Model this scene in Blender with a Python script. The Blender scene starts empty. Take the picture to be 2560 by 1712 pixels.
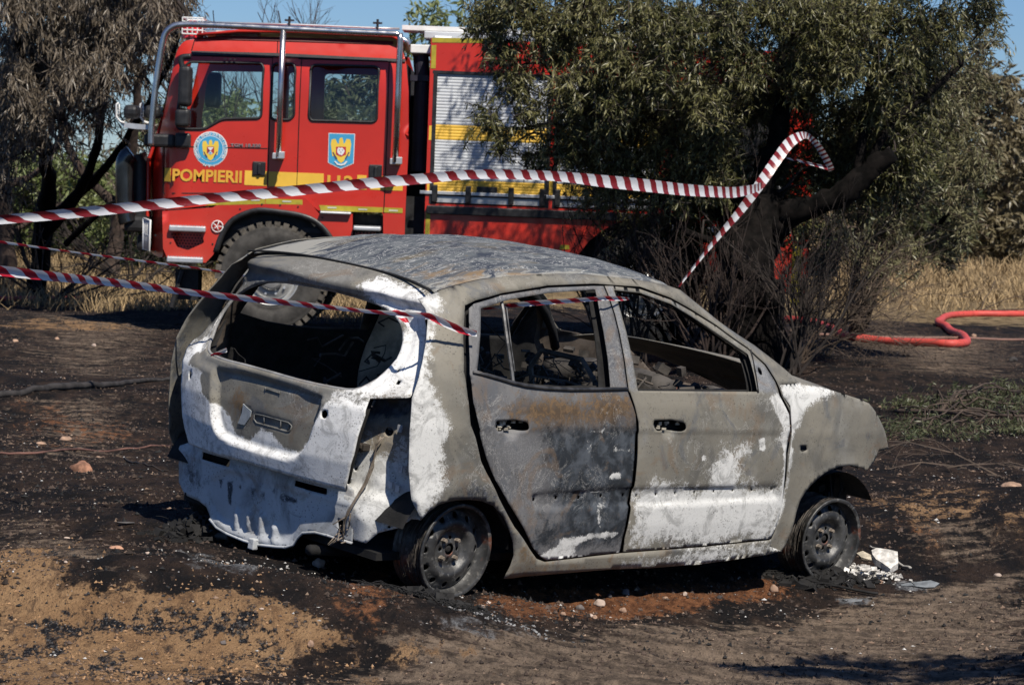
import bpy, bmesh, math, random
import numpy as np
from mathutils import Vector, Matrix, noise as mnoise
from mathutils.geometry import delaunay_2d_cdt
random.seed(7); RNG = np.random.default_rng(11)
SC = bpy.context.scene; COL = SC.collection
# ------------------------------------------------------------------ camera
FPX = 7341.6; CAMZ = 1.6
M = np.array([[0.99926292, 0.03838781, 0.0], [0.00197561, -0.05142653, 0.99867483], [0.03833694, -0.99793872, -0.05146447]])
CAM = np.array([0, 0, CAMZ])
cd = bpy.data.cameras.new('camera'); cam = bpy.data.objects.new('camera', cd); COL.objects.link(cam)
cd.sensor_width = 36; cd.lens = FPX / 2560 * 36; cd.clip_start = 0.5; cd.clip_end = 2000
mw = Matrix.Identity(4)
for i in range(3):
    mw[i][0] = M[i, 0]; mw[i][1] = -M[i, 1]; mw[i][2] = -M[i, 2]; mw[i][3] = CAM[i]
cam.matrix_world = mw; SC.camera = cam
cd.dof.use_dof = True; cd.dof.focus_distance = 12.3; cd.dof.aperture_fstop = 13.0
# ------------------------------------------------------------------ light
SUNL = np.array([-0.36, 0.72, -1.0]); SUNL /= np.linalg.norm(SUNL)
w = bpy.data.worlds.new('World'); SC.world = w; w.use_nodes = True
nt = w.node_tree; bg = nt.nodes['Background']
sky = nt.nodes.new('ShaderNodeTexSky'); sky.sky_type = 'NISHITA'; sky.sun_disc = False
sky.sun_elevation = math.asin(-SUNL[2]); sky.sun_rotation = math.atan2(-SUNL[0], -SUNL[1])
sky.air_density = 1.0; sky.dust_density = 0.0; sky.ozone_density = 4.0
tint = nt.nodes.new('ShaderNodeMix'); tint.data_type = 'RGBA'; tint.blend_type = 'MULTIPLY'; tint.inputs[0].default_value = 1; tint.inputs[7].default_value = (.66, .87, 1.24, 1); nt.links.new(sky.outputs[0], tint.inputs[6]); nt.links.new(tint.outputs[2], bg.inputs[0]); bg.inputs[1].default_value = 0.056
sl = bpy.data.lights.new('sun', 'SUN'); so = bpy.data.objects.new('sun', sl); COL.objects.link(so)
sl.energy = 5.0; sl.angle = math.radians(0.5); sl.color = (1.0, 0.93, 0.83)
so.rotation_euler = Vector(SUNL).to_track_quat('-Z', 'Y').to_euler(); so.location = (5, -10, 20)
SC.view_settings.view_transform = 'Standard'; SC.view_settings.look = 'None'
SC.view_settings.exposure = 0.28; SC.view_settings.gamma = 1.0; SC.view_settings.use_curve_mapping = False
SC.cycles.max_bounces = 6; SC.cycles.transparent_max_bounces = 12
# ------------------------------------------------------------------ pixel helpers (source pixels 2560x1712)
def zm(x0, y0, k):
    return lambda *p: [(x0 + a / k, y0 + b / k) for a, b in p]
z1 = zm(250, 20, 2.904); z2 = zm(250, 400, 2.904); z3 = zm(400, 620, 2.904); z4 = zm(400, 960, 2.6056)
zs = zm(1100, 660, 2.6056); zt = zm(1100, 960, 2.6056); z6 = zm(1800, 860, 2.24); z7 = zm(950, 0, 2.24)
z8 = zm(1700, 200, 2.24); z9 = zm(0, 0, 2.24); z10 = zm(0, 1300, 2.345); dp = zm(0, 0, 0.91602)
def ray(px, py):
    return M @ np.array([(px - 1280) / FPX, (py - 856) / FPX, 1.0])
def at_y(px, py, Y):
    d = ray(px, py); return CAM + d * (Y / d[1])
# ------------------------------------------------------------------ objects
def tag(o, label=None, cat=None, group=None, kind=None):
    if label: o['label'] = label
    if cat: o['category'] = cat
    if group: o['group'] = group
    if kind: o['kind'] = kind
    return o
def empty(name, loc, label=None, cat=None, group=None):
    o = bpy.data.objects.new(name, None); COL.objects.link(o); o.location = loc; o.empty_display_size = 0.2
    return tag(o, label, cat, group)
def mesh(name, V, F, mat, parent=None, smooth=True, uneven=None):
    me = bpy.data.meshes.new(name)
    V = np.asarray(V, dtype=np.float32).reshape(-1, 3)
    if isinstance(F, np.ndarray):
        n, k = F.shape
        me.vertices.add(len(V)); me.vertices.foreach_set('co', V.ravel())
        me.loops.add(n * k); me.loops.foreach_set('vertex_index', F.astype(np.int32).ravel())
        me.polygons.add(n); me.polygons.foreach_set('loop_start', np.arange(0, n * k, k, dtype=np.int32))
        me.polygons.foreach_set('loop_total', np.full(n, k, dtype=np.int32))
        me.update(calc_edges=True)
    else:
        me.from_pydata([tuple(map(float, v)) for v in V], [], [tuple(int(i) for i in f) for f in F])
    me.validate()
    me.polygons.foreach_set('use_smooth', np.full(len(me.polygons), bool(smooth)))
    me.materials.append(mat)
    o = bpy.data.objects.new(name, me); COL.objects.link(o)
    if parent: o.parent = parent
    return o
def attr(o, name, vals):
    a = o.data.attributes.new(name, 'FLOAT', 'POINT'); a.data.foreach_set('value', np.asarray(vals, dtype=np.float32))
class MB:
    """collects shapes into one mesh"""
    def __init__(s): s.V = []; s.F = []
    def add(s, V, F):
        b = len(s.V); s.V += [tuple(v) for v in V]; s.F += [tuple(i + b for i in f) for f in F]; return s
    def box(s, c, h, R=None):
        c = np.array(c, float); h = np.array(h, float)
        P = np.array([[i, j, k] for i in (-1, 1) for j in (-1, 1) for k in (-1, 1)], float) * h
        if R is not None: P = P @ np.asarray(R).T
        return s.add(P + c, [(0, 1, 3, 2), (4, 6, 7, 5), (0, 4, 5, 1), (2, 3, 7, 6), (0, 2, 6, 4), (1, 5, 7, 3)])
    def mm(s, a, b):
        a = np.array(a, float); b = np.array(b, float); return s.box((a + b) / 2, abs(b - a) / 2)
    def tube(s, P, r, n=8, cap=True):
        P = [np.array(p, float) for p in P]; m = len(P); rr = r if hasattr(r, '__len__') else [r] * m
        V = []; up = None
        for i in range(m):
            d = P[min(i + 1, m - 1)] - P[max(i - 1, 0)]; d = d / (np.linalg.norm(d) + 1e-12)
            if up is None:
                up = np.array([0, 0, 1.]) if abs(d[2]) < .9 else np.array([1., 0, 0])
            a = up - d * (up @ d); a /= np.linalg.norm(a) + 1e-12; b = np.cross(d, a); up = a
            for k in range(n):
                t = 2 * math.pi * k / n; V.append(P[i] + (a * math.cos(t) + b * math.sin(t)) * rr[i])
        F = []
        for i in range(m - 1):
            for k in range(n):
                F.append((i * n + k, i * n + (k + 1) % n, (i + 1) * n + (k + 1) % n, (i + 1) * n + k))
        if cap: F.append(tuple(range(n - 1, -1, -1))); F.append(tuple((m - 1) * n + k for k in range(n)))
        return s.add(V, F)
    def lathe(s, prof, n, org, axis, xa):
        """prof: (r, h) pairs around axis"""
        axis = np.array(axis, float); xa = np.array(xa, float); ya = np.cross(axis, xa); org = np.array(org, float)
        V = []
        for r, h in prof:
            for k in range(n):
                t = 2 * math.pi * k / n; V.append(org + axis * h + (xa * math.cos(t) + ya * math.sin(t)) * r)
        F = []
        for i in range(len(prof) - 1):
            for k in range(n):
                F.append((i * n + k, i * n + (k + 1) % n, (i + 1) * n + (k + 1) % n, (i + 1) * n + k))
        return s.add(V, F)
    def build(s, name, mat, parent=None, off=None, smooth=False):
        V = np.array(s.V, float)
        if off is not None: V = V - np.array(off)
        return mesh(name, V, s.F, mat, parent, smooth)
def autosmooth(o, deg=35):
    me = o.data
    bm = bmesh.new(); bm.from_mesh(me)
    for e in bm.edges:
        if len(e.link_faces) == 2 and e.calc_face_angle(0) > math.radians(deg): e.smooth = False
    for f in bm.faces: f.smooth = True
    bm.to_mesh(me); bm.free(); return o
def bevel(o, wd=0.01, seg=2):
    m = o.modifiers.new('bevel', 'BEVEL'); m.width = wd; m.segments = seg; m.limit_method = 'ANGLE'; m.angle_limit = 0.6
    return o
# ------------------------------------------------------------------ 2-D geometry
def inpoly(P, poly):
    P = np.asarray(P); x, y = P[:, 0], P[:, 1]; c = np.zeros(len(P), bool); q = np.asarray(poly, float); n = len(q)
    for i in range(n):
        x1, y1 = q[i]; x2, y2 = q[(i + 1) % n]
        if y1 == y2: continue
        m = ((y1 > y) != (y2 > y)) & (x < (x2 - x1) * (y - y1) / (y2 - y1) + x1); c ^= m
    return c
def segdist(P, poly, closed=True):
    P = np.asarray(P); q = np.asarray(poly, float); n = len(q); D = np.full(len(P), 1e9)
    for i in range(n if closed else n - 1):
        a = q[i]; b = q[(i + 1) % n]; ab = b - a; L = ab @ ab + 1e-12
        t = np.clip(((P - a) @ ab) / L, 0, 1); D = np.minimum(D, np.hypot(*(P - a - t[:, None] * ab).T))
    return D
def sdf(P, poly):
    d = segdist(P, poly); return np.where(inpoly(P, poly), d, -d)
def soft(P, poly, wd):
    """1 inside, 0 outside with a ramp of width wd"""
    return np.clip(sdf(P, poly) / wd * .5 + .5, 0, 1)
def dens(poly, st, closed=True):
    out = []; n = len(poly)
    for i in range(n if closed else n - 1):
        a = np.array(poly[i], float); b = np.array(poly[(i + 1) % n], float)
        k = max(1, int(round(np.hypot(*(b - a)) / st)))
        for j in range(k): out.append(a + (b - a) * j / k)
    if not closed: out.append(np.array(poly[-1], float))
    return out
def crom(P, k=4, closed=True):
    P = [np.array(p, float) for p in P]; n = len(P); out = []
    for i in range(n if closed else n - 1):
        if closed: a, b, c, d = P[i - 1], P[i], P[(i + 1) % n], P[(i + 2) % n]
        else: a, b, c, d = P[max(i - 1, 0)], P[i], P[i + 1], P[min(i + 2, n - 1)]
        for j in range(k):
            t = j / k
            out.append(.5 * ((2 * b) + (c - a) * t + (2 * a - 5 * b + 4 * c - d) * t * t + (3 * b - a - 3 * c + d) * t ** 3))
    if not closed: out.append(P[-1])
    return out
def fillet(poly, r, k=4):
    out = []; n = len(poly); P = [np.array(p, float) for p in poly]
    for i in range(n):
        a, b, c = P[i - 1], P[i], P[(i + 1) % n]
        u = a - b; v = c - b; lu = np.linalg.norm(u); lv = np.linalg.norm(v); q = min(r, lu * .45, lv * .45)
        s = b + u / lu * q; e = b + v / lv * q
        for j in range(k + 1):
            t = j / k; out.append((1 - t) ** 2 * s + 2 * t * (1 - t) * b + t * t * e)
    return out
def tri2d(outer, holes, st, lines=()):
    outer = dens(outer, st); holes = [dens(h, st) for h in holes]
    pts = list(outer); edges = [(i, (i + 1) % len(outer)) for i in range(len(outer))]
    for h in holes:
        b = len(pts); pts += h; edges += [(b + i, b + (i + 1) % len(h)) for i in range(len(h))]
    for l in lines:
        l = dens(l, st, False); l = [p for p in l if inpoly([p], outer)[0]]
        b = len(pts); pts += l; edges += [(b + i, b + i + 1) for i in range(len(l) - 1)]
    o = np.array(outer); mn = o.min(0); mx = o.max(0)
    gx = np.arange(mn[0] + st / 2, mx[0], st); gy = np.arange(mn[1] + st / 2, mx[1], st)
    G = np.array([(x + (st / 2 if j % 2 else 0), y) for j, y in enumerate(gy) for x in gx])
    if len(G):
        k = inpoly(G, outer) & (segdist(G, outer) > st * .45)
        for h in holes: k &= ~inpoly(G, h) & (segdist(G, h) > st * .45)
        for l in lines: k &= segdist(G, l, False) > st * .4
        pts += list(G[k])
    r = delaunay_2d_cdt([Vector((float(p[0]), float(p[1]))) for p in pts], edges, [], 0, 1e-6)
    V = np.array([(v.x, v.y) for v in r[0]]); F = np.array(r[2])
    c = V[F].mean(1); k = inpoly(c, outer)
    for h in holes: k &= ~inpoly(c, h)
    F = F[k]
    return V, F
def panel(name, outer, holes, surf, st, mat, parent, thick=.0, lines=(), flip=False, smooth=True, attrs=None, solid_off=-1):
    """thin sheet-metal or glass skin: 2-D outline with openings mapped onto surf(u, v) -> xyz arrays"""
    V, F = tri2d(outer, holes, st, lines)
    P = surf(V)
    a = P[F]; 
    if flip: F = F[:, ::-1]
    o = mesh(name, P, F.copy(), mat, parent, smooth)
    if attrs:
        for k, f in attrs.items(): attr(o, k, f(V))
    if thick:
        m = o.modifiers.new('thickness', 'SOLIDIFY'); m.thickness = thick; m.offset = solid_off
        if thick > .015: e_ = o.modifiers.new('edges', 'EDGE_SPLIT'); e_.split_angle = .7
    return o
def interp(x, xs, ys):
    return np.interp(x, xs, ys)
def sm(t):
    t = np.clip(t, 0, 1); return t * t * (3 - 2 * t)
def vnoise(P, s, seed=0):
    return np.array([mnoise.noise(Vector((float(p[0]) * s + seed, float(p[1]) * s - seed, seed * .7))) for p in P])
# ------------------------------------------------------------------ materials
class NT:
    def __init__(s, name):
        s.m = bpy.data.materials.new(name); s.m.use_nodes = True; s.t = s.m.node_tree; s.b = s.t.nodes['Principled BSDF']
    def n(s, typ, **kw):
        nd = s.t.nodes.new('ShaderNode' + typ)
        for k, v in kw.items():
            if k == 'ins':
                for a, b in v.items():
                    if isinstance(b, bpy.types.NodeSocket): s.t.links.new(b, nd.inputs[a])
                    else: nd.inputs[a].default_value = b
            else: setattr(nd, k, v)
        return nd
    def co(s, kind='Object', scale=(1, 1, 1), rot=(0, 0, 0)):
        c = s.n('TexCoord').outputs[kind]
        return s.n('Mapping', ins={'Vector': c, 'Scale': scale, 'Rotation': rot}).outputs[0]
    def noise(s, scale, detail=4, rough=.55, vec=None, dist=0, out=0):
        return s.n('TexNoise', ins={'Vector': vec if vec is not None else s.co(), 'Scale': scale, 'Detail': detail, 'Roughness': rough, 'Distortion': dist}).outputs[out]
    def math(s, op, a, b=0.0, c=0.0, clamp=False):
        return s.n('Math', operation=op, use_clamp=clamp, ins={0: a, 1: b, 2: c}).outputs[0]
    def ramp(s, v, lo, hi):
        return s.n('MapRange', interpolation_type='SMOOTHSTEP', ins={0: v, 1: lo, 2: hi}).outputs[0]
    def mix(s, f, a, b):
        n = s.n('Mix', data_type='RGBA'); 
        for sock, v in ((n.inputs[0], f), (n.inputs[6], a), (n.inputs[7], b)):
            if isinstance(v, bpy.types.NodeSocket): s.t.links.new(v, sock)
            elif isinstance(v, (int, float)): sock.default_value = v
            else: sock.default_value = (*v, 1)
        return n.outputs[2]
    def attr(s, name): return s.n('Attribute', attribute_name=name).outputs['Fac']
    def set(s, **kw):
        mp = dict(col='Base Color', rough='Roughness', metal='Metallic', spec='Specular IOR Level', trans='Transmission Weight', alpha='Alpha', coat='Coat Weight', normal='Normal')
        for k, v in kw.items():
            i = s.b.inputs[mp[k]]
            if isinstance(v, bpy.types.NodeSocket): s.t.links.new(v, i)
            elif isinstance(v, tuple): i.default_value = (*v, 1)
            else: i.default_value = v
        return s
    def bump(s, h, st=.3, d=.01):
        s.set(normal=s.n('Bump', ins={'Strength': st, 'Distance': d, 'Height': h}).outputs[0]); return s
def plain(name, col, rough=.6, metal=0, var=.12, scale=6, bump=0, spec=.4, coat=0):
    t = NT(name); n = t.noise(scale, 6)
    a = tuple(c * (1 - var) for c in col); b = tuple(min(1, c * (1 + var)) for c in col)
    t.set(col=t.mix(t.ramp(n, .35, .65), a, b), rough=t.n('MapRange', ins={0: t.noise(scale * 3, 4), 1: .3, 2: .7, 3: max(.02, rough - .08), 4: min(1, rough + .08)}).outputs[0], metal=metal, spec=spec, coat=coat)
    if bump: t.bump(t.noise(scale * 8, 5), bump, .004)
    return t.m
# ------------------------------------------------------------------ the burnt hatchback
RC = np.array([[0.70190471, -0.70564892, 0.09689881], [0.71126959, 0.70161249, -0.04284242], [-0.03775371, 0.09899247, 0.99437174]])
TC = np.array([-0.7046966, 11.99956152, 0.25238279])
u0, _s, v0 = np.linalg.svd(RC); RC = u0 @ v0
BASE = np.array([1.2, 0, -0.22])            # ground point between the axles, in axle coordinates
car_loc = RC @ BASE + TC
def cray(px, py):
    d = ray(px, py); return RC.T @ (CAM - TC), RC.T @ d
ZT = ([-.6, -.35, -.2, -.11, .09, .39, .71, .94, 1.2, 1.285, 1.4, 1.617, 1.751, 1.893, 1.967, 2.3, 2.9],
      [.86, .90, .962, 1.01, 1.058, 1.09, 1.106, 1.10, 1.082, 1.068, 1.015, .917, .852, .756, .705, .69, .62])
def halfw(x, z, lo=False):
    x = np.asarray(x, float); z = np.asarray(z, float)
    zt_ = np.maximum(interp(x, *ZT), .70)
    lowv = interp(z, [-.2, -.12, -.05, .1, .3, .495, .505, .6, .68], [.72, .748, .768, .787, .796, .798, .796, .785, .765])
    tau = np.clip((z - .68) / np.maximum(zt_ - .68, .02), 0, 1.3)
    full = sm((zt_ - .70) / .25)
    hi = .765 - full * interp(tau, [0, .25, .5, .8, .93, 1.0, 1.3], [0, .03, .068, .125, .158, .20, .40]) - (1 - full) * .03 * tau
    wv = np.where(z > .68, hi, lowv)
    wv = wv - .085 * np.clip(-x / .4, 0, 2) ** 2.2 - .15 * np.clip((x - 2.05) / .8, 0, 2) ** 2
    return wv
def side_uv(pts, fn=None):
    fn = fn or halfw; out = []
    for q in pts:
        o, d = cray(*q); wv = .76
        for _ in range(8):
            s = (-wv - o[1]) / d[1]; P = o + s * d; wv = .5 * wv + .5 * float(fn(P[0], P[2]))
        out.append((P[0], P[2]))
    return out
def rc_hatch(z): return interp(z, [.1, .19, .3, .42, .52, .565, .60, .75, .92, .96, 1.03, 1.1], [-.405, -.425, -.452, -.462, -.455, -.43, -.395, -.30, -.195, -.20, -.10, .0])
def rear_x(y, z): return rc_hatch(z) + .105 * (np.abs(y) / .7) ** 2.4
def low_x(y, z): return interp(z, [-.2, -.12, .0, .1, .22], [-.345, -.35, -.362, -.368, -.362]) + .09 * (np.abs(y) / .7) ** 2.4
def rear_uv(pts, fn=rear_x):
    out = []
    for q in pts:
        o, d = cray(*q); xr = -.38
        for _ in range(10):
            s = (xr - o[0]) / d[0]; P = o + s * d; xr = .5 * xr + .5 * float(fn(P[1], P[2]))
        out.append((P[1], P[2]))
    return out
def roof_z(x, y):
    zc = interp(x, [-.3, -.2, -.1, .1, .375, .7, .95, 1.2, 1.35, 1.46, 1.6], [.955, .985, 1.035, 1.095, 1.148, 1.165, 1.16, 1.135, 1.105, 1.075, 1.03])
    ze = interp(x, *ZT)
    t = np.clip(np.abs(y) / .565, 0, 1.1); return zc + (ze - .008 - zc) * (t ** 2.6)
# --- materials
def burnt(name, base, base2, ash=(.60, .60, .575), dark=(.035, .04, .05), rust=(.16, .095, .04), grey=(.22, .225, .23), speck=.5, fine=1.0):
    t = NT(name); v = t.co()
    n1 = t.noise(7, 8, .62, v, .4); n2 = t.noise(38, 6, .65, v, .6); n3 = t.noise(160, 3, .6, v); big = t.noise(2.6, 5, .5, v)
    def m(a, k1=.5, k2=.35, k3=.18, w_=.10):
        s = t.math('ADD', t.attr(a), t.math('MULTIPLY', t.math('SUBTRACT', n1, .5), k1))
        s = t.math('ADD', s, t.math('MULTIPLY', t.math('SUBTRACT', n2, .5), k2))
        s = t.math('ADD', s, t.math('MULTIPLY', t.math('SUBTRACT', n3, .5), k3))
        return t.ramp(s, .5 - w_, .5 + w_)
    c = t.mix(t.ramp(big, .4, .6), base, base2)
    c = t.mix(t.math('MULTIPLY', t.ramp(n2, .5, .75), .4), c, tuple(x * .6 for x in base)); c = t.mix(t.math('MULTIPLY', t.ramp(n1, .5, .72), .30), c, (.30, .30, .28)); c = t.mix(t.math('MULTIPLY', t.ramp(t.noise(3.3, 7, .6, v, .8), .50, .64), .5), c, (.07, .07, .068))
    g = m('grey', .4, .5, .3, .16); c = t.mix(g, c, t.mix(t.ramp(n3, .45, .62), tuple(x * .72 for x in grey), grey))
    r = m('rust', .9, .7, .2, .18); c = t.mix(t.math('MULTIPLY', r, .85), c, t.mix(t.ramp(n2, .42, .62), tuple(x * .45 for x in rust), rust))
    d = m('dark', .7, .55, .3, .14)
    c = t.mix(d, c, t.mix(t.ramp(t.noise(16, 7, .6, v, .5), .42, .66), dark, tuple(x * 2.6 + .012 for x in dark)))
    a = m('ash', .62, .62, .42, .09)
    vor = t.n('TexVoronoi', feature='DISTANCE_TO_EDGE', ins={'Vector': t.n('VectorMath', operation='ADD', ins={0: v, 1: t.n('TexNoise', ins={'Vector': v, 'Scale': 9.0, 'Detail': 3.0}).outputs[1]}).outputs[0], 'Scale': 22.0}).outputs[0]
    wear = t.math('MULTIPLY', t.ramp(t.noise(11, 8, .72, v, 1.2), .46, .64), .85)
    ac = t.mix(wear, ash, tuple(x * .52 for x in ash)); ac = t.mix(t.math('MULTIPLY', t.ramp(n3, .55, .72), .45), ac, tuple(x * .45 for x in ash))
    c = t.mix(a, c, ac)
    # brown and blue-grey heat tints, blistered crust lines and pinhead spots
    tn = t.noise(5.2, 6, .6, v, 1.0); c = t.mix(t.math('MULTIPLY', t.ramp(tn, .56, .66), t.math('MULTIPLY', t.math('SUBTRACT', 1.0, a), .40)), c, (.17, .115, .07))
    tn2 = t.noise(4.1, 6, .62, v, 1.4); c = t.mix(t.math('MULTIPLY', t.ramp(tn2, .56, .66), t.math('MULTIPLY', t.math('SUBTRACT', 1.0, a), .45)), c, (.085, .095, .11))
    cr = t.math('ABSOLUTE', t.math('SUBTRACT', t.noise(8, 8, .7, v, 1.6), .5)); crm = t.math('MULTIPLY', t.ramp(cr, .010, .002), t.ramp(t.noise(2.7, 4, .6, v), .50, .62))
    c = t.mix(t.math('MULTIPLY', crm, .55), c, (.48, .47, .44))
    vd = t.n('TexVoronoi', ins={'Vector': v, 'Scale': 75.0, 'Randomness': 1.0}).outputs[0]; dots = t.math('MULTIPLY', t.ramp(vd, .30, .20), t.ramp(t.noise(10, 5, .6, v), .46, .60)); c = t.mix(t.math('MULTIPLY', dots, .55), c, (.05, .045, .04))
    sp = t.math('MULTIPLY', t.ramp(t.noise(95, 4, .7, v), .63, .70), speck); c = t.mix(sp, c, (.03, .03, .03))
    wl = t.math('MULTIPLY', t.ramp(t.noise(60, 8, .75, v, 2.0), .66, .72), t.math('ADD', t.math('MULTIPLY', d, .55), .06)); c = t.mix(wl, c, ash)
    t.set(col=c, rough=t.n('MapRange', ins={0: a, 3: .62, 4: .9}).outputs[0], spec=.25)
    h = t.math('ADD', t.math('MULTIPLY', n3, .5), t.math('ADD', t.math('MULTIPLY', n2, .6), t.math('MULTIPLY', a, .5)))
    t.bump(h, .32 * fine, .0035)
    return t.m
OLIVE = (.205, .19, .155); OL2 = (.155, .147, .125)
MB_side = burnt('burnt_olive_paint', OLIVE, OL2)
MB_rdoor = burnt('burnt_grey_paint', (.15, .148, .148), (.10, .10, .103), grey=(.18, .18, .182), dark=(.024, .028, .033), speck=.8)
MB_hatch = burnt('burnt_ash_paint', OLIVE, (.17, .165, .15), ash=(.74, .74, .72))
MB_frame = burnt('heat_bleached_frame', (.30, .30, .295), (.22, .22, .22), speck=.8)
MB_low = burnt('pale_scorched_steel', (.50, .52, .53), (.42, .44, .46), ash=(.72, .715, .69), speck=.35)
def roof_mat():
    t = NT('roof_scorched_paint'); v = t.co(scale=(1, 2.6, 1)); v2 = t.co(scale=(1.0, 3.4, 1), rot=(0, 0, .25))
    n1 = t.noise(3.4, 9, .66, v, 1.6); n2 = t.noise(4, 6, .6, v2, 2.6); n3 = t.noise(70, 4, .6, v)
    c = t.mix(t.ramp(n1, .38, .56), (.035, .042, .058), (.10, .11, .118))
    c = t.mix(t.ramp(t.noise(2.1, 6, .6, v, .6), .56, .68), c, (.115, .10, .075))
    line = t.math('ABSOLUTE', t.math('SUBTRACT', n2, .5)); c = t.mix(t.math('MULTIPLY', t.ramp(line, .013, .003), .75), c, (.50, .50, .48))
    c = t.mix(t.math('MULTIPLY', t.ramp(n2, .60, .68), .6), c, (.36, .36, .345))
    e = t.math('ADD', t.attr('ash'), t.math('MULTIPLY', t.math('SUBTRACT', n2, .5), 1.3)); c = t.mix(t.ramp(e, .4, .62), c, (.26, .255, .23))
    r = t.math('ADD', t.attr('rust'), t.math('MULTIPLY', t.math('SUBTRACT', n1, .5), 1.4)); c = t.mix(t.math('MULTIPLY', t.ramp(r, .4, .65), .8), c, (.20, .13, .065))
    c = t.mix(t.math('MULTIPLY', t.ramp(n3, .6, .7), .25), c, (.22, .22, .21))
    t.set(col=c, rough=.8, spec=.12); t.bump(t.math('ADD', n2, t.math('MULTIPLY', n3, .3)), .10, .003); return t.m
M_roof = roof_mat()
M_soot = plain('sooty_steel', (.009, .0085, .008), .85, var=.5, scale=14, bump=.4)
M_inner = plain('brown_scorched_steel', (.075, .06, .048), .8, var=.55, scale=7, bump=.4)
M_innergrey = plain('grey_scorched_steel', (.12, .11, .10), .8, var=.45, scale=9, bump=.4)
M_seam = plain('black_seam', (.008, .008, .008), .8)
def rim_mat():
    t = NT('burnt_wheel_steel'); n = t.noise(9, 7, .6); c = t.mix(t.ramp(n, .35, .68), (.028, .028, .028), (.10, .10, .098))
    c = t.mix(t.ramp(t.noise(7, 2, .4, dist=.2), .64, .69), c, (.17, .075, .05)); c = t.mix(t.math('MULTIPLY', t.ramp(t.noise(45, 5), .56, .68), .5), c, (.24, .23, .21))
    t.set(col=c, rough=.48, metal=.35); t.bump(t.noise(60, 4), .3, .003); return t.m
M_rim = rim_mat()
M_bolt = plain('scorched_bolt', (.17, .14, .11), .6, var=.3, scale=30)
M_wire = plain('burnt_tyre_wire', (.075, .065, .055), .7, .3, var=.5, scale=30)

car = empty('burnt_hatchback', car_loc, 'burnt out grey and white ash covered hatchback standing on bare rims in the scorched earth', 'car')
car.rotation_mode = 'QUATERNION'
Rm = Matrix([list(r) for r in RC]); car.rotation_quaternion = Rm.to_quaternion()
def cs(V): return np.asarray(V) - BASE
ZERO = lambda V: np.zeros(len(V))
def polys(lst, k=.05):
    def f(V):
        r = np.zeros(len(V))
        for e in lst:
            q, s = e[0], (e[1] if len(e) > 1 else 1.0); ww = e[2] if len(e) > 2 else k
            r = np.maximum(r, soft(V, q, ww * (2.4 if ww > .025 else 1.5)) * s)
        return r
    return f
def att(ash=(), dark=(), rust=(), grey=(), k=.05):
    return dict(ash=polys(ash, k), dark=polys(dark, k), rust=polys(rust, k), grey=polys(grey, k))
def bump_side(V, sgn=-1, extra=None):
    x, z = V[:, 0], V[:, 1]; y = halfw(x, z)
    # wheel-arch lips flare a little
    for cx_, r_ in ((-.03, .335), (2.35, .355)):
        dd = np.hypot(x - cx_, z + .06); y = y + .012 * np.exp(-((dd - r_) / .05) ** 2)
    y = y + .0015 * vnoise(V, 6)
    if extra is not None: y = y + extra(V)
    return cs(np.stack([x, sgn * y, z], 1))
# outlines traced from the photograph and laid on the skin of the car
hole_px = zs((158, 272), (230, 238), (400, 192), (700, 142), (1000, 130), (1300, 150), (1500, 222), (1800, 400), (2000, 545), (2120, 655), (2190, 765), (2225, 860)) + \
          zt((2285, 200), (2288, 300), (2262, 450), (2238, 800), (2165, 1000), (2140, 1015), (1700, 1060), (1165, 1100), (680, 1156), (625, 1135), (575, 1070), (470, 925), (368, 740), (300, 590), (262, 500), (228, 350)) + \
          zs((195, 1050), (175, 860), (152, 700), (148, 480))
rear_edge = z4((1690, 882), (1660, 820), (1632, 750), (1618, 560), (1625, 300), (1640, 90)) + z3((1885, 900), (1932, 650), (1942, 520), (1925, 440), (1872, 372))
body_out = side_uv(rear_edge)
body_out = [(x, z) for x, z in body_out]
top = [(-.165, .978), (-.11, 1.006), (.0, 1.035), (.09, 1.055), (.25, 1.076), (.39, 1.088), (.55, 1.10), (.71, 1.104), (.94, 1.098), (1.1, 1.09), (1.2, 1.08), (1.285, 1.064), (1.4, 1.013), (1.5, .97), (1.617, .915), (1.751, .85), (1.893, .754), (1.967, .703)]
sail = side_uv(z6((440, 216), (400, 224), (332, 228), (345, 290), (385, 350), (398, 480), (375, 700), (345, 900), (300, 1050), (275, 1130)))
sill = side_uv(zt((2215, 1082), (2130, 1108), (1700, 1168), (1400, 1192), (1120, 1202), (800, 1228), (430, 1258), (405, 1262), (440, 1195), (468, 1110), (465, 1030), (440, 940), (405, 860), (340, 790), (262, 757), (180, 748), (100, 752), (50, 760), (-20, 780), (-90, 830)))
body_out = body_out + top + sail[:] + sill
hole_uv = side_uv(hole_px)
# the fender covers the front: cut the side body just inside the fender line
ash_q = side_uv(z4((1700, 885), (1760, 800), (1800, 720), (1838, 640), (1830, 430), (1885, 290), (1880, 240), (1835, 180)) + z3((2000, 1050), (1940, 860), (1962, 700), (2010, 520), (2025, 390), (1975, 335), (1880, 330), (1850, 450), (1800, 900), (1760, 1100)) + z4((1560, 300), (1560, 800)))
dark_q = side_uv(z4((1740, 770), (1850, 715), (1950, 690), (2080, 615), (2150, 680), (2230, 850), (2300, 1000), (2290, 1160), (2200, 1000), (2130, 830), (2050, 760), (1950, 745)))
ash_bits = [side_uv(z4((2045, 600), (2100, 560), (2130, 600), (2050, 640))), side_uv(z4((1960, 390), (2000, 380), (2025, 520), (1990, 500))), side_uv(z4((1870, 640), (1960, 600), (1975, 625), (1880, 660))),
            side_uv(zt((430, 1200), (480, 1090), (520, 1120), (600, 1150), (640, 1165), (560, 1185), (450, 1220))), side_uv(zt((340, 740), (375, 780), (430, 880), (480, 1000), (470, 1060), (400, 880), (345, 800)))]
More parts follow.
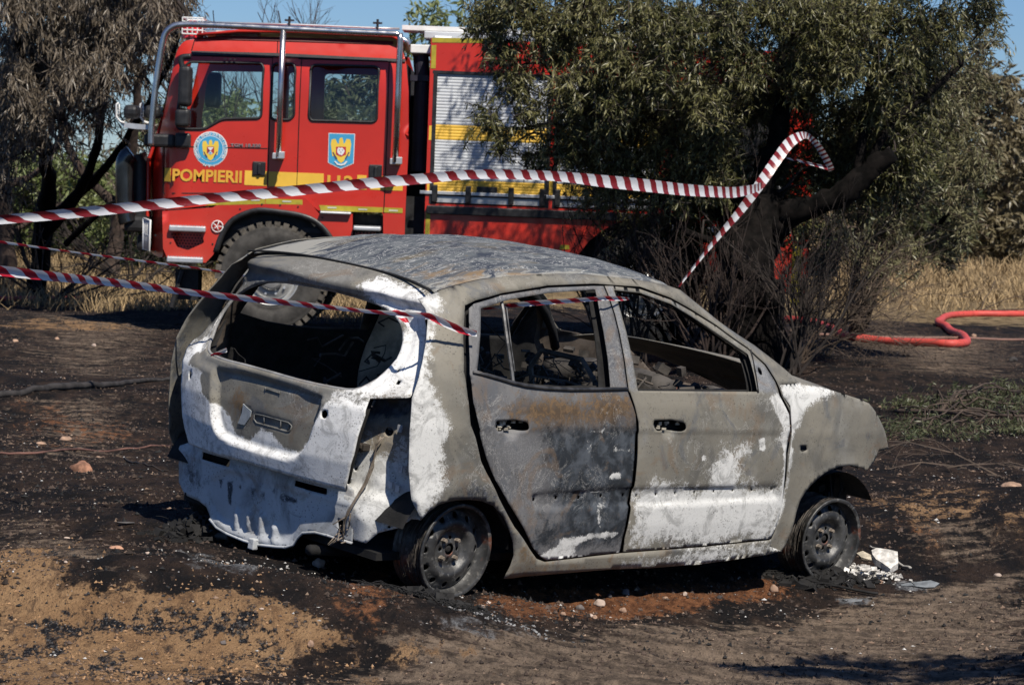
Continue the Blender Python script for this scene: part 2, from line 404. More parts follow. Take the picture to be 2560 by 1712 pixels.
rust_q = [side_uv(zt((470, 1000), (540, 980), (640, 1140), (1000, 1170), (1110, 1130), (1100, 1200), (430, 1250)))]
ash_sill = [(side_uv(zt((1150, 1180), (1400, 1125), (1700, 1075), (2140, 1020), (2290, 820), (2240, 1090), (1700, 1165), (1150, 1200))), .9),
            (side_uv(zt((2290, 250), (2330, 300), (2290, 480), (2230, 800), (2190, 1030), (2140, 1015), (2230, 800))), .7)]
A_body = att([(ash_q, 1, .035)] + [(q, .62, .03) for q in ash_bits] + ash_sill, [(dark_q, .85, .06)], [(dark_q, .5)] + [(q, .7) for q in rust_q], [([(p[0], p[1]) for p in top] + [(1.9, .6), (1.2, .98), (.7, 1.05), (.1, 1.0)], .45, .05)])
for s, nm in ((-1, 'body_side'), (1, 'body_side')):
    panel(nm, body_out, [hole_uv], lambda V: bump_side(V, s), .02, MB_side, car, .004, flip=(s < 0), attrs=A_body if s < 0 else att([], [(ash_q, .6)]))  # far side has no ash and is painted darker to stand for its shade
# jamb: dark rebate behind the door gaps and the B pillar
def jamb(s):
    def inner(V, off=.035):
        P = bump_side(V, s); P[:, 1] -= s * off; return P
    c = np.array(hole_uv).mean(0)
    outer = [tuple(c + (np.array(q) - c) * 1.02) for q in hole_uv]
    ho1 = side_uv(zs((262, 290), (450, 225), (700, 182), (985, 165), (1010, 240), (1075, 830), (700, 860), (235, 750)))
    ho2 = side_uv(zs((1185, 170), (1300, 185), (1500, 258), (1800, 440), (2000, 580), (2070, 860), (1340, 860), (1230, 450)))
    low = side_uv(zt((330, 260), (400, 600), (560, 940), (700, 1100), (1120, 1060), (1200, 700), (1220, 300), (1180, 130), (380, 130)))
    low2 = side_uv(zt((1320, 140), (2130, 130), (2170, 500), (2060, 940), (1280, 1020), (1300, 600)))
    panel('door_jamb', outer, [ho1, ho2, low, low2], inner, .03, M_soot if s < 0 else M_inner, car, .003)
jamb(-1); jamb(1)
# --- doors
def handle_cup(cx_, cz, w_=.062, h_=.045):
    def f(V):
        d = np.hypot((V[:, 0] - cx_) / w_, (V[:, 1] - cz) / h_); return -.030 * sm(1.6 - 1.4 * d)
    return f
def strip(poly):
    def f(V): return -.011 * sm(sdf(V, poly) / .007 + .5)
    return f
def squares(pts, r=.007):
    out = []
    for q in pts: out.append([(q[0] - r, q[1] - r), (q[0] + r, q[1] - r), (q[0] + r, q[1] + r), (q[0] - r, q[1] + r)])
    return out
rd_out = side_uv(zs((186, 290), (215, 262), (400, 207), (700, 157), (1000, 145), (1062, 146), (1130, 330), (1190, 620), (1218, 832)) + zt((1240, 110), (1270, 200), (1276, 300), (1262, 480), (1240, 700), (1210, 880), (1180, 1010), (1165, 1092), (690, 1143), (655, 1125), (600, 1062), (530, 930), (430, 770), (350, 620), (300, 480), (268, 350), (245, 240)) + zs((215, 900), (192, 720), (186, 480)))
rd_win = side_uv(zs((262, 290), (450, 232), (700, 190), (1008, 168), (1055, 400), (1108, 806), (850, 808), (650, 795), (470, 765), (238, 694)))
fd_out = side_uv(zs((1072, 145), (1120, 146), (1300, 166), (1500, 236), (1800, 412), (2000, 556), (2110, 660), (2180, 770), (2206, 855)) + zt((2270, 200), (2276, 300), (2250, 450), (2226, 800), (2160, 985), (2138, 1004), (1700, 1050), (1188, 1092), (1200, 1000), (1240, 820), (1272, 620), (1290, 420), (1292, 250), (1262, 130), (1236, 54)) + zs((1228, 832), (1200, 620), (1140, 330)))
fd_win = side_uv(zs((1130, 172), (1300, 190), (1500, 262), (1700, 385), (1880, 505), (2005, 590), (2038, 700), (2062, 832), (1285, 826), (1215, 460)))
h1 = side_uv(zs((470, 1050)))[0]; h2 = side_uv(zs((1495, 1050)))[0]
slot1 = fillet(side_uv(zs((362, 1022), (480, 1014), (572, 1032), (580, 1075), (560, 1085), (375, 1090), (355, 1060))), .012)
slot2 = fillet(side_uv(zs((1388, 1018), (1500, 1014), (1595, 1035), (1603, 1075), (1575, 1090), (1410, 1085), (1385, 1055))), .012)
st1 = fillet(side_uv(zt((596, 720), (640, 712), (1300, 668), (1300, 790), (640, 812), (600, 780))), .02)
st2 = fillet(side_uv(zt((1200, 682), (2180, 660), (2195, 668), (2195, 745), (1200, 800))), .01)
holes1 = squares(side_uv(zt((617, 752), (762, 740), (910, 738), (1055, 728), (1200, 722))))
holes2 = squares(side_uv(zt((1287, 725), (1414, 718), (1540, 711), (1664, 704), (1790, 698), (1914, 692), (2038, 689), (2168, 684))), .0055)
mir = [(a * .014 + m_[0], b * .016 + m_[1]) for m_ in side_uv(zs((2082, 700))) for a, b in ((1, 0), (.7, .7), (0, 1), (-.7, .7), (-1, 0), (-.7, -.7), (0, -1), (.7, -.7))]
def crease(V): return .004 * sm(((.50 - V[:, 1])) / .006) * 0 - .0055 * sm((.498 - V[:, 1]) / .006) * sm((V[:, 1] - .36) / .12)
A_rd = att([(side_uv(zt((690, 1012), (880, 990), (1100, 962), (1160, 968), (1120, 990), (960, 1008), (890, 1040), (860, 1060), (890, 1110), (700, 1140), (640, 1115), (760, 1050), (780, 1020))), .95, .015),
            (side_uv(zt((930, 705), (1160, 680), (1140, 692), (980, 718))), .9, .012), (side_uv(zt((985, 785), (1085, 782), (1075, 800), (1040, 810), (1050, 900), (1040, 950), (1020, 900), (1010, 830))), .62, .02),
            (side_uv(zt((1120, 400), (1150, 395), (1210, 430), (1250, 380), (1255, 460), (1130, 440))), .7, .02), (side_uv(zt((1090, 620), (1120, 570), (1170, 575), (1175, 620))), .95, .012),
            (side_uv(zt((900, 420), (1000, 370), (1010, 470), (940, 460))), .55, .03), (side_uv(zt((395, 340), (570, 345), (500, 400), (420, 385))), .5, .03), (side_uv(zt((960, 310), (1070, 290), (1060, 320))), .8, .012)],
           [(side_uv(zt((700, 320), (1000, 300), (1290, 300), (1300, 450), (1265, 700), (1230, 860), (1180, 1020), (620, 1040), (690, 920), (800, 880), (820, 760), (750, 690), (760, 590), (700, 500), (760, 420))), 1.1, .07),
            (side_uv(zt((620, 830), (680, 815), (690, 870), (640, 880))), .8, .03), (side_uv(zt((250, 50), (1240, 60), (1250, 100), (700, 110), (400, 170), (300, 130))), .55, .05)],
           [(side_uv(zt((420, 150), (500, 115), (700, 95), (1000, 75), (1220, 80), (1290, 200), (1290, 300), (1000, 295), (760, 290), (560, 245), (440, 215))), .98, .06), (side_uv(zt((1040, 820), (1200, 780), (1200, 900), (1060, 950))), .7), (side_uv(zt((1230, 380), (1290, 360), (1280, 460), (1220, 450))), .8)],
           [(side_uv(zt((220, 60), (420, 150), (420, 230), (640, 330), (760, 560), (720, 700), (600, 1050), (260, 400))), .75, .06), (side_uv(zs((186, 290), (215, 262), (700, 155), (1062, 144), (1220, 830), (1108, 806), (1008, 168), (262, 290), (238, 694))), .8, .02)])
A_fd = att([(side_uv(zt((1340, 650), (1400, 590), (1480, 600), (1570, 640), (1700, 640), (1750, 520), (1780, 430), (1850, 365), (2040, 345), (2060, 420), (2000, 500), (1960, 620), (2100, 650), (2205, 620), (2235, 420), (2180, 340), (2250, 240), (2180, 150), (2140, 80), (2220, 70), (2300, 200), (2300, 450), (2240, 850), (2160, 1020), (1180, 1100), (1240, 800), (1262, 690))), .80, .05),
            (side_uv(zt((2080, 360), (2115, 350), (2120, 430), (2085, 435))), 1, .01), (side_uv(zt((1700, 465), (1730, 460), (1735, 495), (1705, 500))), 1, .01),
            (side_uv(zt((2200, 95), (2300, 200), (2300, 600), (2240, 900), (2180, 1000), (2230, 800), (2250, 450), (2265, 280))), 1.1, .02), (side_uv(zt((2150, 90), (2215, 60), (2300, 200), (2298, 460), (2250, 800), (2175, 1000), (2140, 1000), (2215, 780), (2240, 450), (2235, 280))), 1.15, .02)],
           [(side_uv(zt((1300, 60), (1450, 60), (1700, 80), (1750, 170), (1500, 140), (1370, 110))), .42, .05)],
           [(side_uv(zt((1380, 60), (1900, 70), (1850, 130), (1700, 180), (1500, 130))), .5, .05)],
           [(side_uv(zs((1072, 145), (1120, 146), (1500, 236), (2110, 660), (2206, 855), (2062, 832), (2005, 590), (1500, 262), (1130, 172), (1285, 826), (1228, 832))), .85, .02), (side_uv(zt((1345, 150), (1380, 230), (1400, 500), (1330, 620), (1290, 400), (1300, 150))), .55)])
def door(name, out, wins, cup, slot, stp, sq, A, mat, s, label=None):
    ex = (lambda V: handle_cup(cup[0], cup[1] - .018, .047, .040)(V) + strip(stp)(V) + crease(V))
    o = panel(name, out, wins + [slot] + sq, lambda V: bump_side(V, s, ex), .0125, mat, car, .0035, lines=[st_ + [st_[0]] for st_ in ([stp] if s < 0 else [])], flip=(s < 0), attrs=A if s < 0 else att([(ash_q, .3)]))
    if label: tag(o, label)
    return o
rdo = door('rear_door', rd_out, [rd_win], h1, slot1, st1, holes1, A_rd, MB_rdoor, -1, 'rear door with dark blue grey and rust patches')
fdo = door('front_door', fd_out, [fd_win, mir], h2, slot2, st2, holes2, A_fd, MB_side, -1, 'front door pale with ash along its lower half')
def mirror_mesh(o):
    c = o.copy(); c.data = o.data.copy(); COL.objects.link(c)
    n = len(c.data.vertices); a = np.empty(n * 3, np.float32); c.data.vertices.foreach_get('co', a); a[1::3] *= -1; c.data.vertices.foreach_set('co', a); c.data.flip_normals()
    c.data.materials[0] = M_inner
    if 'label' in c: del c['label']
    return c
for o in (rdo, fdo): mirror_mesh(o)
# inner skins close the doors from inside
for s in (-1, 1):
    for o_, w_, nm in ((rd_out, rd_win, 'door_lining'), (fd_out, fd_win, 'door_lining')):
        c = np.array(o_).mean(0); oo = [tuple(c + (np.array(q) - c) * .965) for q in o_]
        c2 = np.array(w_).mean(0); ww = [tuple(c2 + (np.array(q) - c2) * 1.0) for q in w_]
        def inn(V, s=s):
            P = bump_side(V, s); P[:, 1] -= s * (.055 + .012 * vnoise(V, 9)); return P
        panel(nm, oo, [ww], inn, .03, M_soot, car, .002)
# quarter-light divider, belt rubber and bracket remains behind the handle slots
def on_side(pts, off=0, s=-1):
    U = np.array(side_uv(pts)); P = bump_side(U, s); P[:, 1] += s * off; return P
m = MB(); P = on_side(zs((408, 212), (425, 300), (455, 520), (482, 700), (492, 785)), -.012); m.tube(P, .0075, 6)
P = on_side(zs((440, 285), (468, 520), (494, 700)), -.006); m.tube(P, .0028, 5)
m.build('window_divider', plain('divider_metal', (.10, .10, .10), .5, .4, var=.5, scale=20), rdo)
m = MB(); P = on_side(zs((208, 704), (300, 722), (470, 772), (560, 793), (700, 808), (850, 815), (1000, 813), (1215, 811)), .006); m.tube(P, [.006] + [.0085] * 6 + [.007], 8)
m.build('window_channel', plain('scorched_channel', (.045, .045, .047), .45, .3, var=.4, scale=20), rdo, smooth=True)
m = MB(); P = on_side(zs((1285, 829), (1600, 832), (1900, 836), (2060, 838)), -.004); m.tube(P, .004, 6)
P = on_side(zs((2018, 560), (2048, 700), (2066, 836)), .003); m.tube(P, .006, 6)
m.build('window_channel', M_soot, fdo, smooth=True)
rr = random.Random(4)
for o_, slot in ((rdo, slot1), (fdo, slot2)):
    m = MB(); U = np.array(slot); mn = U.min(0); mx = U.max(0)
    for i in range(16):
        x = rr.uniform(mn[0] + .005, mx[0] - .01); z = rr.uniform(mn[1] + .002, mx[1] - .006)
        y = -(float(halfw(x, z)) - .014 - rr.random() * .012); m.box(cs(np.array([x, y, z])), (rr.uniform(.003, .013), .002, rr.uniform(.002, .008)))
    m.build('handle_bracket', plain('bare_bracket', (.34, .31, .25), .7, var=.4, scale=40), o_)
# --- fender, front edge and nose
fen = side_uv(z6((332, 232), (345, 228), (440, 222), (560, 243), (640, 265), (700, 283), (775, 308), (830, 332), (880, 400), (908, 455), (928, 510), (943, 583), (925, 592), (885, 602), (870, 640), (845, 680), (815, 710), (795, 695), (780, 690), (720, 677), (660, 685), (620, 700), (580, 722), (540, 752), (500, 792), (470, 830), (440, 880), (420, 935), (405, 990), (385, 1050), (350, 1130), (330, 1160), (290, 1160), (276, 1110), (302, 1050), (345, 900), (376, 700), (400, 480), (390, 345), (350, 292)))
fhole = fillet(side_uv(z6((446, 570), (480, 566), (484, 592), (460, 603), (446, 596))), .006)
A_fen = att([(side_uv(z6((320, 215), (440, 215), (640, 262), (570, 310), (530, 330), (470, 400), (440, 470), (400, 520), (395, 600), (370, 500), (340, 300))), .95, .03), (side_uv(z6((385, 480), (410, 600), (392, 760), (345, 960), (285, 1060), (300, 1040), (365, 760))), .85, .02)],
            [], [(side_uv(z6((870, 450), (930, 500), (945, 590), (880, 610), (850, 540))), .6)], [], .04)
fe = panel('front_fender', fen, [fhole], lambda V: bump_side(V, -1), .015, MB_side, car, .004, flip=True, attrs=A_fen)
fe2 = mirror_mesh(fe)
# hood, cowl, windscreen header and roof
def hood_s(V):
    x, y = V[:, 0], V[:, 1]
    z = interp(x, [1.7, 1.95, 2.2, 2.5, 2.75, 2.9], [.80, .755, .73, .67, .575, .45]) - .05 * (np.abs(y) / .62) ** 3
    return cs(np.stack([x, y, z], 1))
def wf_(x): return float(halfw(x, .66)) - .035
hx = [1.98, 2.15, 2.35, 2.55, 2.72, 2.82]
hood_out = [(1.98, -.66), (2.1, -.668), (2.35, -.635), (2.6, -.56), (2.78, -.46), (2.87, -.3), (2.9, 0), (2.87, .3), (2.78, .46), (2.6, .56), (2.35, .635), (2.1, .668), (1.98, .66), (1.97, .4), (1.96, 0), (1.97, -.4)]
panel('hood', hood_out, [], hood_s, .04, MB_side, car, .006, attrs=att([([(1.8, -.68), (2.2, -.68), (2.1, -.56), (1.9, -.58)], .8)]))
roof_out = [(x, -.553) for x in (-.13, .1, .4, .7, 1.0, 1.25)] + [(1.36, -.54), (1.44, -.3), (1.47, 0), (1.44, .3), (1.36, .54)] + [(x, .553) for x in (1.25, 1.0, .7, .4, .1, -.13)] + [(-.115, .5), (-.10, .25), (-.095, 0), (-.10, -.25), (-.115, -.5)]
def roof_s(V, off=0):
    x, y = V[:, 0], V[:, 1]; z = roof_z(x, y) + .003 * vnoise(V, 3) + .004 * np.exp(-((np.abs(y) - .47) / .018) ** 2) * sm((x + .05) / .1) - off
    z = z + .006 * vnoise(V, 7, 3) * sm((x + .1) / .3)
    return cs(np.stack([x, y, z], 1))
panel('roof', roof_out, [], roof_s, .025, M_roof, car, .004,
      attrs=att([([(-.2, -.6), (1.5, -.6), (1.5, -.47), (.3, -.49), (-.2, -.45)], .75, .06), ([(-.2, .2), (-.02, .2), (.3, .45), (.9, .5), (.9, .6), (-.2, .6)], .8, .06), ([(-.2, -.6), (-.06, -.6), (-.03, .2), (-.2, .2)], .55, .05)], (), [([(-.05, -.55), (.5, -.55), (.2, -.35), (-.05, -.3)], .75, .15)]))
m = MB()
for s in (-1, 1):
    P = [cs(np.array([x, s * .558, float(interp(x, *ZT)) - .004])) for x in np.linspace(-.12, 1.3, 20)]; m.tube(P, .0045, 5)
m.tube([cs(np.array([-.10 - .06 * (y / .55) ** 4, y, float(roof_z(-.1, y)) - .004])) for y in np.linspace(-.555, .555, 24)], .005, 5)
m.build('roof_gutter', M_seam, car)
# roof bows and header seen from below
m = MB()
for x in (0, .45, .9, 1.36):
    m.tube([cs(np.array([x, y, float(roof_z(x, y)) - .035])) for y in np.linspace(-.52, .52, 12)], .018, 6)
for s in (-1, 1):
    m.tube([cs(np.array([x, s * .545, float(interp(x, *ZT)) - .04])) for x in np.linspace(-.1, 1.25, 14)], .022, 6)
    m.tube([cs(np.array([x, s * float(halfw(x, z) - .045), z])) for x, z in ((1.25, 1.03), (1.4, .975), (1.617, .875), (1.75, .80), (1.88, .71), (1.95, .62))], .022, 6)
m.build('roof_frame', M_soot, car, smooth=True)
# --- tailgate
def hz(P): return rear_uv(P)
hatch_px = z4((110, 385), (120, 375), (135, 300), (150, 200), (195, 50)) + z3((205, 900), (232, 790), (232, 715), (285, 640), (380, 480), (470, 350), (590, 215), (640, 165)) 
hl = [(.53, .190), (.56, .25), (.60, .40), (.635, .52), (.668, .575), (.672, .60), (.645, .66), (.61, .76), (.575, .88), (.55, .955), (.535, 1.00)]
hr = hz(z4((1200, 690), (1215, 640), (1262, 460), (1335, 200), (1368, 92)) + z3((1790, 1085), (1815, 1078), (1862, 950), (1905, 760), (1918, 600), (1915, 530), (1850, 440)))
hr = hr[:-1]
hatch_out = [(0, .195), (.3, .19)] + hl + [(.45, 1.015), (.25, 1.03), (0, 1.034), (-.25, 1.03), (-.45, 1.015), (-.54, .995), (-.555, .955)] + hr[::-1] + [(-.3, .192)]
win_r = hz(z3((1040, 262), (1300, 318), (1500, 378), (1640, 440), (1700, 510), (1735, 590), (1742, 680), (1700, 800), (1600, 910), (1500, 990), (1400, 1030), (1250, 1015), (1000, 962), (800, 905), (600, 850), (480, 820), (385, 785)) )
win_l = hz(z3((340, 740), (350, 640), (395, 520), (450, 430), (540, 330), (640, 275), (760, 245), (900, 245)))
hwin = crom(win_r + win_l, 2)
rec = hz(z3((385, 865), (600, 905), (1000, 1020), (1175, 1080), (1150, 1180), (1090, 1330), (1045, 1450), (985, 1520), (900, 1525), (700, 1475), (500, 1400), (410, 1345), (375, 1240), (370, 1060)))
rec = fillet(rec, .03)
recd = hz(z3((415, 905), (700, 965), (1000, 1050), (1165, 1110), (1125, 1200), (1060, 1360), (1010, 1450), (900, 1480), (700, 1440), (520, 1370), (440, 1310), (400, 1200)))
slotp = fillet(hz(z3((640, 1205), (700, 1215), (880, 1265), (908, 1290), (895, 1325), (870, 1332), (650, 1268), (628, 1240))), .006)
def hatch_s(V):
    y, z = V[:, 0], V[:, 1]; x = rear_x(y, z)
    x = x + .036 * sm(sdf(V, rec) / .020 + .25) + .006 * sm(sdf(V, slotp) / .006 + .5)
    zb = .585 + .02 * np.abs(y)
    fr = sm((.022 - np.abs(sdf(V, hwin) + .03)) / .012); x = x + .007 * fr
    x = x + .014 * sm((z - .60) / .03) * sm((.90 - z) / .05)
    x = x - .020 * np.exp(-((z - .955) / .03) ** 2)
    x = x + .0025 * vnoise(V, 5)
    return cs(np.stack([x, y, z], 1))
def circ(q, rx, rz, n=12): return [(q[0] + rx * math.cos(2 * math.pi * k / n), q[1] + rz * math.sin(2 * math.pi * k / n)) for k in range(n)]
c1, c2_, c3_, c4_, c5_ = hz(z3((218, 922), (1192, 1206), (1203, 222), (1705, 888), (1712, 975)))
emb = hz(z3((555, 1125), (580, 1150), (618, 1180), (610, 1220), (565, 1285), (520, 1270), (548, 1190)))
lh1 = fillet(hz(z3((700, 1010), (730, 1022), (830, 1050), (825, 1060), (720, 1035))), .002)
hholes = [hwin, circ(c1, .011, .018), circ(c2_, .017, .017), circ(c4_, .006, .006), fillet(squares([c5_], .008)[0], .003), emb]
olive_h = hz(z3((250, 800), (360, 800), (400, 860), (600, 850), (1000, 960), (1230, 1010), (1190, 1070), (1170, 1100), (1120, 1210), (1060, 1370), (1000, 1400), (960, 1470), (850, 1440), (760, 1330), (690, 1300), (600, 1390), (500, 1340), (470, 1220), (400, 1130), (370, 1100), (330, 1040), (315, 940), (350, 880)))
A_h = att([([(-1, 0), (1, 0), (1, .58), (-1, .58)], .95, .1), (hz(z3((1200, 1080), (1400, 1000), (1600, 880), (1720, 680), (1740, 580), (1690, 480), (1560, 400), (1480, 260), (1620, 220), (1990, 340), (1950, 700), (1820, 1080))), 1, .03), (hz(z3((150, 1000), (230, 700), (480, 380), (600, 250), (500, 430), (380, 600), (330, 800))), .75, .03)])
ash0 = A_h['ash']
A_h['ash'] = lambda V: np.clip(ash0(V) - 1.1 * soft(V, olive_h, .035), 0, 1)
A_h['rust'] = polys([(hz(z3((450, 1060), (560, 1060), (640, 1180), (620, 1260), (520, 1270))), .75, .04), (hz(z3((1330, 340), (1560, 360), (1560, 400), (1350, 380))), .6, .02)])
A_h['dark'] = polys([(hz(z3((980, 170), (1280, 170), (1350, 250), (1150, 240))), .5, .05), (hz(z3((1210, 1130), (1400, 1120), (1390, 1500), (1340, 1500))), .34, .08)])
A_h['grey'] = polys([(hz(z3((1210, 1110), (1420, 1110), (1380, 1540), (1200, 1540), (1130, 1330))), .55, .1), (hwin, .0)])
hatch = panel('tailgate', hatch_out, hholes, hatch_s, .0115, MB_hatch, car, .006, attrs=A_h, solid_off=1, flip=True)
hatch.modifiers['thickness'].offset = -1
# bright emblem shard and plate-slot ribs
def on_rear(pts, off=0.0, fn=hatch_s):
    P = fn(np.array(hz(pts))); P[:, 0] -= off; return P
m = MB(); P = on_rear(z3((558, 1128), (582, 1152), (617, 1182), (610, 1222), (568, 1283), (522, 1272), (535, 1235), (552, 1190)), .004); n = len(P)
Q = P + np.array([.004, 0, 0]); m.add(list(P) + list(Q), [tuple(range(n))] + [tuple(range(2 * n - 1, n - 1, -1))] + [(i, (i + 1) % n, n + (i + 1) % n, n + i) for i in range(n)])
m.build('broken_emblem', plain('pale_scorched_shard', (.40, .43, .45), .35, .3, scale=40), hatch)
m = MB()
sp_ = z3((640, 1205), (700, 1215), (880, 1265), (906, 1290), (895, 1325), (870, 1332), (650, 1268), (630, 1240), (640, 1205)); m.tube(on_rear(sp_, .001), .0035, 5)
for a, b in (((705, 1217), (700, 1282)), ((828, 1250), (818, 1316)), ((885, 1275), (872, 1330))): m.tube(on_rear(z3(a, b), .001), .003, 5)
m.tube(on_rear(z3((715, 1020), (770, 1035), (825, 1052)), .003), .0025, 5); m.tube(on_rear(z3((720, 1008), (722, 1034)), .004), .002, 4); m.tube(on_rear(z3((822, 1036), (824, 1062)), .004), .002, 4)
m.build('plate_bracket', plain('bare_grey_wire', (.13, .128, .12), .6, var=.3, scale=30), hatch, smooth=True)
# dark linings of the tailgate holes and its inner skin
def inner_h(V):
    P = hatch_s(V); P[:, 0] += .05; return P
c = np.array(hatch_out).mean(0); ih = [tuple(c + (np.array(q) - c) * .955) for q in hatch_out]
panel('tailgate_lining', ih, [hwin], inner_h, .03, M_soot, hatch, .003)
# window rim flange seen inside the glass opening
m = MB(); P = hatch_s(np.array(hwin)); P[:, 0] += .010; m.tube(list(P) + [P[0]], .007, 6); m.build('window_flange', MB_frame, hatch, smooth=True)
# --- lower rear panel
low_out = rear_uv(z4((130, 400), (118, 520), (120, 640), (160, 720), (250, 760), (300, 800), (335, 880), (380, 935), (450, 975), (560, 1020), (640, 1045), (760, 1058), (830, 1062), (870, 1045), (895, 1000), (930, 968), (1010, 965), (1090, 985), (1160, 1010), (1250, 1035), (1262, 900), (1262, 690), (1200, 640)), low_x)
low_out = low_out + [(-.45, .235), (0, .235), (.45, .235)]
ribs = rear_uv(z4((497, 880), (574, 890), (655, 915), (742, 965)), low_x); rw = [(.014, .040), (.013, .040), (.015, .055), (.013, .034)]
pan = fillet(rear_uv(z4((330, 620), (330, 800), (420, 930), (560, 985), (780, 1020), (860, 1000), (930, 870), (960, 700), (700, 600), (450, 560)), low_x), .02)
def low_s(V):
    y, z = V[:, 0], V[:, 1]; x = low_x(y, z) + .002 * vnoise(V, 8) + .010 * sm(sdf(V, pan) / .015 + .3)
    for (ry, rz), (a, b) in zip(ribs, rw):
        x = x - .016 * sm(1.6 - np.hypot(np.maximum(np.abs(y - ry) - a * .2, 0) / a, np.maximum(np.abs(z - rz) - b * .5, 0) / a) * 1.1)
    x = x - .008 * np.exp(-((z - .135) / .012) ** 2) + .006 * sm((.16 - z) / .02) * 0
    x = x - .010 * sm((-.085 - .02 * 0 - z) / .01)
    return cs(np.stack([x, y, z], 1))
lh = [squares([q], .014)[0] for q in rear_uv(z4((365, 490)), low_x)]
lh = [fillet(rear_uv(z4((275, 440), (455, 490), (455, 540), (280, 490)), low_x), .004), fillet(rear_uv(z4((880, 625), (1088, 680), (1088, 720), (880, 665)), low_x), .004), fillet(rear_uv(z4((1155, 880), (1205, 890), (1205, 985), (1165, 970)), low_x), .004)]
A_low = att([(low_out, .35)], [(q, .85, .012) for q in [rear_uv(z4(*p), low_x) for p in (((360, 610), (408, 612), (385, 700)), ((420, 625), (466, 628), (462, 700), (450, 820), (430, 760)), ((575, 670), (620, 672), (590, 740)), ((640, 700), (670, 705), (665, 760)), ((700, 670), (740, 680), (735, 720)), ((765, 720), (790, 715), (885, 745), (880, 780), (770, 760)), ((490, 650), (525, 655), (515, 700)), ((620, 645), (645, 655), (640, 670)))]] + [(rear_uv(z4((118, 400), (240, 420), (300, 520), (310, 740), (200, 740), (110, 640)), low_x), .62, .06)],
            [(rear_uv(z4((450, 560), (960, 640), (1160, 760), (1000, 740), (500, 640)), low_x), .5, .04)], ())
low = panel('rear_lower_panel', low_out, lh, low_s, .0125, MB_low, car, .004, attrs=A_low, flip=True)
m = MB(); q = rear_uv(z4((636, 1020), (636, 1070)), low_x)
P0 = low_s(np.array([q[0]]))[0]; m.box(P0 + np.array([-.012, 0, -.012]), (.014, .017, .022)); bevel(m.build('tow_eye_bracket', MB_low, low), .004)
P = low_s(np.array(rear_uv(z4((335, 880), (380, 935), (450, 975), (560, 1020), (640, 1045), (760, 1058), (830, 1062), (870, 1045), (895, 1000), (930, 968), (1010, 965), (1090, 985), (1160, 1010), (1250, 1035)), low_x))); m = MB(); m.tube(P, .006, 6); m.build('panel_edge', MB_low, low, smooth=True)
# --- lamp recess and corner behind the missing bumper
def cor_x(y, z):
    t = sm((-y - .50) / .22)
    return low_x(y, z) + .03 + .055 * t - .02 * sm((.22 - z) / .06)
cor_px = z4((1375, 85), (1640, 85), (1640, 300), (1625, 560), (1640, 740), (1700, 885), (1640, 878), (1560, 935), (1440, 968), (1360, 1035), (1250, 1010), (1240, 900), (1160, 700), (1200, 640), (1260, 450), (1330, 200))
cor = rear_uv(cor_px, cor_x)
c_h = rear_uv(z4((1492, 311), (1232, 640), (1277, 552), (1505, 930), (1605, 818)), cor_x)
def cor_s(V):
    y, z = V[:, 0], V[:, 1]; x = cor_x(y, z) + .004 * vnoise(V, 11)
    bul = rear_uv(z4((1460, 500), (1490, 470), (1590, 470), (1600, 660), (1540, 640)), cor_x); x = x + .030 * soft(V, bul, .05)
    bl2 = rear_uv(z4((1220, 740), (1330, 770), (1460, 830), (1480, 960), (1360, 1030), (1270, 900)), cor_x); x = x - .030 * soft(V, bl2, .06)
    up = rear_uv(z4((1370, 60), (1640, 60), (1600, 190), (1520, 230), (1420, 200), (1330, 210)), cor_x); x = x + .05 * soft(V, up, .03)
    return cs(np.stack([x, y, z], 1))
A_c = att([(rear_uv(z4((1240, 480), (1330, 340), (1350, 320), (1380, 460), (1480, 470), (1600, 330), (1640, 560), (1720, 900), (1400, 1060), (1200, 1000), (1140, 680)), cor_x), .95, .05)], [(rear_uv(z4((1360, 80), (1640, 80), (1600, 190), (1520, 225), (1430, 205), (1340, 210)), cor_x), .95, .02), (rear_uv(z4((1260, 480), (1280, 430), (1340, 400), (1340, 470)), cor_x), .9, .02)],
          [(rear_uv(z4((1330, 400), (1420, 230), (1560, 260), (1570, 420), (1470, 430), (1430, 500)), cor_x), .62, .05)], ())
corner = panel('lamp_recess', cor, [circ(c_h[0], .016, .017), circ(c_h[1], .006, .006), circ(c_h[2], .006, .007), circ(c_h[3], .005, .005), circ(c_h[4], .004, .004)], cor_s, .0115, burnt('recess_paint', (.27, .24, .19), (.17, .155, .13), ash=(.60, .60, .575)), car, .003, attrs=A_c, flip=True)
# left corner, mirrored
corner2 = mirror_mesh(corner); corner2.location = (.06, -.02, 0); corner2.data.materials[0] = M_soot
# lamp socket remains, cable and tabs
def on_cor(pts, off=0): P = cor_s(np.array(rear_uv(pts, cor_x))); P[:, 0] -= off; return P
m = MB(); P = on_cor(z4((1348, 410)), .015)[0]; m.box(P, (.018, .018, .014)); m.box(P + np.array([-.018, .004, .003]), (.006, .012, .009)); m.box(P + np.array([0, .02, -.01]), (.012, .012, .012))
bevel(m.build('lamp_socket', M_inner, corner), .004)
m = MB(); P = on_cor(z4((1465, 345), (1440, 400), (1420, 460), (1400, 540), (1370, 640), (1320, 740), (1275, 830), (1240, 890), (1225, 960), (1215, 1010)), .02)
for k in range(4):
    Q = P + np.array([0, .004 * math.cos(k * 1.6), 0])[None] + .003 * np.random.default_rng(k).normal(size=P.shape); m.tube(Q, .0028, 5)
for k in range(7):
    r_ = np.random.default_rng(20 + k); b_ = P[-2] + r_.normal(size=3) * .015; m.tube([b_, b_ + r_.normal(size=3) * .03 + np.array([0, 0, .01]), b_ + r_.normal(size=3) * .05], .003, 5)
m.build('cable', M_bolt, corner, smooth=True)
m = MB()
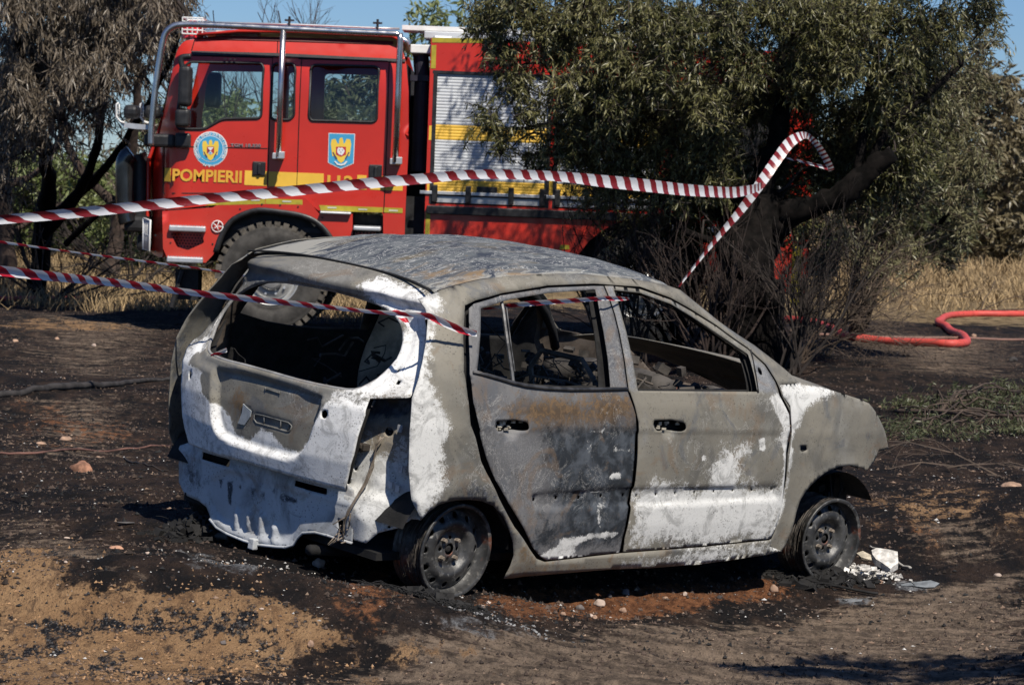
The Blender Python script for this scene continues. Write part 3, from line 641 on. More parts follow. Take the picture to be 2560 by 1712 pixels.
for a in ((1605, 290), (1588, 552), (1530, 655), (1578, 680)):
    P = on_cor(z4(a), .035)[0]; m.box(P, (.003, .012, .014))
m.build('mounting_tab', MB_low, corner)
# --- interior
def cbox(m, a, b): return m.mm(cs(np.array(a)), cs(np.array(b)))
m = MB(); cbox(m, (-.30, -.60, -.06), (.0, .60, -.03)); cbox(m, (.0, -.66, -.06), (2.0, .66, -.03)); cbox(m, (2.0, -.45, -.05), (2.6, .45, .35)); cbox(m, (1.94, -.60, -.05), (2.0, .60, .50)); cbox(m, (.55, -.62, -.03), (.75, .62, .08))
m.build('floor_pan', M_soot, car)
for s in (-1, 1):
    for xw, rw_ in ((-.02, .31), (2.35, .33)):
        V = []; F = []; n = 16
        for j, yy in enumerate((.48, .50, .735)):
            for k in range(n + 1):
                a = math.pi * ((.02 if xw < 1 else .2) + (.86 if xw < 1 else .75) * k / n); r_ = rw_ * (.55 if j == 0 else 1); V.append(cs(np.array([xw + r_ * math.cos(a), s * yy, -.02 + r_ * math.sin(a)])))
        for j in range(2):
            for k in range(n): F.append((j * (n + 1) + k, j * (n + 1) + k + 1, (j + 1) * (n + 1) + k + 1, (j + 1) * (n + 1) + k))
        mesh('wheel_housing', V, F, M_soot, car)
m = MB(); cbox(m, (2.60, -.50, .13), (2.66, .50, .22)); cbox(m, (2.62, -.44, .16), (2.75, -.37, .22)); cbox(m, (2.60, .36, .14), (2.74, .44, .22)); cbox(m, (2.45, -.52, .28), (2.62, -.44, .32)); cbox(m, (2.5, -.60, .14), (2.6, -.50, .26))
for k in range(26):
    p = np.array([rr.uniform(2.42, 2.66), rr.uniform(-.62, -.36), rr.uniform(.06, .33)]); m.box(cs(p), [rr.uniform(.006, .03) for _ in range(3)], Matrix.Rotation(rr.random() * 3, 3, 'Y'))
for k in range(14):
    p = np.array([rr.uniform(2.40, 2.6), rr.uniform(-.64, -.5), rr.uniform(.15, .3)]); m.tube([cs(p), cs(p + np.array([rr.uniform(-.03, .03), rr.uniform(-.03, .03), -rr.uniform(.05, .16)]))], .006, 5)
m.build('front_crash_beam', M_soot, car)
m = MB(); m.tube([cs(np.array([2.37, -.60, -.05])), cs(np.array([2.36, -.54, .15])), cs(np.array([2.33, -.50, .36]))], [.035, .03, .03], 8)
m.build('strut', M_soot, car, smooth=True); m = MB()
m.tube([cs(np.array([2.36, -.68, .0])), cs(np.array([2.35, -.1, -.03])), cs(np.array([2.36, .68, 0]))], .025, 8); m.build('front_axle_beam', M_soot, car, smooth=True); m = MB(); m.tube([cs(np.array([0, -.66, 0])), cs(np.array([0.05, -.5, -.02])), cs(np.array([.05, .5, -.02])), cs(np.array([0, .66, 0]))], .03, 8)
m.build('rear_axle_beam', M_soot, car, smooth=True); m = MB(); m.tube([cs(np.array([.45, -.2, -.09])), cs(np.array([-.1, -.25, -.1])), cs(np.array([-.38, -.3, -.08]))], .022, 8)
ab = m.build('exhaust_pipe', M_soot, car, smooth=True)
# far B pillar with its wide foot, far belt rail
def pill(s):
    V = []; F = []
    prof = [(.77, .07, 1.04), (.79, .065, .95), (.82, .07, .85), (.84, .085, .72), (.85, .12, .60), (.85, .14, .45), (.85, .10, .3), (.85, .12, 0)]
    for x, hw_, z in prof:
        yy = float(halfw(x, min(z, 1.03))) - .05
        for dx, dy in ((-1, 0), (-.8, .03), (.8, .03), (1, 0)): V.append(cs(np.array([x + dx * hw_, s * (yy - dy), z])))
    for i in range(len(prof) - 1):
        for k in range(3): F.append((i * 4 + k, i * 4 + k + 1, i * 4 + k + 5, i * 4 + k + 4))
    o = mesh('centre_pillar', V, F, M_innergrey if s < 0 else plain('tan_steel_painted_sun', (.52, .44, .35), .8, var=.4, scale=8, bump=.3), car); mo = o.modifiers.new('t', 'SOLIDIFY'); mo.thickness = .004; sb = o.modifiers.new('s', 'SUBSURF'); sb.levels = sb.render_levels = 2  # far pillar gets a lightened tan that stands for sunlight on it
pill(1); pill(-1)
# rear shelf wreck and seat frames
m = MB()
for k in range(60):
    p = np.array([rr.uniform(-.20, .18), rr.uniform(-.50, .5), .40 + rr.uniform(-.02, .10)]); d = np.array([rr.gauss(0, .05), rr.gauss(0, .16), rr.gauss(0, .015)]); m.tube([cs(p), cs(p + d)], rr.uniform(.003, .009), 5)
for k in range(30):
    p = np.array([rr.uniform(-.25, .15), rr.uniform(-.50, .4), .42]); m.tube([cs(p), cs(p + np.array([0, rr.gauss(0, .01), rr.uniform(.03, .12)]))], rr.uniform(.003, .007), 5)
for k in range(40):
    p = np.array([rr.uniform(-.25, .25), rr.uniform(-.52, .52), .36 + rr.uniform(-.04, .06)]); m.box(cs(p), (rr.uniform(.01, .05), rr.uniform(.01, .08), .006), Matrix.Rotation(rr.random() * 3, 3, 'Z') @ Matrix.Rotation(rr.gauss(0, .4), 3, 'X'))
tag(m.build('rear_seat_wreck', plain('charred_seat', (.03, .028, .026), .8, var=.6, scale=9), car), kind='stuff')
def seat(xc, yc):
    m = MB(); T = lambda x, y, z: cs(np.array([xc + x, yc + y, z]))
    for s in (-1, 1):
        m.tube([T(0.0, s * .20, .12), T(-.05, s * .20, .35), T(-.16, s * .19, .66)], .012, 6); m.tube([T(0, s * .22, .10), T(.45, s * .22, .12)], .016, 6)
    m.tube([T(-.16, -.19, .66), T(-.18, -.12, .74), T(-.18, .12, .74), T(-.16, .19, .66)], .012, 6)
    for k in range(7): z = .2 + k * .07; m.tube([T(-.03 - k * .02, -.19, z), T(-.01 - k * .02, 0, z + .01), T(-.03 - k * .02, .19, z)], .005, 5)
    for k in range(6): m.tube([T(.05 + k * .07, -.21, .12), T(.05 + k * .07, .21, .11)], .006, 5)
    m.mm(T(-.06, -.19, .33), T(-.02, .19, .47))
    m.build('seat_frame', M_innergrey, car, smooth=False)
seat(1.02, -.36); seat(1.02, .36)
m = MB(); m.tube([cs(np.array([1.78, y, .55 + .01 * math.sin(9 * y)])) for y in np.linspace(-.60, .60, 14)], [.05, .07, .08, .075, .06, .085, .09, .085, .06, .08, .085, .08, .07, .05], 10)
m.tube([cs(np.array([1.52, -.34, .56])), cs(np.array([1.7, -.35, .48])), cs(np.array([1.88, -.35, .34]))], [.03, .022, .025], 8)
m.mm(cs(np.array([1.62, -.12, .20])), cs(np.array([1.80, .12, .56])))
m.build('dashboard_beam', plain('burnt_dashboard_metal', (.05, .045, .04), .8, var=.6, scale=9, bump=.4), car, smooth=True)
m = MB()
for k in range(22):
    p = np.array([rr.uniform(.95, 1.75), rr.uniform(-.60, -.15), rr.uniform(.48, .62)]); P = [p]
    for j in range(5): P.append(P[-1] + np.array([rr.gauss(0, .03), rr.gauss(0, .03), -abs(rr.gauss(0, .03))]))
    m.tube([cs(q) for q in P], rr.uniform(.0025, .005), 5)
m.build('wiring', plain('scorched_copper_wire', (.12, .05, .035), .6, .3, var=.5, scale=20), car, smooth=True)
m = MB()
for k in range(160):
    p = np.array([rr.uniform(.35, 1.75), rr.uniform(-.62, .60), rr.uniform(.08, .56)]); m.box(cs(p), [rr.uniform(.006, .035), rr.uniform(.006, .03), rr.uniform(.004, .02)], Matrix.Rotation(rr.random() * 3, 3, 'Z') @ Matrix.Rotation(rr.gauss(0, .5), 3, 'X'))
tag(m.build('cabin_wreckage', plain('charred_wreckage', (.035, .03, .026), .85, var=.7, scale=9, bump=.4), car), kind='stuff')
m = MB()
for k in range(150):
    p = np.array([rr.uniform(.25, 1.8), rr.uniform(-.60, .60), rr.uniform(.35, .70) - .1 * rr.random()]); P = [p]
    for j in range(4): P.append(P[-1] + np.array([rr.gauss(0, .04), rr.gauss(0, .04), rr.gauss(-.01, .035)]))
    m.tube([cs(q) for q in P], rr.uniform(.002, .008), 4)
for k in range(16):
    c_ = np.array([rr.uniform(.3, 1.5), rr.uniform(-.5, .1), rr.uniform(.42, .6)]); r_ = rr.uniform(.015, .035)
    m.tube([cs(c_ + np.array([r_ * math.cos(a), r_ * math.sin(a), .006 * a])) for a in np.linspace(0, 18, 40)], .002, 4)
tag(m.build('seat_springs', plain('burnt_springs', (.07, .058, .048), .7, .2, var=.5, scale=20), car), kind='stuff')
m = MB()
for k in range(110):
    p = np.array([rr.uniform(1.0, 1.9), rr.uniform(-.62, .60), rr.uniform(.42, .66)]); m.box(cs(p), [rr.uniform(.006, .035), rr.uniform(.006, .03), rr.uniform(.004, .02)], Matrix.Rotation(rr.random() * 3, 3, 'Z') @ Matrix.Rotation(rr.gauss(0, .6), 3, 'X'))
tag(m.build('melted_dashboard', plain('melted_trim', (.04, .035, .03), .85, var=.6, scale=12, bump=.4), car), kind='stuff')
panel('firewall', [(-.62, -.05), (.62, -.05), (.64, .45), (.55, .60), (-.55, .60), (-.64, .45)], [], lambda V: cs(np.stack([1.93 + .02 * vnoise(V, 6), V[:, 0], V[:, 1]], 1)), .06, M_inner, car, .004)
# --- wheels: bare steel rims
def rim(x, s, steer=0, camber=0, root=None):
    w_ = empty('wheel', cs(np.array([x, s * .66, 0 if x < 1 else -.005]))); w_.parent = car
    w_.rotation_euler = (camber, 0, steer)
    ax = (0, s, 0)
    R = .192
    m = MB()  # barrel: outer flange, bead seats, drop centre
    m.lathe([(R - .016, .073), (R - .004, .078), (R, .074), (R, .068), (R - .010, .062), (R - .013, .03), (R - .030, .018), (R - .034, -.03), (R - .016, -.045), (R - .012, -.078), (R, -.084), (R, -.09), (R - .006, -.094), (R - .02, -.085), (R - .024, -.045), (R - .042, -.03), (R - .038, .014), (R - .022, .026), (R - .018, .060), (R - .016, .073)], 56, (0, 0, 0), ax, (1, 0, 0))
    b = m.build('barrel', M_rim, w_, smooth=True)
    def prof(r): return interp(r, [0, .028, .034, .05, .062, .078, .092, .105, .12, .135, .150, .162, .168], [.030, .030, .026, .026, .020, .022, .046, .050, .046, .034, .028, .020, .008])
    def ds(V):
        r = np.hypot(V[:, 0], V[:, 1]); return np.stack([V[:, 0], s * prof(r), V[:, 1]], 1)
    outer = [(.166 * math.cos(t), .166 * math.sin(t)) for t in np.linspace(0, 2 * math.pi, 56, endpoint=False)]
    holes = [circ((.139 * math.cos(2 * math.pi * k / 12), .139 * math.sin(2 * math.pi * k / 12)), .0125, .0125, 14) for k in range(12)] + [circ((0, 0), .023, .023, 16)]
    holes += [circ((.046 * math.cos(t), .046 * math.sin(t)), .008, .008, 8) for t in (0, 1.57, 3.14, 4.71)]
    panel('disc', outer, holes, ds, .009, M_rim, w_, .003, flip=(s < 0))
    for t in (.79, 2.36, 3.93, 5.5):
        m = MB(); c = (.05 * math.cos(t), s * .028, .05 * math.sin(t)); m.lathe([(0, .020), (.007, .020), (.0095, .015), (.0095, .004), (.013, 0), (.013, -.01)], 6, c, ax, (1, 0, 0)); m.build('lug_nut', M_bolt, w_)
    m = MB(); m.lathe([(0, .028), (.010, .030), (.018, .022), (.020, .0), (.05, -.02), (.12, -.03), (.12, -.05)], 20, (0, 0, 0), ax, (1, 0, 0)); m.build('hub', M_bolt if x > 5 else M_soot, w_, smooth=True)
    m = MB(); r_ = random.Random(int(x * 10) + s)
    for k in range(46):
        a0 = r_.uniform(0, 6.28); L = r_.uniform(1.2, 4.5); yy = r_.uniform(-.085, .055); rad = R - .012 + abs(r_.gauss(0, .006)); P = []
        for j in range(13):
            a = a0 + L * j / 12; sag = .012 * max(0, -math.sin(a)) * r_.random()
            P.append((math.cos(a) * (rad + sag), s * yy + r_.gauss(0, .0015), math.sin(a) * (rad + sag)))
        m.tube(P, .0011, 3)
    m.build('tyre_wire', M_wire, w_)
    return w_
rim(0, -1, 0, .02); rim(2.37, -1, -.06, 0); rim(0, 1); rim(2.37, 1, -.06)
# ------------------------------------------------------------------ the fire engine
YT = 31.3
def T(pts, Y=YT): return [(float(p[0]), float(p[2])) for p in (at_y(x, y, Y) for x, y in pts)]
TB = np.array([T(z2((1500, 900)))[0][0] + 2.2, YT + 1.2, 0.0])
truck = empty('fire_engine', TB, 'red fire engine with yellow stripes and silver roll bars behind the burnt car', 'fire engine')
def red_mat():
    t = NT('red_lacquer'); n = t.noise(1.6, 5); z = t.n('SeparateXYZ', ins={0: t.n('NewGeometry').outputs['Position']}).outputs[2]
    dust = t.math('MULTIPLY', t.ramp(t.math('ADD', z, t.math('MULTIPLY', t.noise(5, 6), 1.2)), 2.2, .8), .22)
    c = t.mix(t.ramp(n, .35, .65), (.50, .026, .014), (.43, .022, .012)); c = t.mix(dust, c, (.30, .16, .11))
    t.set(col=c, rough=t.n('MapRange', ins={0: t.noise(9, 5), 3: .22, 4: .38}).outputs[0], spec=.45, coat=.25); t.bump(t.noise(3, 2), .06, .01); return t.m
M_red = red_mat()
M_yel = plain('yellow_film', (.72, .44, .055), .45, var=.06, scale=3)
M_lime = plain('lime_reflective_tape', (.36, .30, .03), .45, var=.12, scale=12)
M_gold = plain('golden_lettering', (.62, .34, .04), .5, var=.06)
M_blk = plain('black_plastic', (.018, .018, .019), .45, var=.3, scale=12, bump=.1)
M_rub = plain('dusty_tyre_rubber', (.045, .042, .038), .85, var=.35, scale=9, bump=.3)
M_dust = plain('dusty_tread', (.085, .075, .062), .9, var=.4, scale=14, bump=.3)
M_inox = plain('brushed_steel_tube', (.50, .50, .50), .28, .95, var=.12, scale=3)
M_alu = plain('ribbed_aluminium', (.52, .53, .54), .42, .55, var=.08, scale=8)
M_shut = plain('silver_shutter_slats', (.46, .48, .50), .45, .15, var=.05, scale=3)
M_white = plain('white_enamel', (.70, .70, .68), .5, var=.08)
M_chas = plain('dark_chassis_paint', (.012, .012, .013), .7, var=.4, scale=9)
M_navy = plain('dark_intake_plastic', (.020, .018, .030), .5, var=.2)
M_cabin = plain('grey_cabin_trim', (.03, .03, .032), .8, var=.2)
def glass():
    t = NT('tinted_cab_glass'); t.t.nodes.remove(t.b); o = t.t.nodes['Material Output']
    g = t.n('BsdfGlossy', ins={'Color': (1, 1, 1, 1), 'Roughness': .02}); r = t.n('BsdfTransparent', ins={'Color': (.78, .84, .83, 1)})
    f = t.n('Fresnel', ins={'IOR': 1.5}); x = t.n('MixShader', ins={0: f.outputs[0], 1: r.outputs[0], 2: g.outputs[0]}); t.t.links.new(x.outputs[0], o.inputs[0]); return t.m
M_glass = glass()
def ts(yf, x0=None):
    """side skin of the truck: plane at depth yf, rounding back at the cab front"""
    def f(V):
        y = np.full(len(V), float(yf))
        if x0 is not None: y = y + .35 * np.clip((x0 + .30 - V[:, 0]) / .30, 0, 1.3) ** 2.2
        y = y + .10 * np.clip((V[:, 1] - 2.55) / .5, 0, 1.5) ** 2 if x0 is not None else y
        return np.stack([V[:, 0], y, V[:, 1]], 1) - TB
    return f
XF = T(z1((400, 900)))[0][0]
FY = YT + 2.36
cab_o = z1((610, 236), (690, 222), (1285, 240), (2110, 268), (2190, 290), (2222, 400), (2240, 600), (2240, 1000), (2216, 1495)) + z2((2210, 600), (2056, 600), (2056, 385), (1590, 372), (1500, 300), (1200, 285), (900, 320), (455, 365), (445, 710), (395, 705), (340, 690), (312, 650), (335, 500), (332, 400)) + z1((330, 1360), (333, 1110), (350, 1003), (362, 1000), (395, 945), (430, 830), (462, 700), (505, 520), (545, 330), (572, 270))
cab_p = fillet(T(cab_o), .03, 3)
w1 = fillet(T(z1((608, 424), (650, 392), (1165, 400), (1187, 430), (1170, 802), (890, 806), (760, 880), (556, 880), (556, 780))), .05)
w2 = fillet(T(z1((1252, 404), (1400, 404), (1418, 440), (1408, 785), (1380, 812), (1240, 812))), .05)
w3 = fillet(T(z1((1530, 412), (2000, 424), (2026, 445), (2008, 815), (1980, 830), (1535, 818), (1516, 790))), .06)
cs1 = panel('cab_side', cab_p, [w1, w2, w3], ts(YT, XF), .07, M_red, truck, .03)
def far(V, yf=FY):
    P = ts(YT, XF)(V); P[:, 1] = (yf - TB[1]) - (P[:, 1] - (YT - TB[1])); return P
panel('cab_side', cab_p, [w1, w2, w3], far, .07, M_red, truck, .03, flip=True, solid_off=-1)
for w_, nm in ((w1, 'door_window'), (w2, 'quarter_window'), (w3, 'rear_door_window')):
    panel(nm, w_, [], lambda V: ts(YT + .022, XF)(V), .2, M_glass, truck)
    panel(nm, w_, [], lambda V: far(V, FY - .022), .2, M_glass, truck)
    m = MB(); P = ts(YT - .004, XF)(np.array(w_)); m.tube(list(P) + [P[0]], .014, 6); m.build('window_seal', M_blk, truck, smooth=True)
# door seams
def seam(pts, r=.0055, Y=YT - .001):
    m = MB(); P = ts(Y, XF)(np.array(dens(T(pts), .12, False))); m.tube(P, r, 4); return m
for pts in (z1((590, 352), (650, 345), (1250, 363), (1232, 800), (1222, 1100), (1214, 1350)), z1((1462, 370), (1442, 900), (1428, 1345)), z1((2098, 388), (2085, 900), (2068, 1310), (2060, 1490)), z1((1436, 368), (1462, 370), (2098, 388)), z1((455, 1000), (450, 1345), (850, 1345)), z1((680, 225), (660, 310)), z1((1284, 240), (1284, 325)), z1((395, 1003), (1215, 1022)), z1((440, 1003), (445, 1340))):
    seam(pts).build('door_seam', M_seam, truck)
def flat(name, pts, mat, off, parent=truck, th=.004, r=0, Y=YT, px=True, st=.12, xr_=0):
    q = T(pts, Y) if px else pts
    if r: q = fillet(q, r)
    V, F = tri2d(q, [], st); 
    P = ts(Y - off, XF if xr_ == 0 else None)(V); o = mesh(name, P, F.copy(), mat, parent, False); mo = o.modifiers.new('t', 'SOLIDIFY'); mo.thickness = th; mo.offset = -1
    return o
flat('drip_rail', z1((660, 311), (1285, 327), (2215, 372), (2215, 392), (1285, 355), (668, 340)), M_blk, .02, th=.02)
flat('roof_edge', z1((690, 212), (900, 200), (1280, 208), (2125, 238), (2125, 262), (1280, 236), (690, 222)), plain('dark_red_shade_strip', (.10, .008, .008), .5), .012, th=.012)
m = MB()
rf = T(z1((700, 205), (1000, 178), (1500, 182), (2120, 215), (2190, 260)))
V = []; F = []
for i, (x, z) in enumerate(rf):
    for j in range(9):
        t = j / 8; V.append(np.array([x, YT + .06 + (FY - YT - .12) * t, z + .05 * math.sin(math.pi * t)]) - TB)
for i in range(len(rf) - 1):
    for j in range(8): F.append((i * 9 + j, i * 9 + j + 1, i * 9 + j + 10, i * 9 + j + 9))
o = mesh('cab_roof', V, F, M_red, truck); o.modifiers.new('t', 'SOLIDIFY').thickness = .03
X2 = lambda x, y: np.array(T(z1((x, y)))[0])
fa = [T(z1((572, 270)))[0], T(z1((505, 520)))[0], T(z1((430, 830)))[0], T(z1((395, 945)))[0], T(z1((335, 1110)))[0], T(z2((332, 400)))[0], T(z2((315, 650)))[0]]
m = MB(); V = []; F = []
for x, z in fa:
    for j, y in enumerate(np.linspace(YT + .42, FY - .42, 7)): V.append(np.array([x - .05, y, z]) - TB)
for i in range(0, len(fa) - 3):
    for j in range(6): F.append((i * 7 + j, i * 7 + j + 1, i * 7 + j + 8, i * 7 + j + 7))
o = mesh('front_grille', V[14:], F, M_red, truck); o.modifiers.new('t', 'SOLIDIFY').thickness = .03
V2 = [V[i] for i in range(21)]; F2 = [(i * 7 + j, i * 7 + j + 1, i * 7 + j + 8, i * 7 + j + 7) for i in range(2) for j in range(6)]
mesh('windscreen', V2, F2, M_glass, truck)
xr = T(z1((2225, 900)))[0][0]
# cabin interior
def tb(m, a, b): return m.mm(np.array(a) - TB, np.array(b) - TB)
zf = 1.12
m = MB(); tb(m, (XF + .1, YT + .06, zf - .05), (xr - .04, FY - .06, zf)); m.build('cab_floor', M_cabin, truck)
m = MB(); tb(m, (xr - .06, YT + .05, zf), (xr - .02, FY - .05, 2.9)); m.build('cab_rear_wall', M_cabin, truck)
m = MB(); tb(m, (XF + .12, YT + .35, 1.55), (XF + .55, FY - .35, 1.95)); bevel(m.build('dashboard', M_cabin, truck), .06)
for yy in (YT + .55, FY - .55):
    for xx in (XF + .85, XF + 2.0):
        m = MB(); tb(m, (xx, yy - .24, zf + .3), (xx + .48, yy + .24, zf + .42)); tb(m, (xx + .42, yy - .22, zf + .42), (xx + .56, yy + .22, zf + 1.0)); bevel(m.build('seat', M_cabin, truck), .05)
c = np.array([XF + .66, YT + .62, 1.98]) - TB
m = MB(); m.tube([c + np.array([.12 * math.cos(a), .21 * math.sin(a), .17 * math.cos(a)]) for a in np.linspace(0, 6.283, 20)], .017, 6); m.tube([c, c + np.array([-.25, 0, -.35])], .03, 6); m.build('steering_wheel', M_blk, truck, smooth=True)
# handles, yellow bands, lettering
def handle(p):
    q = T(p); x = np.mean([a[0] for a in q]); z = np.mean([a[1] for a in q])
    m = MB(); tb(m, (x - .07, YT - .022, z - .075), (x + .07, YT - .002, z + .075)); o = bevel(m.build('door_handle', M_blk, truck), .02)
    m = MB(); tb(m, (x - .012, YT - .045, z - .06), (x + .022, YT - .022, z + .055)); bevel(m.build('grip', M_blk, o), .008); return o
handle(z1((1095, 1105), (1215, 1105), (1215, 1230), (1095, 1230))); handle(z1((1940, 1140), (2060, 1140), (2060, 1240), (1940, 1240)))
for q in (z1((458, 1160), (508, 1163), (505, 1262), (455, 1258)), z1((1052, 1180), (1213, 1186), (1210, 1293), (1048, 1285)), z1((1225, 1188), (1430, 1196), (1426, 1300), (1221, 1294)), z1((1434, 1196), (1625, 1203), (1622, 1310), (1430, 1300)), z1((1868, 1213), (1935, 1216), (1935, 1320), (1865, 1318)), z1((1960, 1220), (2070, 1222), (2065, 1325), (1960, 1318)), z1((2072, 1222), (2200, 1226), (2197, 1328), (2068, 1324))):
    flat('yellow_band', q, M_yel, .009 if q[0][0] < 450 else .004)
for q in (z2((830, 312), (1200, 280), (1200, 320), (760, 330)), z2((1205, 280), (1472, 290), (1472, 325), (1203, 320))): flat('reflective_strip', q, M_lime, .036)
for q in (z2((1590, 328), (2055, 345), (2052, 381), (1605, 372)), z2((2062, 345), (2198, 350), (2196, 386), (2060, 381))): flat('reflective_strip', q, M_lime, .005)
for a in ((1130, 292, .037), (1358, 302, .037), (1685, 347, .006), (1908, 360, .006), (2130, 368, .006)):
    x, y, o_ = a; flat('maker_mark', z2((x - 32, y - 7), (x + 32, y - 5), (x + 32, y + 6), (x - 32, y + 4)), plain('pale_print', (.50, .50, .42), .6), o_ + .003, th=.001)
def text(name, s, px0, px1, mat, Y, parent=truck, bold=.0, ext=.002, org=None, hpx=None):
    """lettering whose baseline runs from px0 to px1 (pixels), on the plane Y"""
    a = at_y(*px0, Y); b = at_y(*px1, Y)
    c = bpy.data.curves.new('lettering', 'FONT'); c.body = s; c.extrude = ext; c.offset = bold; c.resolution_u = 3
    o = bpy.data.objects.new('tmp', c); COL.objects.link(o); bpy.context.view_layer.update()
    me = bpy.data.meshes.new_from_object(o.evaluated_get(bpy.context.evaluated_depsgraph_get())); COL.objects.unlink(o); bpy.data.objects.remove(o)
    n = len(me.vertices); v = np.empty(n * 3, np.float32); me.vertices.foreach_get('co', v); v = v.reshape(-1, 3)
    L = np.linalg.norm(b - a); sx = L / (v[:, 0].max() - v[:, 0].min()); sy = sx
    if hpx: sy = hpx / (FPX / Y) / (v[:, 1].max() - v[:, 1].min())
    d = (b - a) / L
    P = a + np.outer((v[:, 0] - v[:, 0].min()) * sx, d) + np.outer(v[:, 1] * sy, [0, 0, 1]); P[:, 1] = Y - v[:, 2]
    me.vertices.foreach_set('co', (P - (TB if parent is truck else parent['_b'] if False else TB)).astype(np.float32).ravel()); me.materials.clear(); me.materials.append(mat)
    o = bpy.data.objects.new(name, me); COL.objects.link(o); o.parent = parent; return o
text('lettering', 'POMPIERII', z1((525, 1252))[0], z1((1028, 1268))[0], M_gold, YT - .006, bold=.03, hpx=31)
text('lettering', '112', z1((1648, 1300))[0], z1((1838, 1306))[0], M_gold, YT - .006, bold=.03, hpx=31)
text('lettering', 'TGM 18.320', z1((947, 1006))[0], z1((1168, 1010))[0], plain('grey_badge_metal', (.30, .28, .27), .4, .5), YT - .008, bold=.03, hpx=8)
# round crest
M_cblue = plain('crest_blue', (.05, .30, .52), .5, var=.04); M_cgold = plain('crest_yellow', (.72, .50, .06), .5, var=.05); M_cred = plain('crest_red', (.40, .03, .04), .5); M_cwht = plain('crest_white', (.65, .66, .66), .5, var=.04); M_cdk = plain('crest_dark_print', (.08, .06, .10), .6)
def eagle(parent, cx_, cy_, s, Y0, shield):
    q = lambda pts: z1(*[(cx_ + a * s, cy_ + b * s) for a, b in pts])
    flat('eagle', q([(-.06, -.62), (.06, -.66), (.12, -.5), (.14, -.3), (.2, -.36), (.3, -.58), (.5, -.55), (.55, -.3), (.5, .1), (.46, .36), (.3, .3), (.22, .42), (.16, .6), (0, .72), (-.16, .6), (-.22, .42), (-.3, .3), (-.46, .36), (-.5, .1), (-.55, -.3), (-.5, -.55), (-.3, -.58), (-.2, -.36), (-.12, -.3), (-.1, -.5)]), M_cgold, Y0, parent, .001)
    if shield == 0:
        flat('shield', q([(-.24, -.2), (.24, -.2), (.24, .2), (0, .36), (-.24, .2)]), M_cred, Y0 + .0015, parent, .001)
        flat('shield_quarter', q([(-.2, -.16), (.2, -.16), (.03, .06), (-.03, .06)]), M_cwht, Y0 + .003, parent, .001); flat('shield_quarter', q([(-.16, .24), (0, .08), (.16, .24), (0, .34)]), M_cwht, Y0 + .003, parent, .001)
        flat('shield_quarter', q([(-.07, .16), (.07, .16), (.06, .27), (-.06, .27)]), M_cblue, Y0 + .0045, parent, .001); flat('shield_quarter', q([(-.17, -.02), (-.05, .07), (-.17, .16)]), M_cdk, Y0 + .003, parent, .001)
    else:
        flat('shield', q([(-.27, -.16), (.27, -.16), (.27, .26), (0, .38), (-.27, .26)]), M_cred, Y0 + .0015, parent, .001)
        flat('shield_beast', q([(-.2, -.02), (-.12, -.14), (-.05, -.08), (.05, -.12), (.14, -.04), (.2, .06), (.14, .2), (.05, .3), (-.1, .26), (-.2, .14)]), M_cwht, Y0 + .003, parent, .001)
        for a in ((-.08, .02), (.08, .02), (0, .14)): flat('shield_beast_mark', q([(a[0] - .04, a[1] - .03), (a[0] + .04, a[1] - .02), (a[0], a[1] + .04)]), M_cdk, Y0 + .0045, parent, .001)
    for sgn in (-1, 1): flat('crossed_tool', q([(sgn * .2, .5), (sgn * .28, .5), (sgn * .46, .14), (sgn * .4, .12)]), M_cdk, Y0 + .003, parent, .001)
def ring(cx_, cy_, r, n=40): return z1(*[(cx_ + r * math.cos(2 * math.pi * k / n), cy_ + r * 1.02 * math.sin(2 * math.pi * k / n)) for k in range(n)])
e1 = flat('round_crest', ring(803, 1023, 123), M_cwht, .003); flat('crest_ring', ring(803, 1023, 117), M_cblue, .005, e1, .001); flat('crest_line', ring(803, 1023, 94), M_cwht, .0065, e1, .001); flat('crest_field', ring(803, 1023, 90), M_cblue, .008, e1, .001)
eagle(e1, 803, 1030, 110, .010, 0)
def ringtext(s, a0, a1, r, par, cx_=803, cy_=1023):
    for i, ch in enumerate(s):
        if ch == ' ': continue
        t = math.radians(a0 + (a1 - a0) * i / (len(s) - 1)); x = cx_ + r * math.sin(t); y = cy_ - r * 1.02 * math.cos(t)
        dx = math.cos(t) * 5; dy = math.sin(t) * 5
        cv = bpy.data.curves.new('t', 'FONT'); cv.body = ch; cv.extrude = .02; cv.offset = .001; cv.align_x = 'CENTER'; cv.size = .040; cv.resolution_u = 2
        o = bpy.data.objects.new('tmp', cv); COL.objects.link(o); bpy.context.view_layer.update()
        me = bpy.data.meshes.new_from_object(o.evaluated_get(bpy.context.evaluated_depsgraph_get())); COL.objects.unlink(o); bpy.data.objects.remove(o)
        n = len(me.vertices); v = np.empty(n * 3, np.float32); me.vertices.foreach_get('co', v); v = v.reshape(-1, 3)
        c0 = at_y(*z1((x, y))[0], YT - .0075); ang = -t - .038; ca, sa = math.cos(ang), math.sin(ang)
        P = np.stack([c0[0] + v[:, 0] * ca - v[:, 1] * sa, YT - .0075 - v[:, 2] * .05, c0[2] + v[:, 0] * sa + v[:, 1] * ca], 1)
        allv.append(P); 
        for p in me.polygons: allf.append([i_ + base[0] for i_ in p.vertices])
        base[0] += n
allv = []; allf = []; base = [0]
ringtext('DEPARTAMENTUL PENTRU SITUATII DE URGENTA', -125, 125, 99, e1)
ringtext('M.A.I.', 200, 160, 112, e1)
mesh('crest_lettering', np.concatenate(allv) - TB, allf, M_cwht, e1, False)
e2 = flat('shield_crest', z1((1660, 908), (1852, 915), (1842, 1130), (1748, 1170), (1655, 1125)), M_cwht, .003)
flat('crest_field', z1((1664, 913), (1847, 919), (1838, 1126), (1748, 1164), (1660, 1121)), M_cblue, .005, e2, .001); eagle(e2, 1750, 1030, 135, .007, 1)
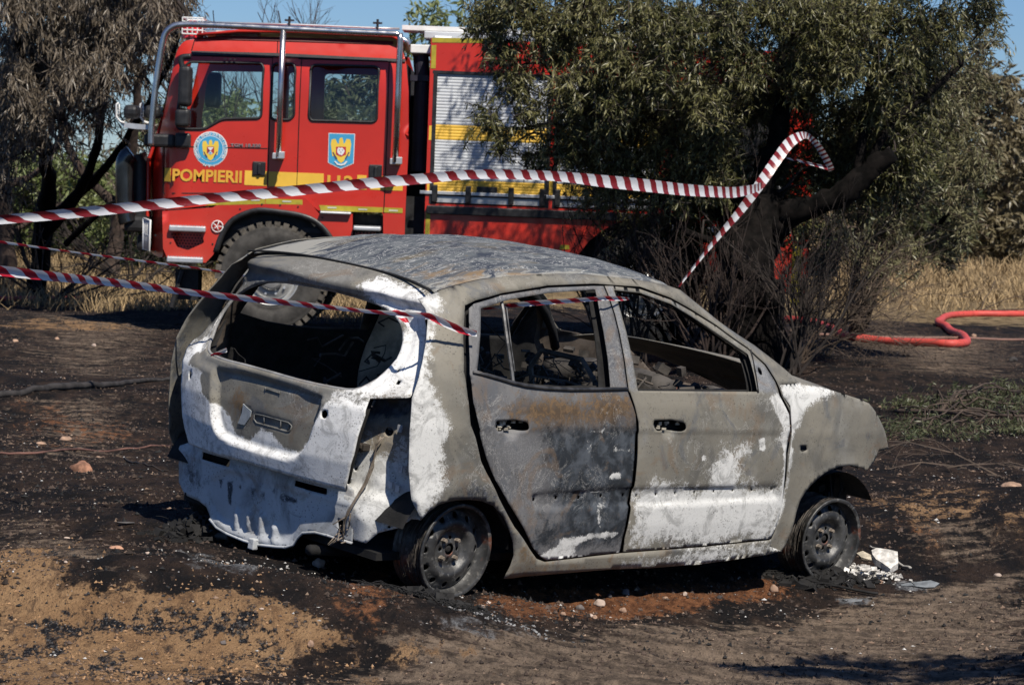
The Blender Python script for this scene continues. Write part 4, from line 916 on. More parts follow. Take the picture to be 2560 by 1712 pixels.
flat('crest_scroll', z1((1700, 1115), (1722, 1140), (1750, 1146), (1778, 1140), (1798, 1115), (1788, 1112), (1770, 1130), (1750, 1134), (1728, 1130), (1710, 1112)), M_cwht, .012, e2, .001)
m = MB()
for a in ((910, 372), (947, 373), (980, 376)):
    x, z = T(z1(a))[0]; m.mm(np.array([x - .012, YT - .012, z - .007]) - TB, np.array([x + .012, YT - .001, z + .007]) - TB)
m.build('marker_light', M_blk, truck)
# mudguard and steps
mg = z2((455, 372), (820, 345), (880, 312), (1050, 296), (1200, 285), (1460, 262), (1500, 280), (1590, 388), (1835, 392), (1835, 606), (1705, 632), (1690, 580), (1640, 500), (1560, 430), (1450, 388), (1300, 365), (1150, 352), (1030, 388), (950, 440), (888, 540), (850, 640), (822, 690), (770, 745), (490, 745), (488, 705), (460, 640))
rec1 = fillet(T(z2((510, 522), (740, 524), (760, 600), (640, 655), (560, 630))), .02)
panel('mudguard', T(mg), [rec1], ts(YT - .035), .08, M_red, truck, .03)
def perf(pts, nx, nz, par, Y):
    q = T(pts); o = flat('perforated_plate', pts, M_red, -.05, par, .004)
    m = MB(); xs = [p[0] for p in q]; zz = [p[1] for p in q]; mnx, mxx, mnz, mxz = min(xs), max(xs), min(zz), max(zz)
    for i in range(nx):
        for j in range(nz):
            x = mnx + (mxx - mnx) * (i + .5 + (.5 if j % 2 else 0)) / nx; z = mnz + (mxz - mnz) * (j + .5) / nz
            if inpoly([(x, z)], q)[0]: m.lathe([(0, .003), (.010, .003), (.010, 0)], 6, np.array([x, Y - .001, z]) - TB, (0, -1, 0), (1, 0, 0))
    m.build('perforation', M_seam, o)
perf(z2((500, 515), (770, 518), (765, 660), (500, 655)), 12, 7, truck, YT + .045)
def step(a, par=truck):
    q = T(z2(*a)); xs = [p[0] for p in q]; zz = [p[1] for p in q]; m = MB(); tb(m, (min(xs), YT - .10, min(zz)), (max(xs), YT + .12, max(zz)))
    o = bevel(m.build('step', M_alu, par), .012); m = MB()
    for k in range(14): x = min(xs) + (max(xs) - min(xs)) * (k + .5) / 14; m.mm(np.array([x - .006, YT - .09, max(zz)]) - TB, np.array([x + .006, YT + .1, max(zz) + .008]) - TB)
    m.build('tread_ridge', M_alu, o)
step(((508, 484), (772, 484), (772, 514), (508, 514))); step(((492, 709), (752, 709), (752, 740), (492, 740))); step(((1842, 487), (2040, 487), (2040, 510), (1842, 510))); step(((1600, 378), (1825, 380), (1825, 390), (1600, 390)))
m = MB(); q = T(z2((1838, 395), (2054, 605))); tb(m, (q[0][0], YT + .18, q[1][1]), (q[1][0], YT + .22, q[0][1])); m.build('step_recess', M_chas, truck)
perf(z2((1850, 525), (2000, 525), (2000, 575), (1850, 575)), 6, 3, truck, YT + .045)
m = MB(); P = ts(YT - .045)(np.array(T(z2((840, 660), (880, 545), (945, 443), (1030, 390), (1150, 355), (1300, 368), (1450, 392), (1560, 434), (1640, 505), (1692, 585), (1705, 640))))); m.tube([p + np.array([0, .03, -.012]) for p in crom(P, 3, False)], .035, 8); m.build('arch_lip', M_blk, truck, smooth=True)
for a in ((1020, 355), (1178, 322), (1310, 328), (1440, 340), (1615, 418), (1720, 568), (515, 600), (820, 610), (405, 548), (405, 665)):
    x, z = T(z2(a))[0]; m = MB(); m.lathe([(0, .008), (.008, .007), (.010, 0)], 8, np.array([x, YT - .036, z]) - TB, (0, -1, 0), (1, 0, 0)); m.build('bolt', M_chas, truck)
x, z = T(z2((855, 482)))[0]; c = np.array([x, YT - .05, z]) - TB
m = MB(); m.tube([c + np.array([.060 * math.cos(t), 0, .060 * math.sin(t)]) for t in np.linspace(0, 6.283, 18)], .006, 5)
for t in np.linspace(0, 6.283, 6)[:-1]: m.tube([c + np.array([0, -.02, 0]), c + np.array([.060 * math.cos(t), 0, .060 * math.sin(t)])], .005, 5)
m.build('lamp_guard', M_white, truck, smooth=True)
# lower front corner: lamp guard
m = MB(); gq = T(z2((308, 425), (368, 438), (358, 660), (305, 648))); gp = [np.array([a, YT - .02 + (.12 if i in (0, 3) else 0), b]) - TB for i, (a, b) in enumerate(gq)]
m.tube(gp + [gp[0]], .011, 6)
for k in range(1, 5):
    t = k / 5; m.tube([gp[0] * (1 - t) + gp[1] * t, gp[3] * (1 - t) + gp[2] * t], .006, 5)
m.tube([(gp[0] + gp[3]) / 2, (gp[1] + gp[2]) / 2], .006, 5); m.build('headlamp_guard', M_white, truck, smooth=True)
# bull bar in front
def blk(pts, Y, r, mat=M_blk, name='bull_bar', n=14):
    m = MB(); P = [at_y(*q, Y) - TB for q in crom(pts, 4, False)]; m.tube(P, r, n); return m.build(name, mat, truck, smooth=True)
M_gloss = plain('polished_dark_steel', (.06, .062, .065), .2, .8, var=.2)
blk(z1((205, 1560), (190, 1500), (180, 1350), (180, 1150), (195, 1090), (230, 1060)), YT + .25, .10, M_gloss)
blk(z1((285, 1570), (280, 1450), (282, 1200), (278, 1120), (262, 1070)), YT + .5, .11, M_blk)
m = MB(); a = at_y(*z1((200, 1120))[0], YT + .3); b = at_y(*z1((232, 1480))[0], YT + .3); m.mm(np.array([a[0] + .02, YT + .2, b[2]]) - TB, np.array([b[0], YT + .32, a[2]]) - TB); bevel(m.build('bar_plate', plain('grey_plate', (.30, .29, .28), .5), truck), .02)
m = MB(); a = at_y(*z2((140, 400))[0], YT); b = at_y(*z2((330, 530))[0], YT); m.mm(np.array([a[0] + .02, YT + .2, b[2]]) - TB, np.array([b[0], FY - .4, a[2]]) - TB); a = at_y(*z2((240, 530))[0], YT); b = at_y(*z2((330, 670))[0], YT); m.mm(np.array([a[0], YT + .3, b[2]]) - TB, np.array([b[0], FY - .4, a[2]]) - TB); bevel(m.build('bumper', M_chas, truck), .05)
# spot lights on their bracket
m = MB(); q = [at_y(*p, YT - .1) for p in z1((140, 830), (350, 850), (355, 885), (260, 880), (175, 868))]
V = [p - TB for p in q] + [p - TB + np.array([0, .5, 0]) for p in q]; m.add(V, [(0, 1, 2, 3, 4), (9, 8, 7, 6, 5)] + [(i, 5 + i, 5 + (i + 1) % 5, (i + 1) % 5) for i in range(5)]); m.build('spotlight_bracket', M_alu, truck)
for x0, x1, gx, yy in ((165, 275, 118, -.1), (312, 360, 292, .3)):
    q = at_y(*z1((x0, 800))[0], YT + yy); q2 = at_y(*z1((x1, 705))[0], YT + yy); m = MB(); m.mm(np.array([q[0], YT + yy, q[2]]) - TB, np.array([q2[0] + (.12 if x0 > 300 else 0), YT + yy + .3, q2[2]]) - TB); sp = bevel(m.build('spotlight', M_blk, truck), .05, 3)
    m = MB(); g = [at_y(*p, YT + yy - .02) - TB for p in z1((gx + 18, 690), (gx + 2, 700), (gx, 790), (gx + 28, 826), (gx + 60, 835))]; m.tube(g, .012, 6); g2 = [p + np.array([.03, .0, 0]) for p in g[1:3]]; m.tube(g2, .006, 5)
    for k in range(5): p = g[1] + (g[2] - g[1]) * (k / 4); m.tube([p, p + np.array([.035, .02, 0])], .004, 4)
    m.build('lamp_guard', M_white, sp, smooth=True)
# roll bar
def tube_px(name, pts, Y, r, mat=M_inox, sm_=4, n=12, parent=truck):
    m = MB(); P = [at_y(*q, Y) - TB for q in (crom(pts, sm_, False) if sm_ > 1 else pts)]; m.tube(P, r, n); return m.build(name, mat, parent, smooth=True)
RB = YT - .2
rb = tube_px('roll_bar', z1((370, 1000), (374, 880), (398, 620), (432, 380), (455, 250), (478, 180), (530, 135), (600, 122), (760, 124), (1330, 152), (1800, 175), (2120, 188), (2160, 192)), RB, .033)
tube_px('roll_bar_post', z1((1330, 155), (1312, 600), (1296, 1082)), RB, .031, sm_=1, parent=rb)
tube_px('roll_bar_post', z1((2176, 186), (2180, 230), (2165, 620), (2143, 1122)), RB, .033, sm_=1, parent=rb)
for a in (1310, 1078, 2158, 1120),:
    pass
for a, b in ((1300, 1075), (2148, 1115)):
    x, z = at_y(*z1((a, b))[0], YT)[[0, 2]]; m = MB(); m.mm(np.array([x - .055, RB - .01, z - .035]) - TB, np.array([x + .055, YT - .001, z + .03]) - TB); m.mm(np.array([x + .0, RB - .03, z - .03]) - TB, np.array([x + .075, RB + .03, z + .045]) - TB); bevel(m.build('bar_foot', M_alu, rb), .006)
x, z = at_y(*z1((480, 965))[0], YT)[[0, 2]]; m = MB(); m.mm(np.array([x - .23, YT - .07, z - .07]) - TB, np.array([x + .10, YT + .25, z + .07]) - TB); m.mm(np.array([x + .10, YT - .11, z - .075]) - TB, np.array([x + .27, YT - .01, z + .09]) - TB); bevel(m.build('mirror_arm_cover', M_blk, truck), .03)
tube_px('roof_rail', z1((750, 106), (1400, 122), (2020, 148), (2175, 152)), YT + .55, .012, M_alu, 1, 6)
tube_px('far_roll_bar', [(a, b + 6) for a, b in z1((560, 170), (700, 160), (1400, 170), (2190, 205), (2180, 300))], FY + .1, .03, M_inox, 3)
m = MB()
for a in ((1375, 105), (2015, 125)):
    p = at_y(*z1(a)[0], YT + .55) - TB; m.box(p, (.012, .03, .06)); m.box(p + np.array([0, 0, .02]), (.05, .02, .01))
m.build('antenna_clamp', M_blk, truck)
p = at_y(*z1((820, 20))[0], YT + .5) - TB; m = MB(); m.tube([p, at_y(*z1((828, 110))[0], YT + .5) - TB], .006, 5); m.build('antenna', M_blk, truck)
# beacon with cage
a = at_y(*z1((600, 190))[0], YT + .15); b = at_y(*z1((750, 78))[0], YT + .15)
m = MB(); zz = np.linspace(a[2], b[2], 5)
for z in zz: m.tube([np.array(q) - TB for q in ((a[0], YT + .1, z), (b[0], YT + .1, z), (b[0], YT + .5, z), (a[0], YT + .5, z), (a[0], YT + .1, z))], .008, 5)
for x in np.linspace(a[0], b[0], 5): m.tube([np.array([x, YT + .1, a[2]]) - TB, np.array([x, YT + .1, b[2]]) - TB], .007, 5)
cage = m.build('beacon_cage', M_white, truck)
c = at_y(*z1((672, 170))[0], YT + .3) - TB; m = MB(); m.lathe([(.12, -.08), (.12, .0), (.115, .04), (.10, .09), (.05, .11), (0, .112)], 18, c, (0, 0, 1), (1, 0, 0))
tb_ = NT('red_beacon_lens'); tb_.set(col=(.65, .02, .03), rough=.15, coat=.5); m.build('beacon', tb_.m, cage, smooth=True)
m = MB(); q = at_y(*z1((870, 168))[0], YT + .6); m.mm(np.array([q[0] - .03, YT + .5, q[2] - .1]) - TB, np.array([q[0] + .42, YT + .9, q[2]]) - TB); m.build('roof_hatch', M_white, truck)
# mirrors
def mirror(name, x0, y0, x1, y1, Y, dep=.12):
    q = at_y(*z1((x0, y1))[0], Y); q2 = at_y(*z1((x1, y0))[0], Y); m = MB(); m.mm(np.array([q[0], Y - dep / 2, q[2]]) - TB, np.array([q2[0], Y + dep / 2, q2[2]]) - TB); return bevel(m.build(name, M_blk, truck), .045, 4)
mi = mirror('wing_mirror', 568, 425, 672, 715, YT - .22, .2); mirror('wing_mirror', 545, 733, 660, 868, YT - .2, .16)
tube_px('mirror_arm', z1((600, 440), (590, 390), (600, 358), (660, 352)), YT - .12, .03, M_blk, parent=mi)
mirror('wing_mirror', 758, 470, 886, 722, FY + .15, .1)
tube_px('mirror_arm', z1((790, 480), (792, 400)), FY + .15, .012, M_blk, 1)
# wheels
def wheel(cx, cz, Yc, r=.60, name='wheel'):
    w_ = empty(name, np.array([cx, Yc, cz]) - TB); w_.parent = truck
    ax = (0, -1, 0); Wd = .19
    m = MB(); m.lathe([(.285, Wd - .02), (.30, Wd - .005), (.33, Wd + .005), (.345, Wd - .002), (.36, Wd + .012), (.43, Wd + .02), (.50, Wd + .016), (.51, Wd + .008), (.53, Wd + .012), (.545, Wd), (.566, Wd - .03), (.572, Wd - .06), (.572, -Wd), (.50, -Wd - .02), (.285, -Wd)], 72, (0, 0, 0), ax, (1, 0, 0)); ty = m.build('tyre', M_rub, w_, smooth=True)
    m = MB(); n = 38
    for k in range(n):
        for side in (-1, 1):
            t = 2 * math.pi * (k + (.5 if side < 0 else 0)) / n; Rr = Matrix.Rotation(-t, 3, 'Y')
            m.box(np.array([math.cos(t), 0, math.sin(t)]) * (r - .028) + np.array([0, -side * .125, 0]), (.030, .068, .030), Rr)
    m.build('tread_block', M_dust, ty)
    m = MB(); m.lathe([(.292, Wd - .012), (.300, Wd - .002), (.290, Wd), (.278, Wd - .015), (.262, Wd - .05), (.255, Wd - .09), (.235, Wd - .095), (.215, Wd - .05), (.16, Wd - .035), (.13, Wd - .04), (.125, Wd + .02), (.10, Wd + .035), (0, Wd + .037)], 48, (0, 0, 0), ax, (1, 0, 0))
    ri = m.build('rim', plain('silver_truck_rim', (.42, .42, .41), .42, .5, var=.15, scale=8), w_, smooth=True)
    for k in range(10):
        t = 2 * math.pi * k / 10; m = MB(); m.lathe([(0, .03), (.013, .03), (.015, 0)], 6, (.175 * math.cos(t), -(Wd - .038), .175 * math.sin(t)), ax, (1, 0, 0)); m.build('lug_nut', M_alu, ri)
    return w_
wc = at_y(680, 694, YT + .12); RW = .60
wheel(wc[0], wc[2], YT + .20); wheel(wc[0], wc[2], FY - .2)
wheel(wc[0] + 3.95, wc[2], YT + .20); wheel(wc[0] + 3.95, wc[2], FY - .2)
# chassis
m = MB()
for y in (YT + .75, FY - .75): tb(m, (XF + .1, y - .05, .80), (XF + 7.4, y + .05, 1.05))
m.build('chassis_rail', M_chas, truck)
m = MB(); tb(m, (XF + .5, YT + .55, .72), (XF + 2.2, FY - .55, 1.25)); m.build('engine_block', M_chas, truck)
m = MB(); tb(m, (wc[0] - .1, YT + .4, wc[2] - .1), (wc[0] + .1, FY - .4, wc[2] + .1)); m.build('front_axle', M_chas, truck)
m = MB(); tb(m, (wc[0] + 3.85, YT + .4, wc[2] - .1), (wc[0] + 4.05, FY - .4, wc[2] + .1)); m.build('rear_axle', M_chas, truck)
m = MB(); tb(m, (wc[0] - .7, YT + .1, .90), (wc[0] + .75, YT + .5, 1.62)); m.build('wheel_housing', M_chas, truck)
xs_ = T(z2((500, 745), (770, 745), (2215, 600)))
m = MB(); tb(m, (xs_[0][0] + .05, YT + .2, .30), (xs_[1][0] - .1, YT + .6, .62)); m.build('under_run_box', M_chas, truck)
m = MB(); m.tube([np.array([xs_[0][0] + .14, YT + .1, .62]) - TB, np.array([xs_[0][0] + .03, YT + .1, .22]) - TB], .03, 6); m.build('tow_hook', M_chas, truck)
m = MB(); tb(m, (wc[0] + .9, YT + .3, .42), (wc[0] + 1.15, YT + .7, .95)); tb(m, (wc[0] + 1.3, YT + .25, .55), (wc[0] + 2.2, YT + .8, 1.1)); m.build('fuel_tank', M_chas, truck)
m = MB(); P = [np.array([wc[0] + 1.12, YT + .1, 1.0]) - TB, np.array([wc[0] + 1.10, YT + .1, .5]) - TB, np.array([wc[0] + 1.14, YT + .1, .28]) - TB]; m.tube(P, .02, 6); m.build('drain_hose', M_alu, truck)
# --- equipment body
def Q(x, y, Y=YT): a = at_y(*z7((x, y))[0], Y); return float(a[0]), float(a[2])
bx0, bz1 = Q(287, 216); bx1 = at_y(2022, 600, YT)[0]; bz0 = .62
YB = YT - .03
m = MB(); tb(m, (bx0 + .03, YB + .28, bz0 + .3), (bx1 - .05, FY + .03, bz1 - .02)); m.build('body_core', M_chas, truck)
# side frame with bays
sx0, sz1 = Q(312, 412); sx1, sz0 = Q(932, 1165); sx2 = Q(988, 800)[0]; sx3 = Q(1560, 800)[0]; sx4 = Q(1655, 800)[0]; sx5 = bx1 - .26
def rect(a, b, c, d): return [(a, b), (c, b), (c, d), (a, d)]
wr_ = [(wc[0] + 3.95 + .78 * math.cos(t), wc[2] + .78 * math.sin(t)) for t in np.linspace(0, math.pi, 14)]
bout = [(bx0, bz0)] + [(wr_[-1][0], bz0)] + wr_[::-1] + [(wr_[0][0], bz0), (bx1, bz0), (bx1, bz1), (bx0, bz1)]
fr = panel('body_side', bout, [rect(sx0, sz0, sx1, sz1), rect(sx2, sz0, sx3, sz1), rect(sx4, sz0 - .1, sx5, sz1)], ts(YB), .25, M_red, truck, .04)
panel('body_side', bout, [rect(sx0, sz0, sx1, sz1), rect(sx2, sz0, sx3, sz1)], lambda V: np.stack([V[:, 0], np.full(len(V), FY + .06), V[:, 1]], 1) - TB, .3, M_red, truck, .04)
m = MB(); tb(m, (bx0 - .0, YB + .045, bz0 + .2), (bx0 + .03, FY + .03, bz1 - .003)); m.build('body_front_wall', M_red, truck)
m = MB(); tb(m, (bx0 + .03, YB + .045, bz1 - .04), (bx1, FY + .03, bz1 - .005)); m.build('body_top', M_alu, truck)
ya = Q(500, 705)[1]; yb_ = Q(500, 790)[1]; yc = Q(500, 1012)[1]; yd = Q(500, 1092)[1]
def shutter(x0, x1):
    r = empty('roller_shutter', np.array([(x0 + x1) / 2, YB, sz0]) - TB); r.parent = truck; o_ = np.array([(x0 + x1) / 2, YB, sz0])
    for lo, hi, mt in ((yb_, ya, M_yel), (yd, yc, M_yel), (ya, sz1, M_shut), (yc, yb_, M_shut)):
        m = MB(); n = max(2, int(round((hi - lo) / .0335)))
        V = []; F = []
        for k in range(n):
            z0 = lo + (hi - lo) * k / n; z1_ = lo + (hi - lo) * (k + 1) / n; h = z1_ - z0
            for zz, yy in ((z0, .022), (z0 + .10 * h, .0195), (z0 + .5 * h, .019), (z0 + .92 * h, .0195), (z1_, .022)): V += [np.array([x0, YB + yy, zz]) - o_, np.array([x1, YB + yy, zz]) - o_]
        F = [(2 * i, 2 * i + 1, 2 * i + 3, 2 * i + 2) for i in range(len(V) // 2 - 1)]
        mesh('slat_section', V, F, mt, r)
    m = MB(); m.mm(np.array([x0, YB + .005, sz0 + .12]) - o_, np.array([x1, YB + .05, yd]) - o_)
    m.mm(np.array([x0 - .12, YB - .02, sz0 + .10]) - o_, np.array([x1, YB + .02, sz0 + .135]) - o_); m.mm(np.array([x0, YB + .01, sz0 + .015]) - o_, np.array([x1, YB + .06, sz0 + .085]) - o_)
    b = bevel(m.build('bottom_rail', M_alu, r), .004)
    for t in (.03, .32, .69, .96):
        x = x0 + (x1 - x0) * t; m = MB(); m.mm(np.array([x - .03, YB - .03, sz0 + .02]) - o_, np.array([x + .03, YB + .0, sz0 + .20]) - o_); bevel(m.build('rail_clamp', M_blk, b), .008)
    x = x0 + (x1 - x0) * .48; m = MB(); m.mm(np.array([x - .11, YB - .012, sz0 + .13]) - o_, np.array([x + .11, YB + .003, sz0 + .20]) - o_); bevel(m.build('latch', M_blk, b), .02)
    return r
shutter(sx0, sx1); shutter(sx2, sx3)
m = MB()
for x0, x1 in ((sx0, sx1), (sx2, sx3)):
    m = MB(); m.mm(np.array([x0 - .02, YB - .006, sz0]) - TB, np.array([x0 + .022, YB + .03, sz1]) - TB); m.build('shutter_guide', M_blk, truck); m = MB(); m.mm(np.array([x1 - .022, YB - .006, sz0]) - TB, np.array([x1 + .02, YB + .03, sz1]) - TB); m.build('shutter_guide', M_blk, truck)
m = MB(); m.mm(np.array([bx0 + .02, YB - .05, sz0 - .11]) - TB, np.array([sx4, YB + .0, sz0 - .02]) - TB); bevel(m.build('rubbing_strip', M_blk, truck), .01)
m = MB(); m.mm(np.array([sx0 - .03, YB - .004, sz1]) - TB, np.array([sx3, YB + .02, sz1 + .03]) - TB); m.build('shutter_header', M_blk, truck)
fb = lambda nm, r, mt, off=.004: flat(nm, r, mt, off + (YT - YB), px=False, xr_=1)
def qq(*p): return [Q(*a) for a in p]
for r in (qq((292, 214), (700, 218), (700, 244), (292, 240)), qq((290, 255), (316, 255), (312, 385), (286, 385)), qq((258, 1188), (282, 1188), (278, 1335), (252, 1335)), qq((1010, 1372), (1060, 1372), (1060, 1396), (1005, 1396))): fb('reflective_strip', r, M_lime)
for r in (qq((276, 705), (292, 705), (290, 785), (273, 785)), qq((264, 1030), (280, 1030), (278, 1085), (262, 1085)), qq((940, 1010), (985, 1010), (985, 1092), (940, 1092))): fb('yellow_band', r, M_yel)
e = at_y(2000, 700, YT); zb0 = at_y(2000, 765, YT)[2]; zb1 = at_y(2000, 610, YT)[2]
fb('reflective_strip', rect(bx1 - .17, zb0, bx1 - .07, zb1), M_lime)
pz = at_y(1850, 400, YT)[2]; fb('yellow_band', rect(sx4 - .02, pz - .12, sx4 + .55, pz), M_yel)
# lime bar and step low behind the rear wheel
l1 = at_y(*zs((775, 238))[0], YT); l2 = at_y(*zs((895, 282))[0], YT)
# pump bay
m = MB(); tb(m, (sx4, YB + .25, sz0 - .1), (sx5, YB + .3, sz1)); m.build('pump_bay_wall', M_chas, truck)
rr = random.Random(9)
for k in range(6):
    x = sx4 + .15 + k * .16; z = at_y(1830, 470, YT)[2] + rr.uniform(-.1, .05); m = MB(); m.tube([np.array([x, YB + .08, z]) - TB, np.array([x, YB + .08, z - .38]) - TB], .045, 10); m.tube([np.array([x, YB + .04, z - .02]) - TB, np.array([x, YB + .04, z + .06]) - TB], .055, 10); m.build('pump_outlet', M_red, truck, smooth=True)
m = MB(); z = at_y(1830, 575, YT)[2]; tb(m, (sx4, YB - .02, z - .03), (sx5, YB + .12, z + .03)); tb(m, (sx4, YB + .05, z + .45), (sx5, YB + .15, z + .5)); m.build('pump_shelf', M_alu, truck)
for k in range(5):
    x = sx4 + .2 + k * .18; z = at_y(1830, 540, YT)[2]; m = MB(); m.lathe([(0, .02), (.05, .02), (.05, 0)], 14, np.array([x, YB + .06, z]) - TB, (0, -1, 0), (1, 0, 0)); m.build('gauge', M_white, truck)
# roof load: ladder case
lx0, lz1 = Q(135, 142, YT + .3); _, lz0 = Q(180, 300, YT + .3); lx1 = Q(620, 150, YT + .3)[0]
m = MB(); tb(m, (lx0 - .02, YT + .28, lz1 - .05), (lx1 + 2.2, YT + .9, lz1)); m.build('ladder_rail', M_white, truck)
m = MB(); tb(m, (lx0 + .22, YT + .26, Q(180, 213, YT + .3)[1]), (lx1 + 2.0, YT + .85, lz1 - .055)); ld = bevel(m.build('ladder_case', M_shut, truck), .01)
m = MB(); tb(m, (lx0 + .08, YT + .2, lz0), (bx0 + .02, YT + 1.0, Q(180, 252, YT + .3)[1])); bevel(m.build('roof_box', M_white, truck), .01)
m = MB(); tb(m, (lx0 + .32, YT + .24, Q(180, 235, YT + .3)[1]), (lx0 + .52, YT + .3, lz1 - .1)); bevel(m.build('roller', M_alu, ld), .02)
m = MB()
for k in range(5): x = lx0 + .8 + k * .6; m.mm(np.array([x - .02, YT + .27, lz1 - .22]) - TB, np.array([x + .02, YT + .3, lz1 - .18]) - TB)
m.build('case_fastener', M_blk, ld)
# intake stack between cab and body
i0 = at_y(*z7((228, 310))[0], YT + .35); i1 = at_y(*z7((218, 960))[0], YT + .35)
m = MB(); m.tube([i1 - TB, np.array([i1[0] - .0, YT + .35, i0[2] - .25]) - TB, i0 - TB], .085, 16); m.mm(np.array([i0[0] - .1, YT + .25, i0[2] - .28]) - TB, np.array([i0[0] + .1, YT + .45, i0[2] - .22]) - TB); m.build('air_intake', M_navy, truck, smooth=False)
m = MB(); tb(m, (xr - .02, YT + .22, 1.0), (bx0, FY - .2, 1.5)); tb(m, (xr, YT + .9, 1.5), (bx0, FY - .5, 2.6)); m.build('gap_equipment', M_chas, truck)
# ------------------------------------------------------------------ the ground
def gz(x, y):
    x = np.asarray(x, float); y = np.asarray(y, float)
    tilt = -.0975 * (x + .2) + .0427 * (y - 11.5)
    k = np.exp(-(((x - .1) / 2.3) ** 2 + ((y - 12.7) / 2.6) ** 2) ** 2)
    z = np.clip(tilt, -.2, .2) * k
    z = z + .15 * np.exp(-(((x - 2.9) / .9) ** 2 + ((y - 15.2) / 1.3) ** 2))          # mound right of the car
    z = z + .07 * np.exp(-(((x + 1.2) / .8) ** 2 + ((y - 10.7) / .35) ** 2)) - .05 * np.exp(-(((x + .8) / 1.6) ** 2 + ((y - 9.7) / .5) ** 2))
    z = z - .05 * np.exp(-(((x - .75) / .9) ** 2 + ((y - 12.0) / .5) ** 2))          # rut beside the sill
    z = z + .075 * sm((y - 10.05 - .12 * np.sin(2.3 * x)) / .4) * sm((.3 - x) / .8) * (1 - sm((y - 10.7) / 1.0))
    z = z + .012 * np.sin(y * 9 + np.sin(x * 1.3) * 1.5 - x * 1.2) * sm((11.6 - y) / .8) * sm((x + 1.2) / 1.5)
    z = z + .45 * sm((y - 38) / 30) * sm((-x - 2) / 6) + .2 * sm((y - 45) / 40)
    return z
def nz(P):
    """fine relief, numpy value noise on arrays"""
    out = np.zeros(len(P))
    P = np.asarray(P, float); yy_ = P[:, 1]
    for f, a, sd in ((.6, .05, 1), (1.7, .028, 2), (4.5, .012, 3), (12, .008, 4), (30, .005, 5)):
        q = P * f + sd * 17.3; i = np.floor(q).astype(int); t = q - i; t = t * t * (3 - 2 * t)
        def h(a_, b_):
            n = (a_ * 374761393 + b_ * 668265263 + sd * 1442695) & 0xffffffff; n = ((n ^ (n >> 13)) * 1274126177) & 0xffffffff; return ((n ^ (n >> 16)) & 0xffff) / 65535.
        v = (h(i[:, 0], i[:, 1]) * (1 - t[:, 0]) + h(i[:, 0] + 1, i[:, 1]) * t[:, 0]) * (1 - t[:, 1]) + (h(i[:, 0], i[:, 1] + 1) * (1 - t[:, 0]) + h(i[:, 0] + 1, i[:, 1] + 1) * t[:, 0]) * t[:, 1]
        out += (v - .5) * 2 * a * (np.clip((24 - yy_) / 3, 0, 1) if f > 4 else np.clip((45 - yy_) / 15, 0, 1) if f > 1 else 1)
    return out
def D(*p): return [(x * 1.0917, y * 1.0917) for x, y in p]
# flatten the relief where the wheels stand
WH = [(RC @ np.array([x, y, -.19]) + TC) for x, y in ((0, -.735), (2.37, -.735), (0, .735), (2.37, .735))]
def ground_z(P):
    P = np.asarray(P, float).reshape(-1, 2); z = gz(P[:, 0], P[:, 1]); n = nz(P); k = np.ones(len(P)); w_ = 0
    for h in WH:
        d = np.hypot(P[:, 0] - h[0], P[:, 1] - h[1]); g = np.exp(-(d / .32) ** 2); z = z * (1 - g) + (h[2] + .012) * g; n = n * (1 - .7 * g)
    return z + n
def gat(px, py, lift=0.0):
    d = ray(px, py); z = 0.0
    for _ in range(25):
        s = (z - CAM[2]) / d[2]; P = CAM + s * d; z = .5 * z + .5 * float(ground_z([P[:2]])[0])
    P[2] = float(ground_z([P[:2]])[0]) + lift; return P
def gpoly(pts): return [tuple(gat(*q)[:2]) for q in pts]
ys = [6.5]
while ys[-1] < 420: ys.append(ys[-1] + (max(.02, ys[-1] * .0021) if ys[-1] < 21 else ys[-1] * .011))
ys = np.array([-30, -5, 3] + ys + [600, 900])
tx = np.concatenate([np.linspace(-1, 1, 300)]); tx = np.sign(tx) * np.abs(tx) ** 1.0
GX, GY = np.meshgrid(tx, ys); wd = .24 * np.clip(GY, 8, None) + .8
ext = np.array([-60, -12, -3]);
XX = GX * wd
left = np.stack([-wd[:, 0] - 1.0 * wd[:, 0] * e for e in (40, 6, 1)], 1); right = -left[:, ::-1]
XX = np.concatenate([left, XX, right], 1); YY = np.concatenate([np.repeat(GY[:, :1], 3, 1), GY, np.repeat(GY[:, :1], 3, 1)], 1)
P2 = np.stack([XX.ravel(), YY.ravel()], 1); ZZ = ground_z(P2)
nr, nc = XX.shape; idx = np.arange(nr * nc).reshape(nr, nc)
F = np.stack([idx[:-1, :-1].ravel(), idx[:-1, 1:].ravel(), idx[1:, 1:].ravel(), idx[1:, :-1].ravel()], 1)
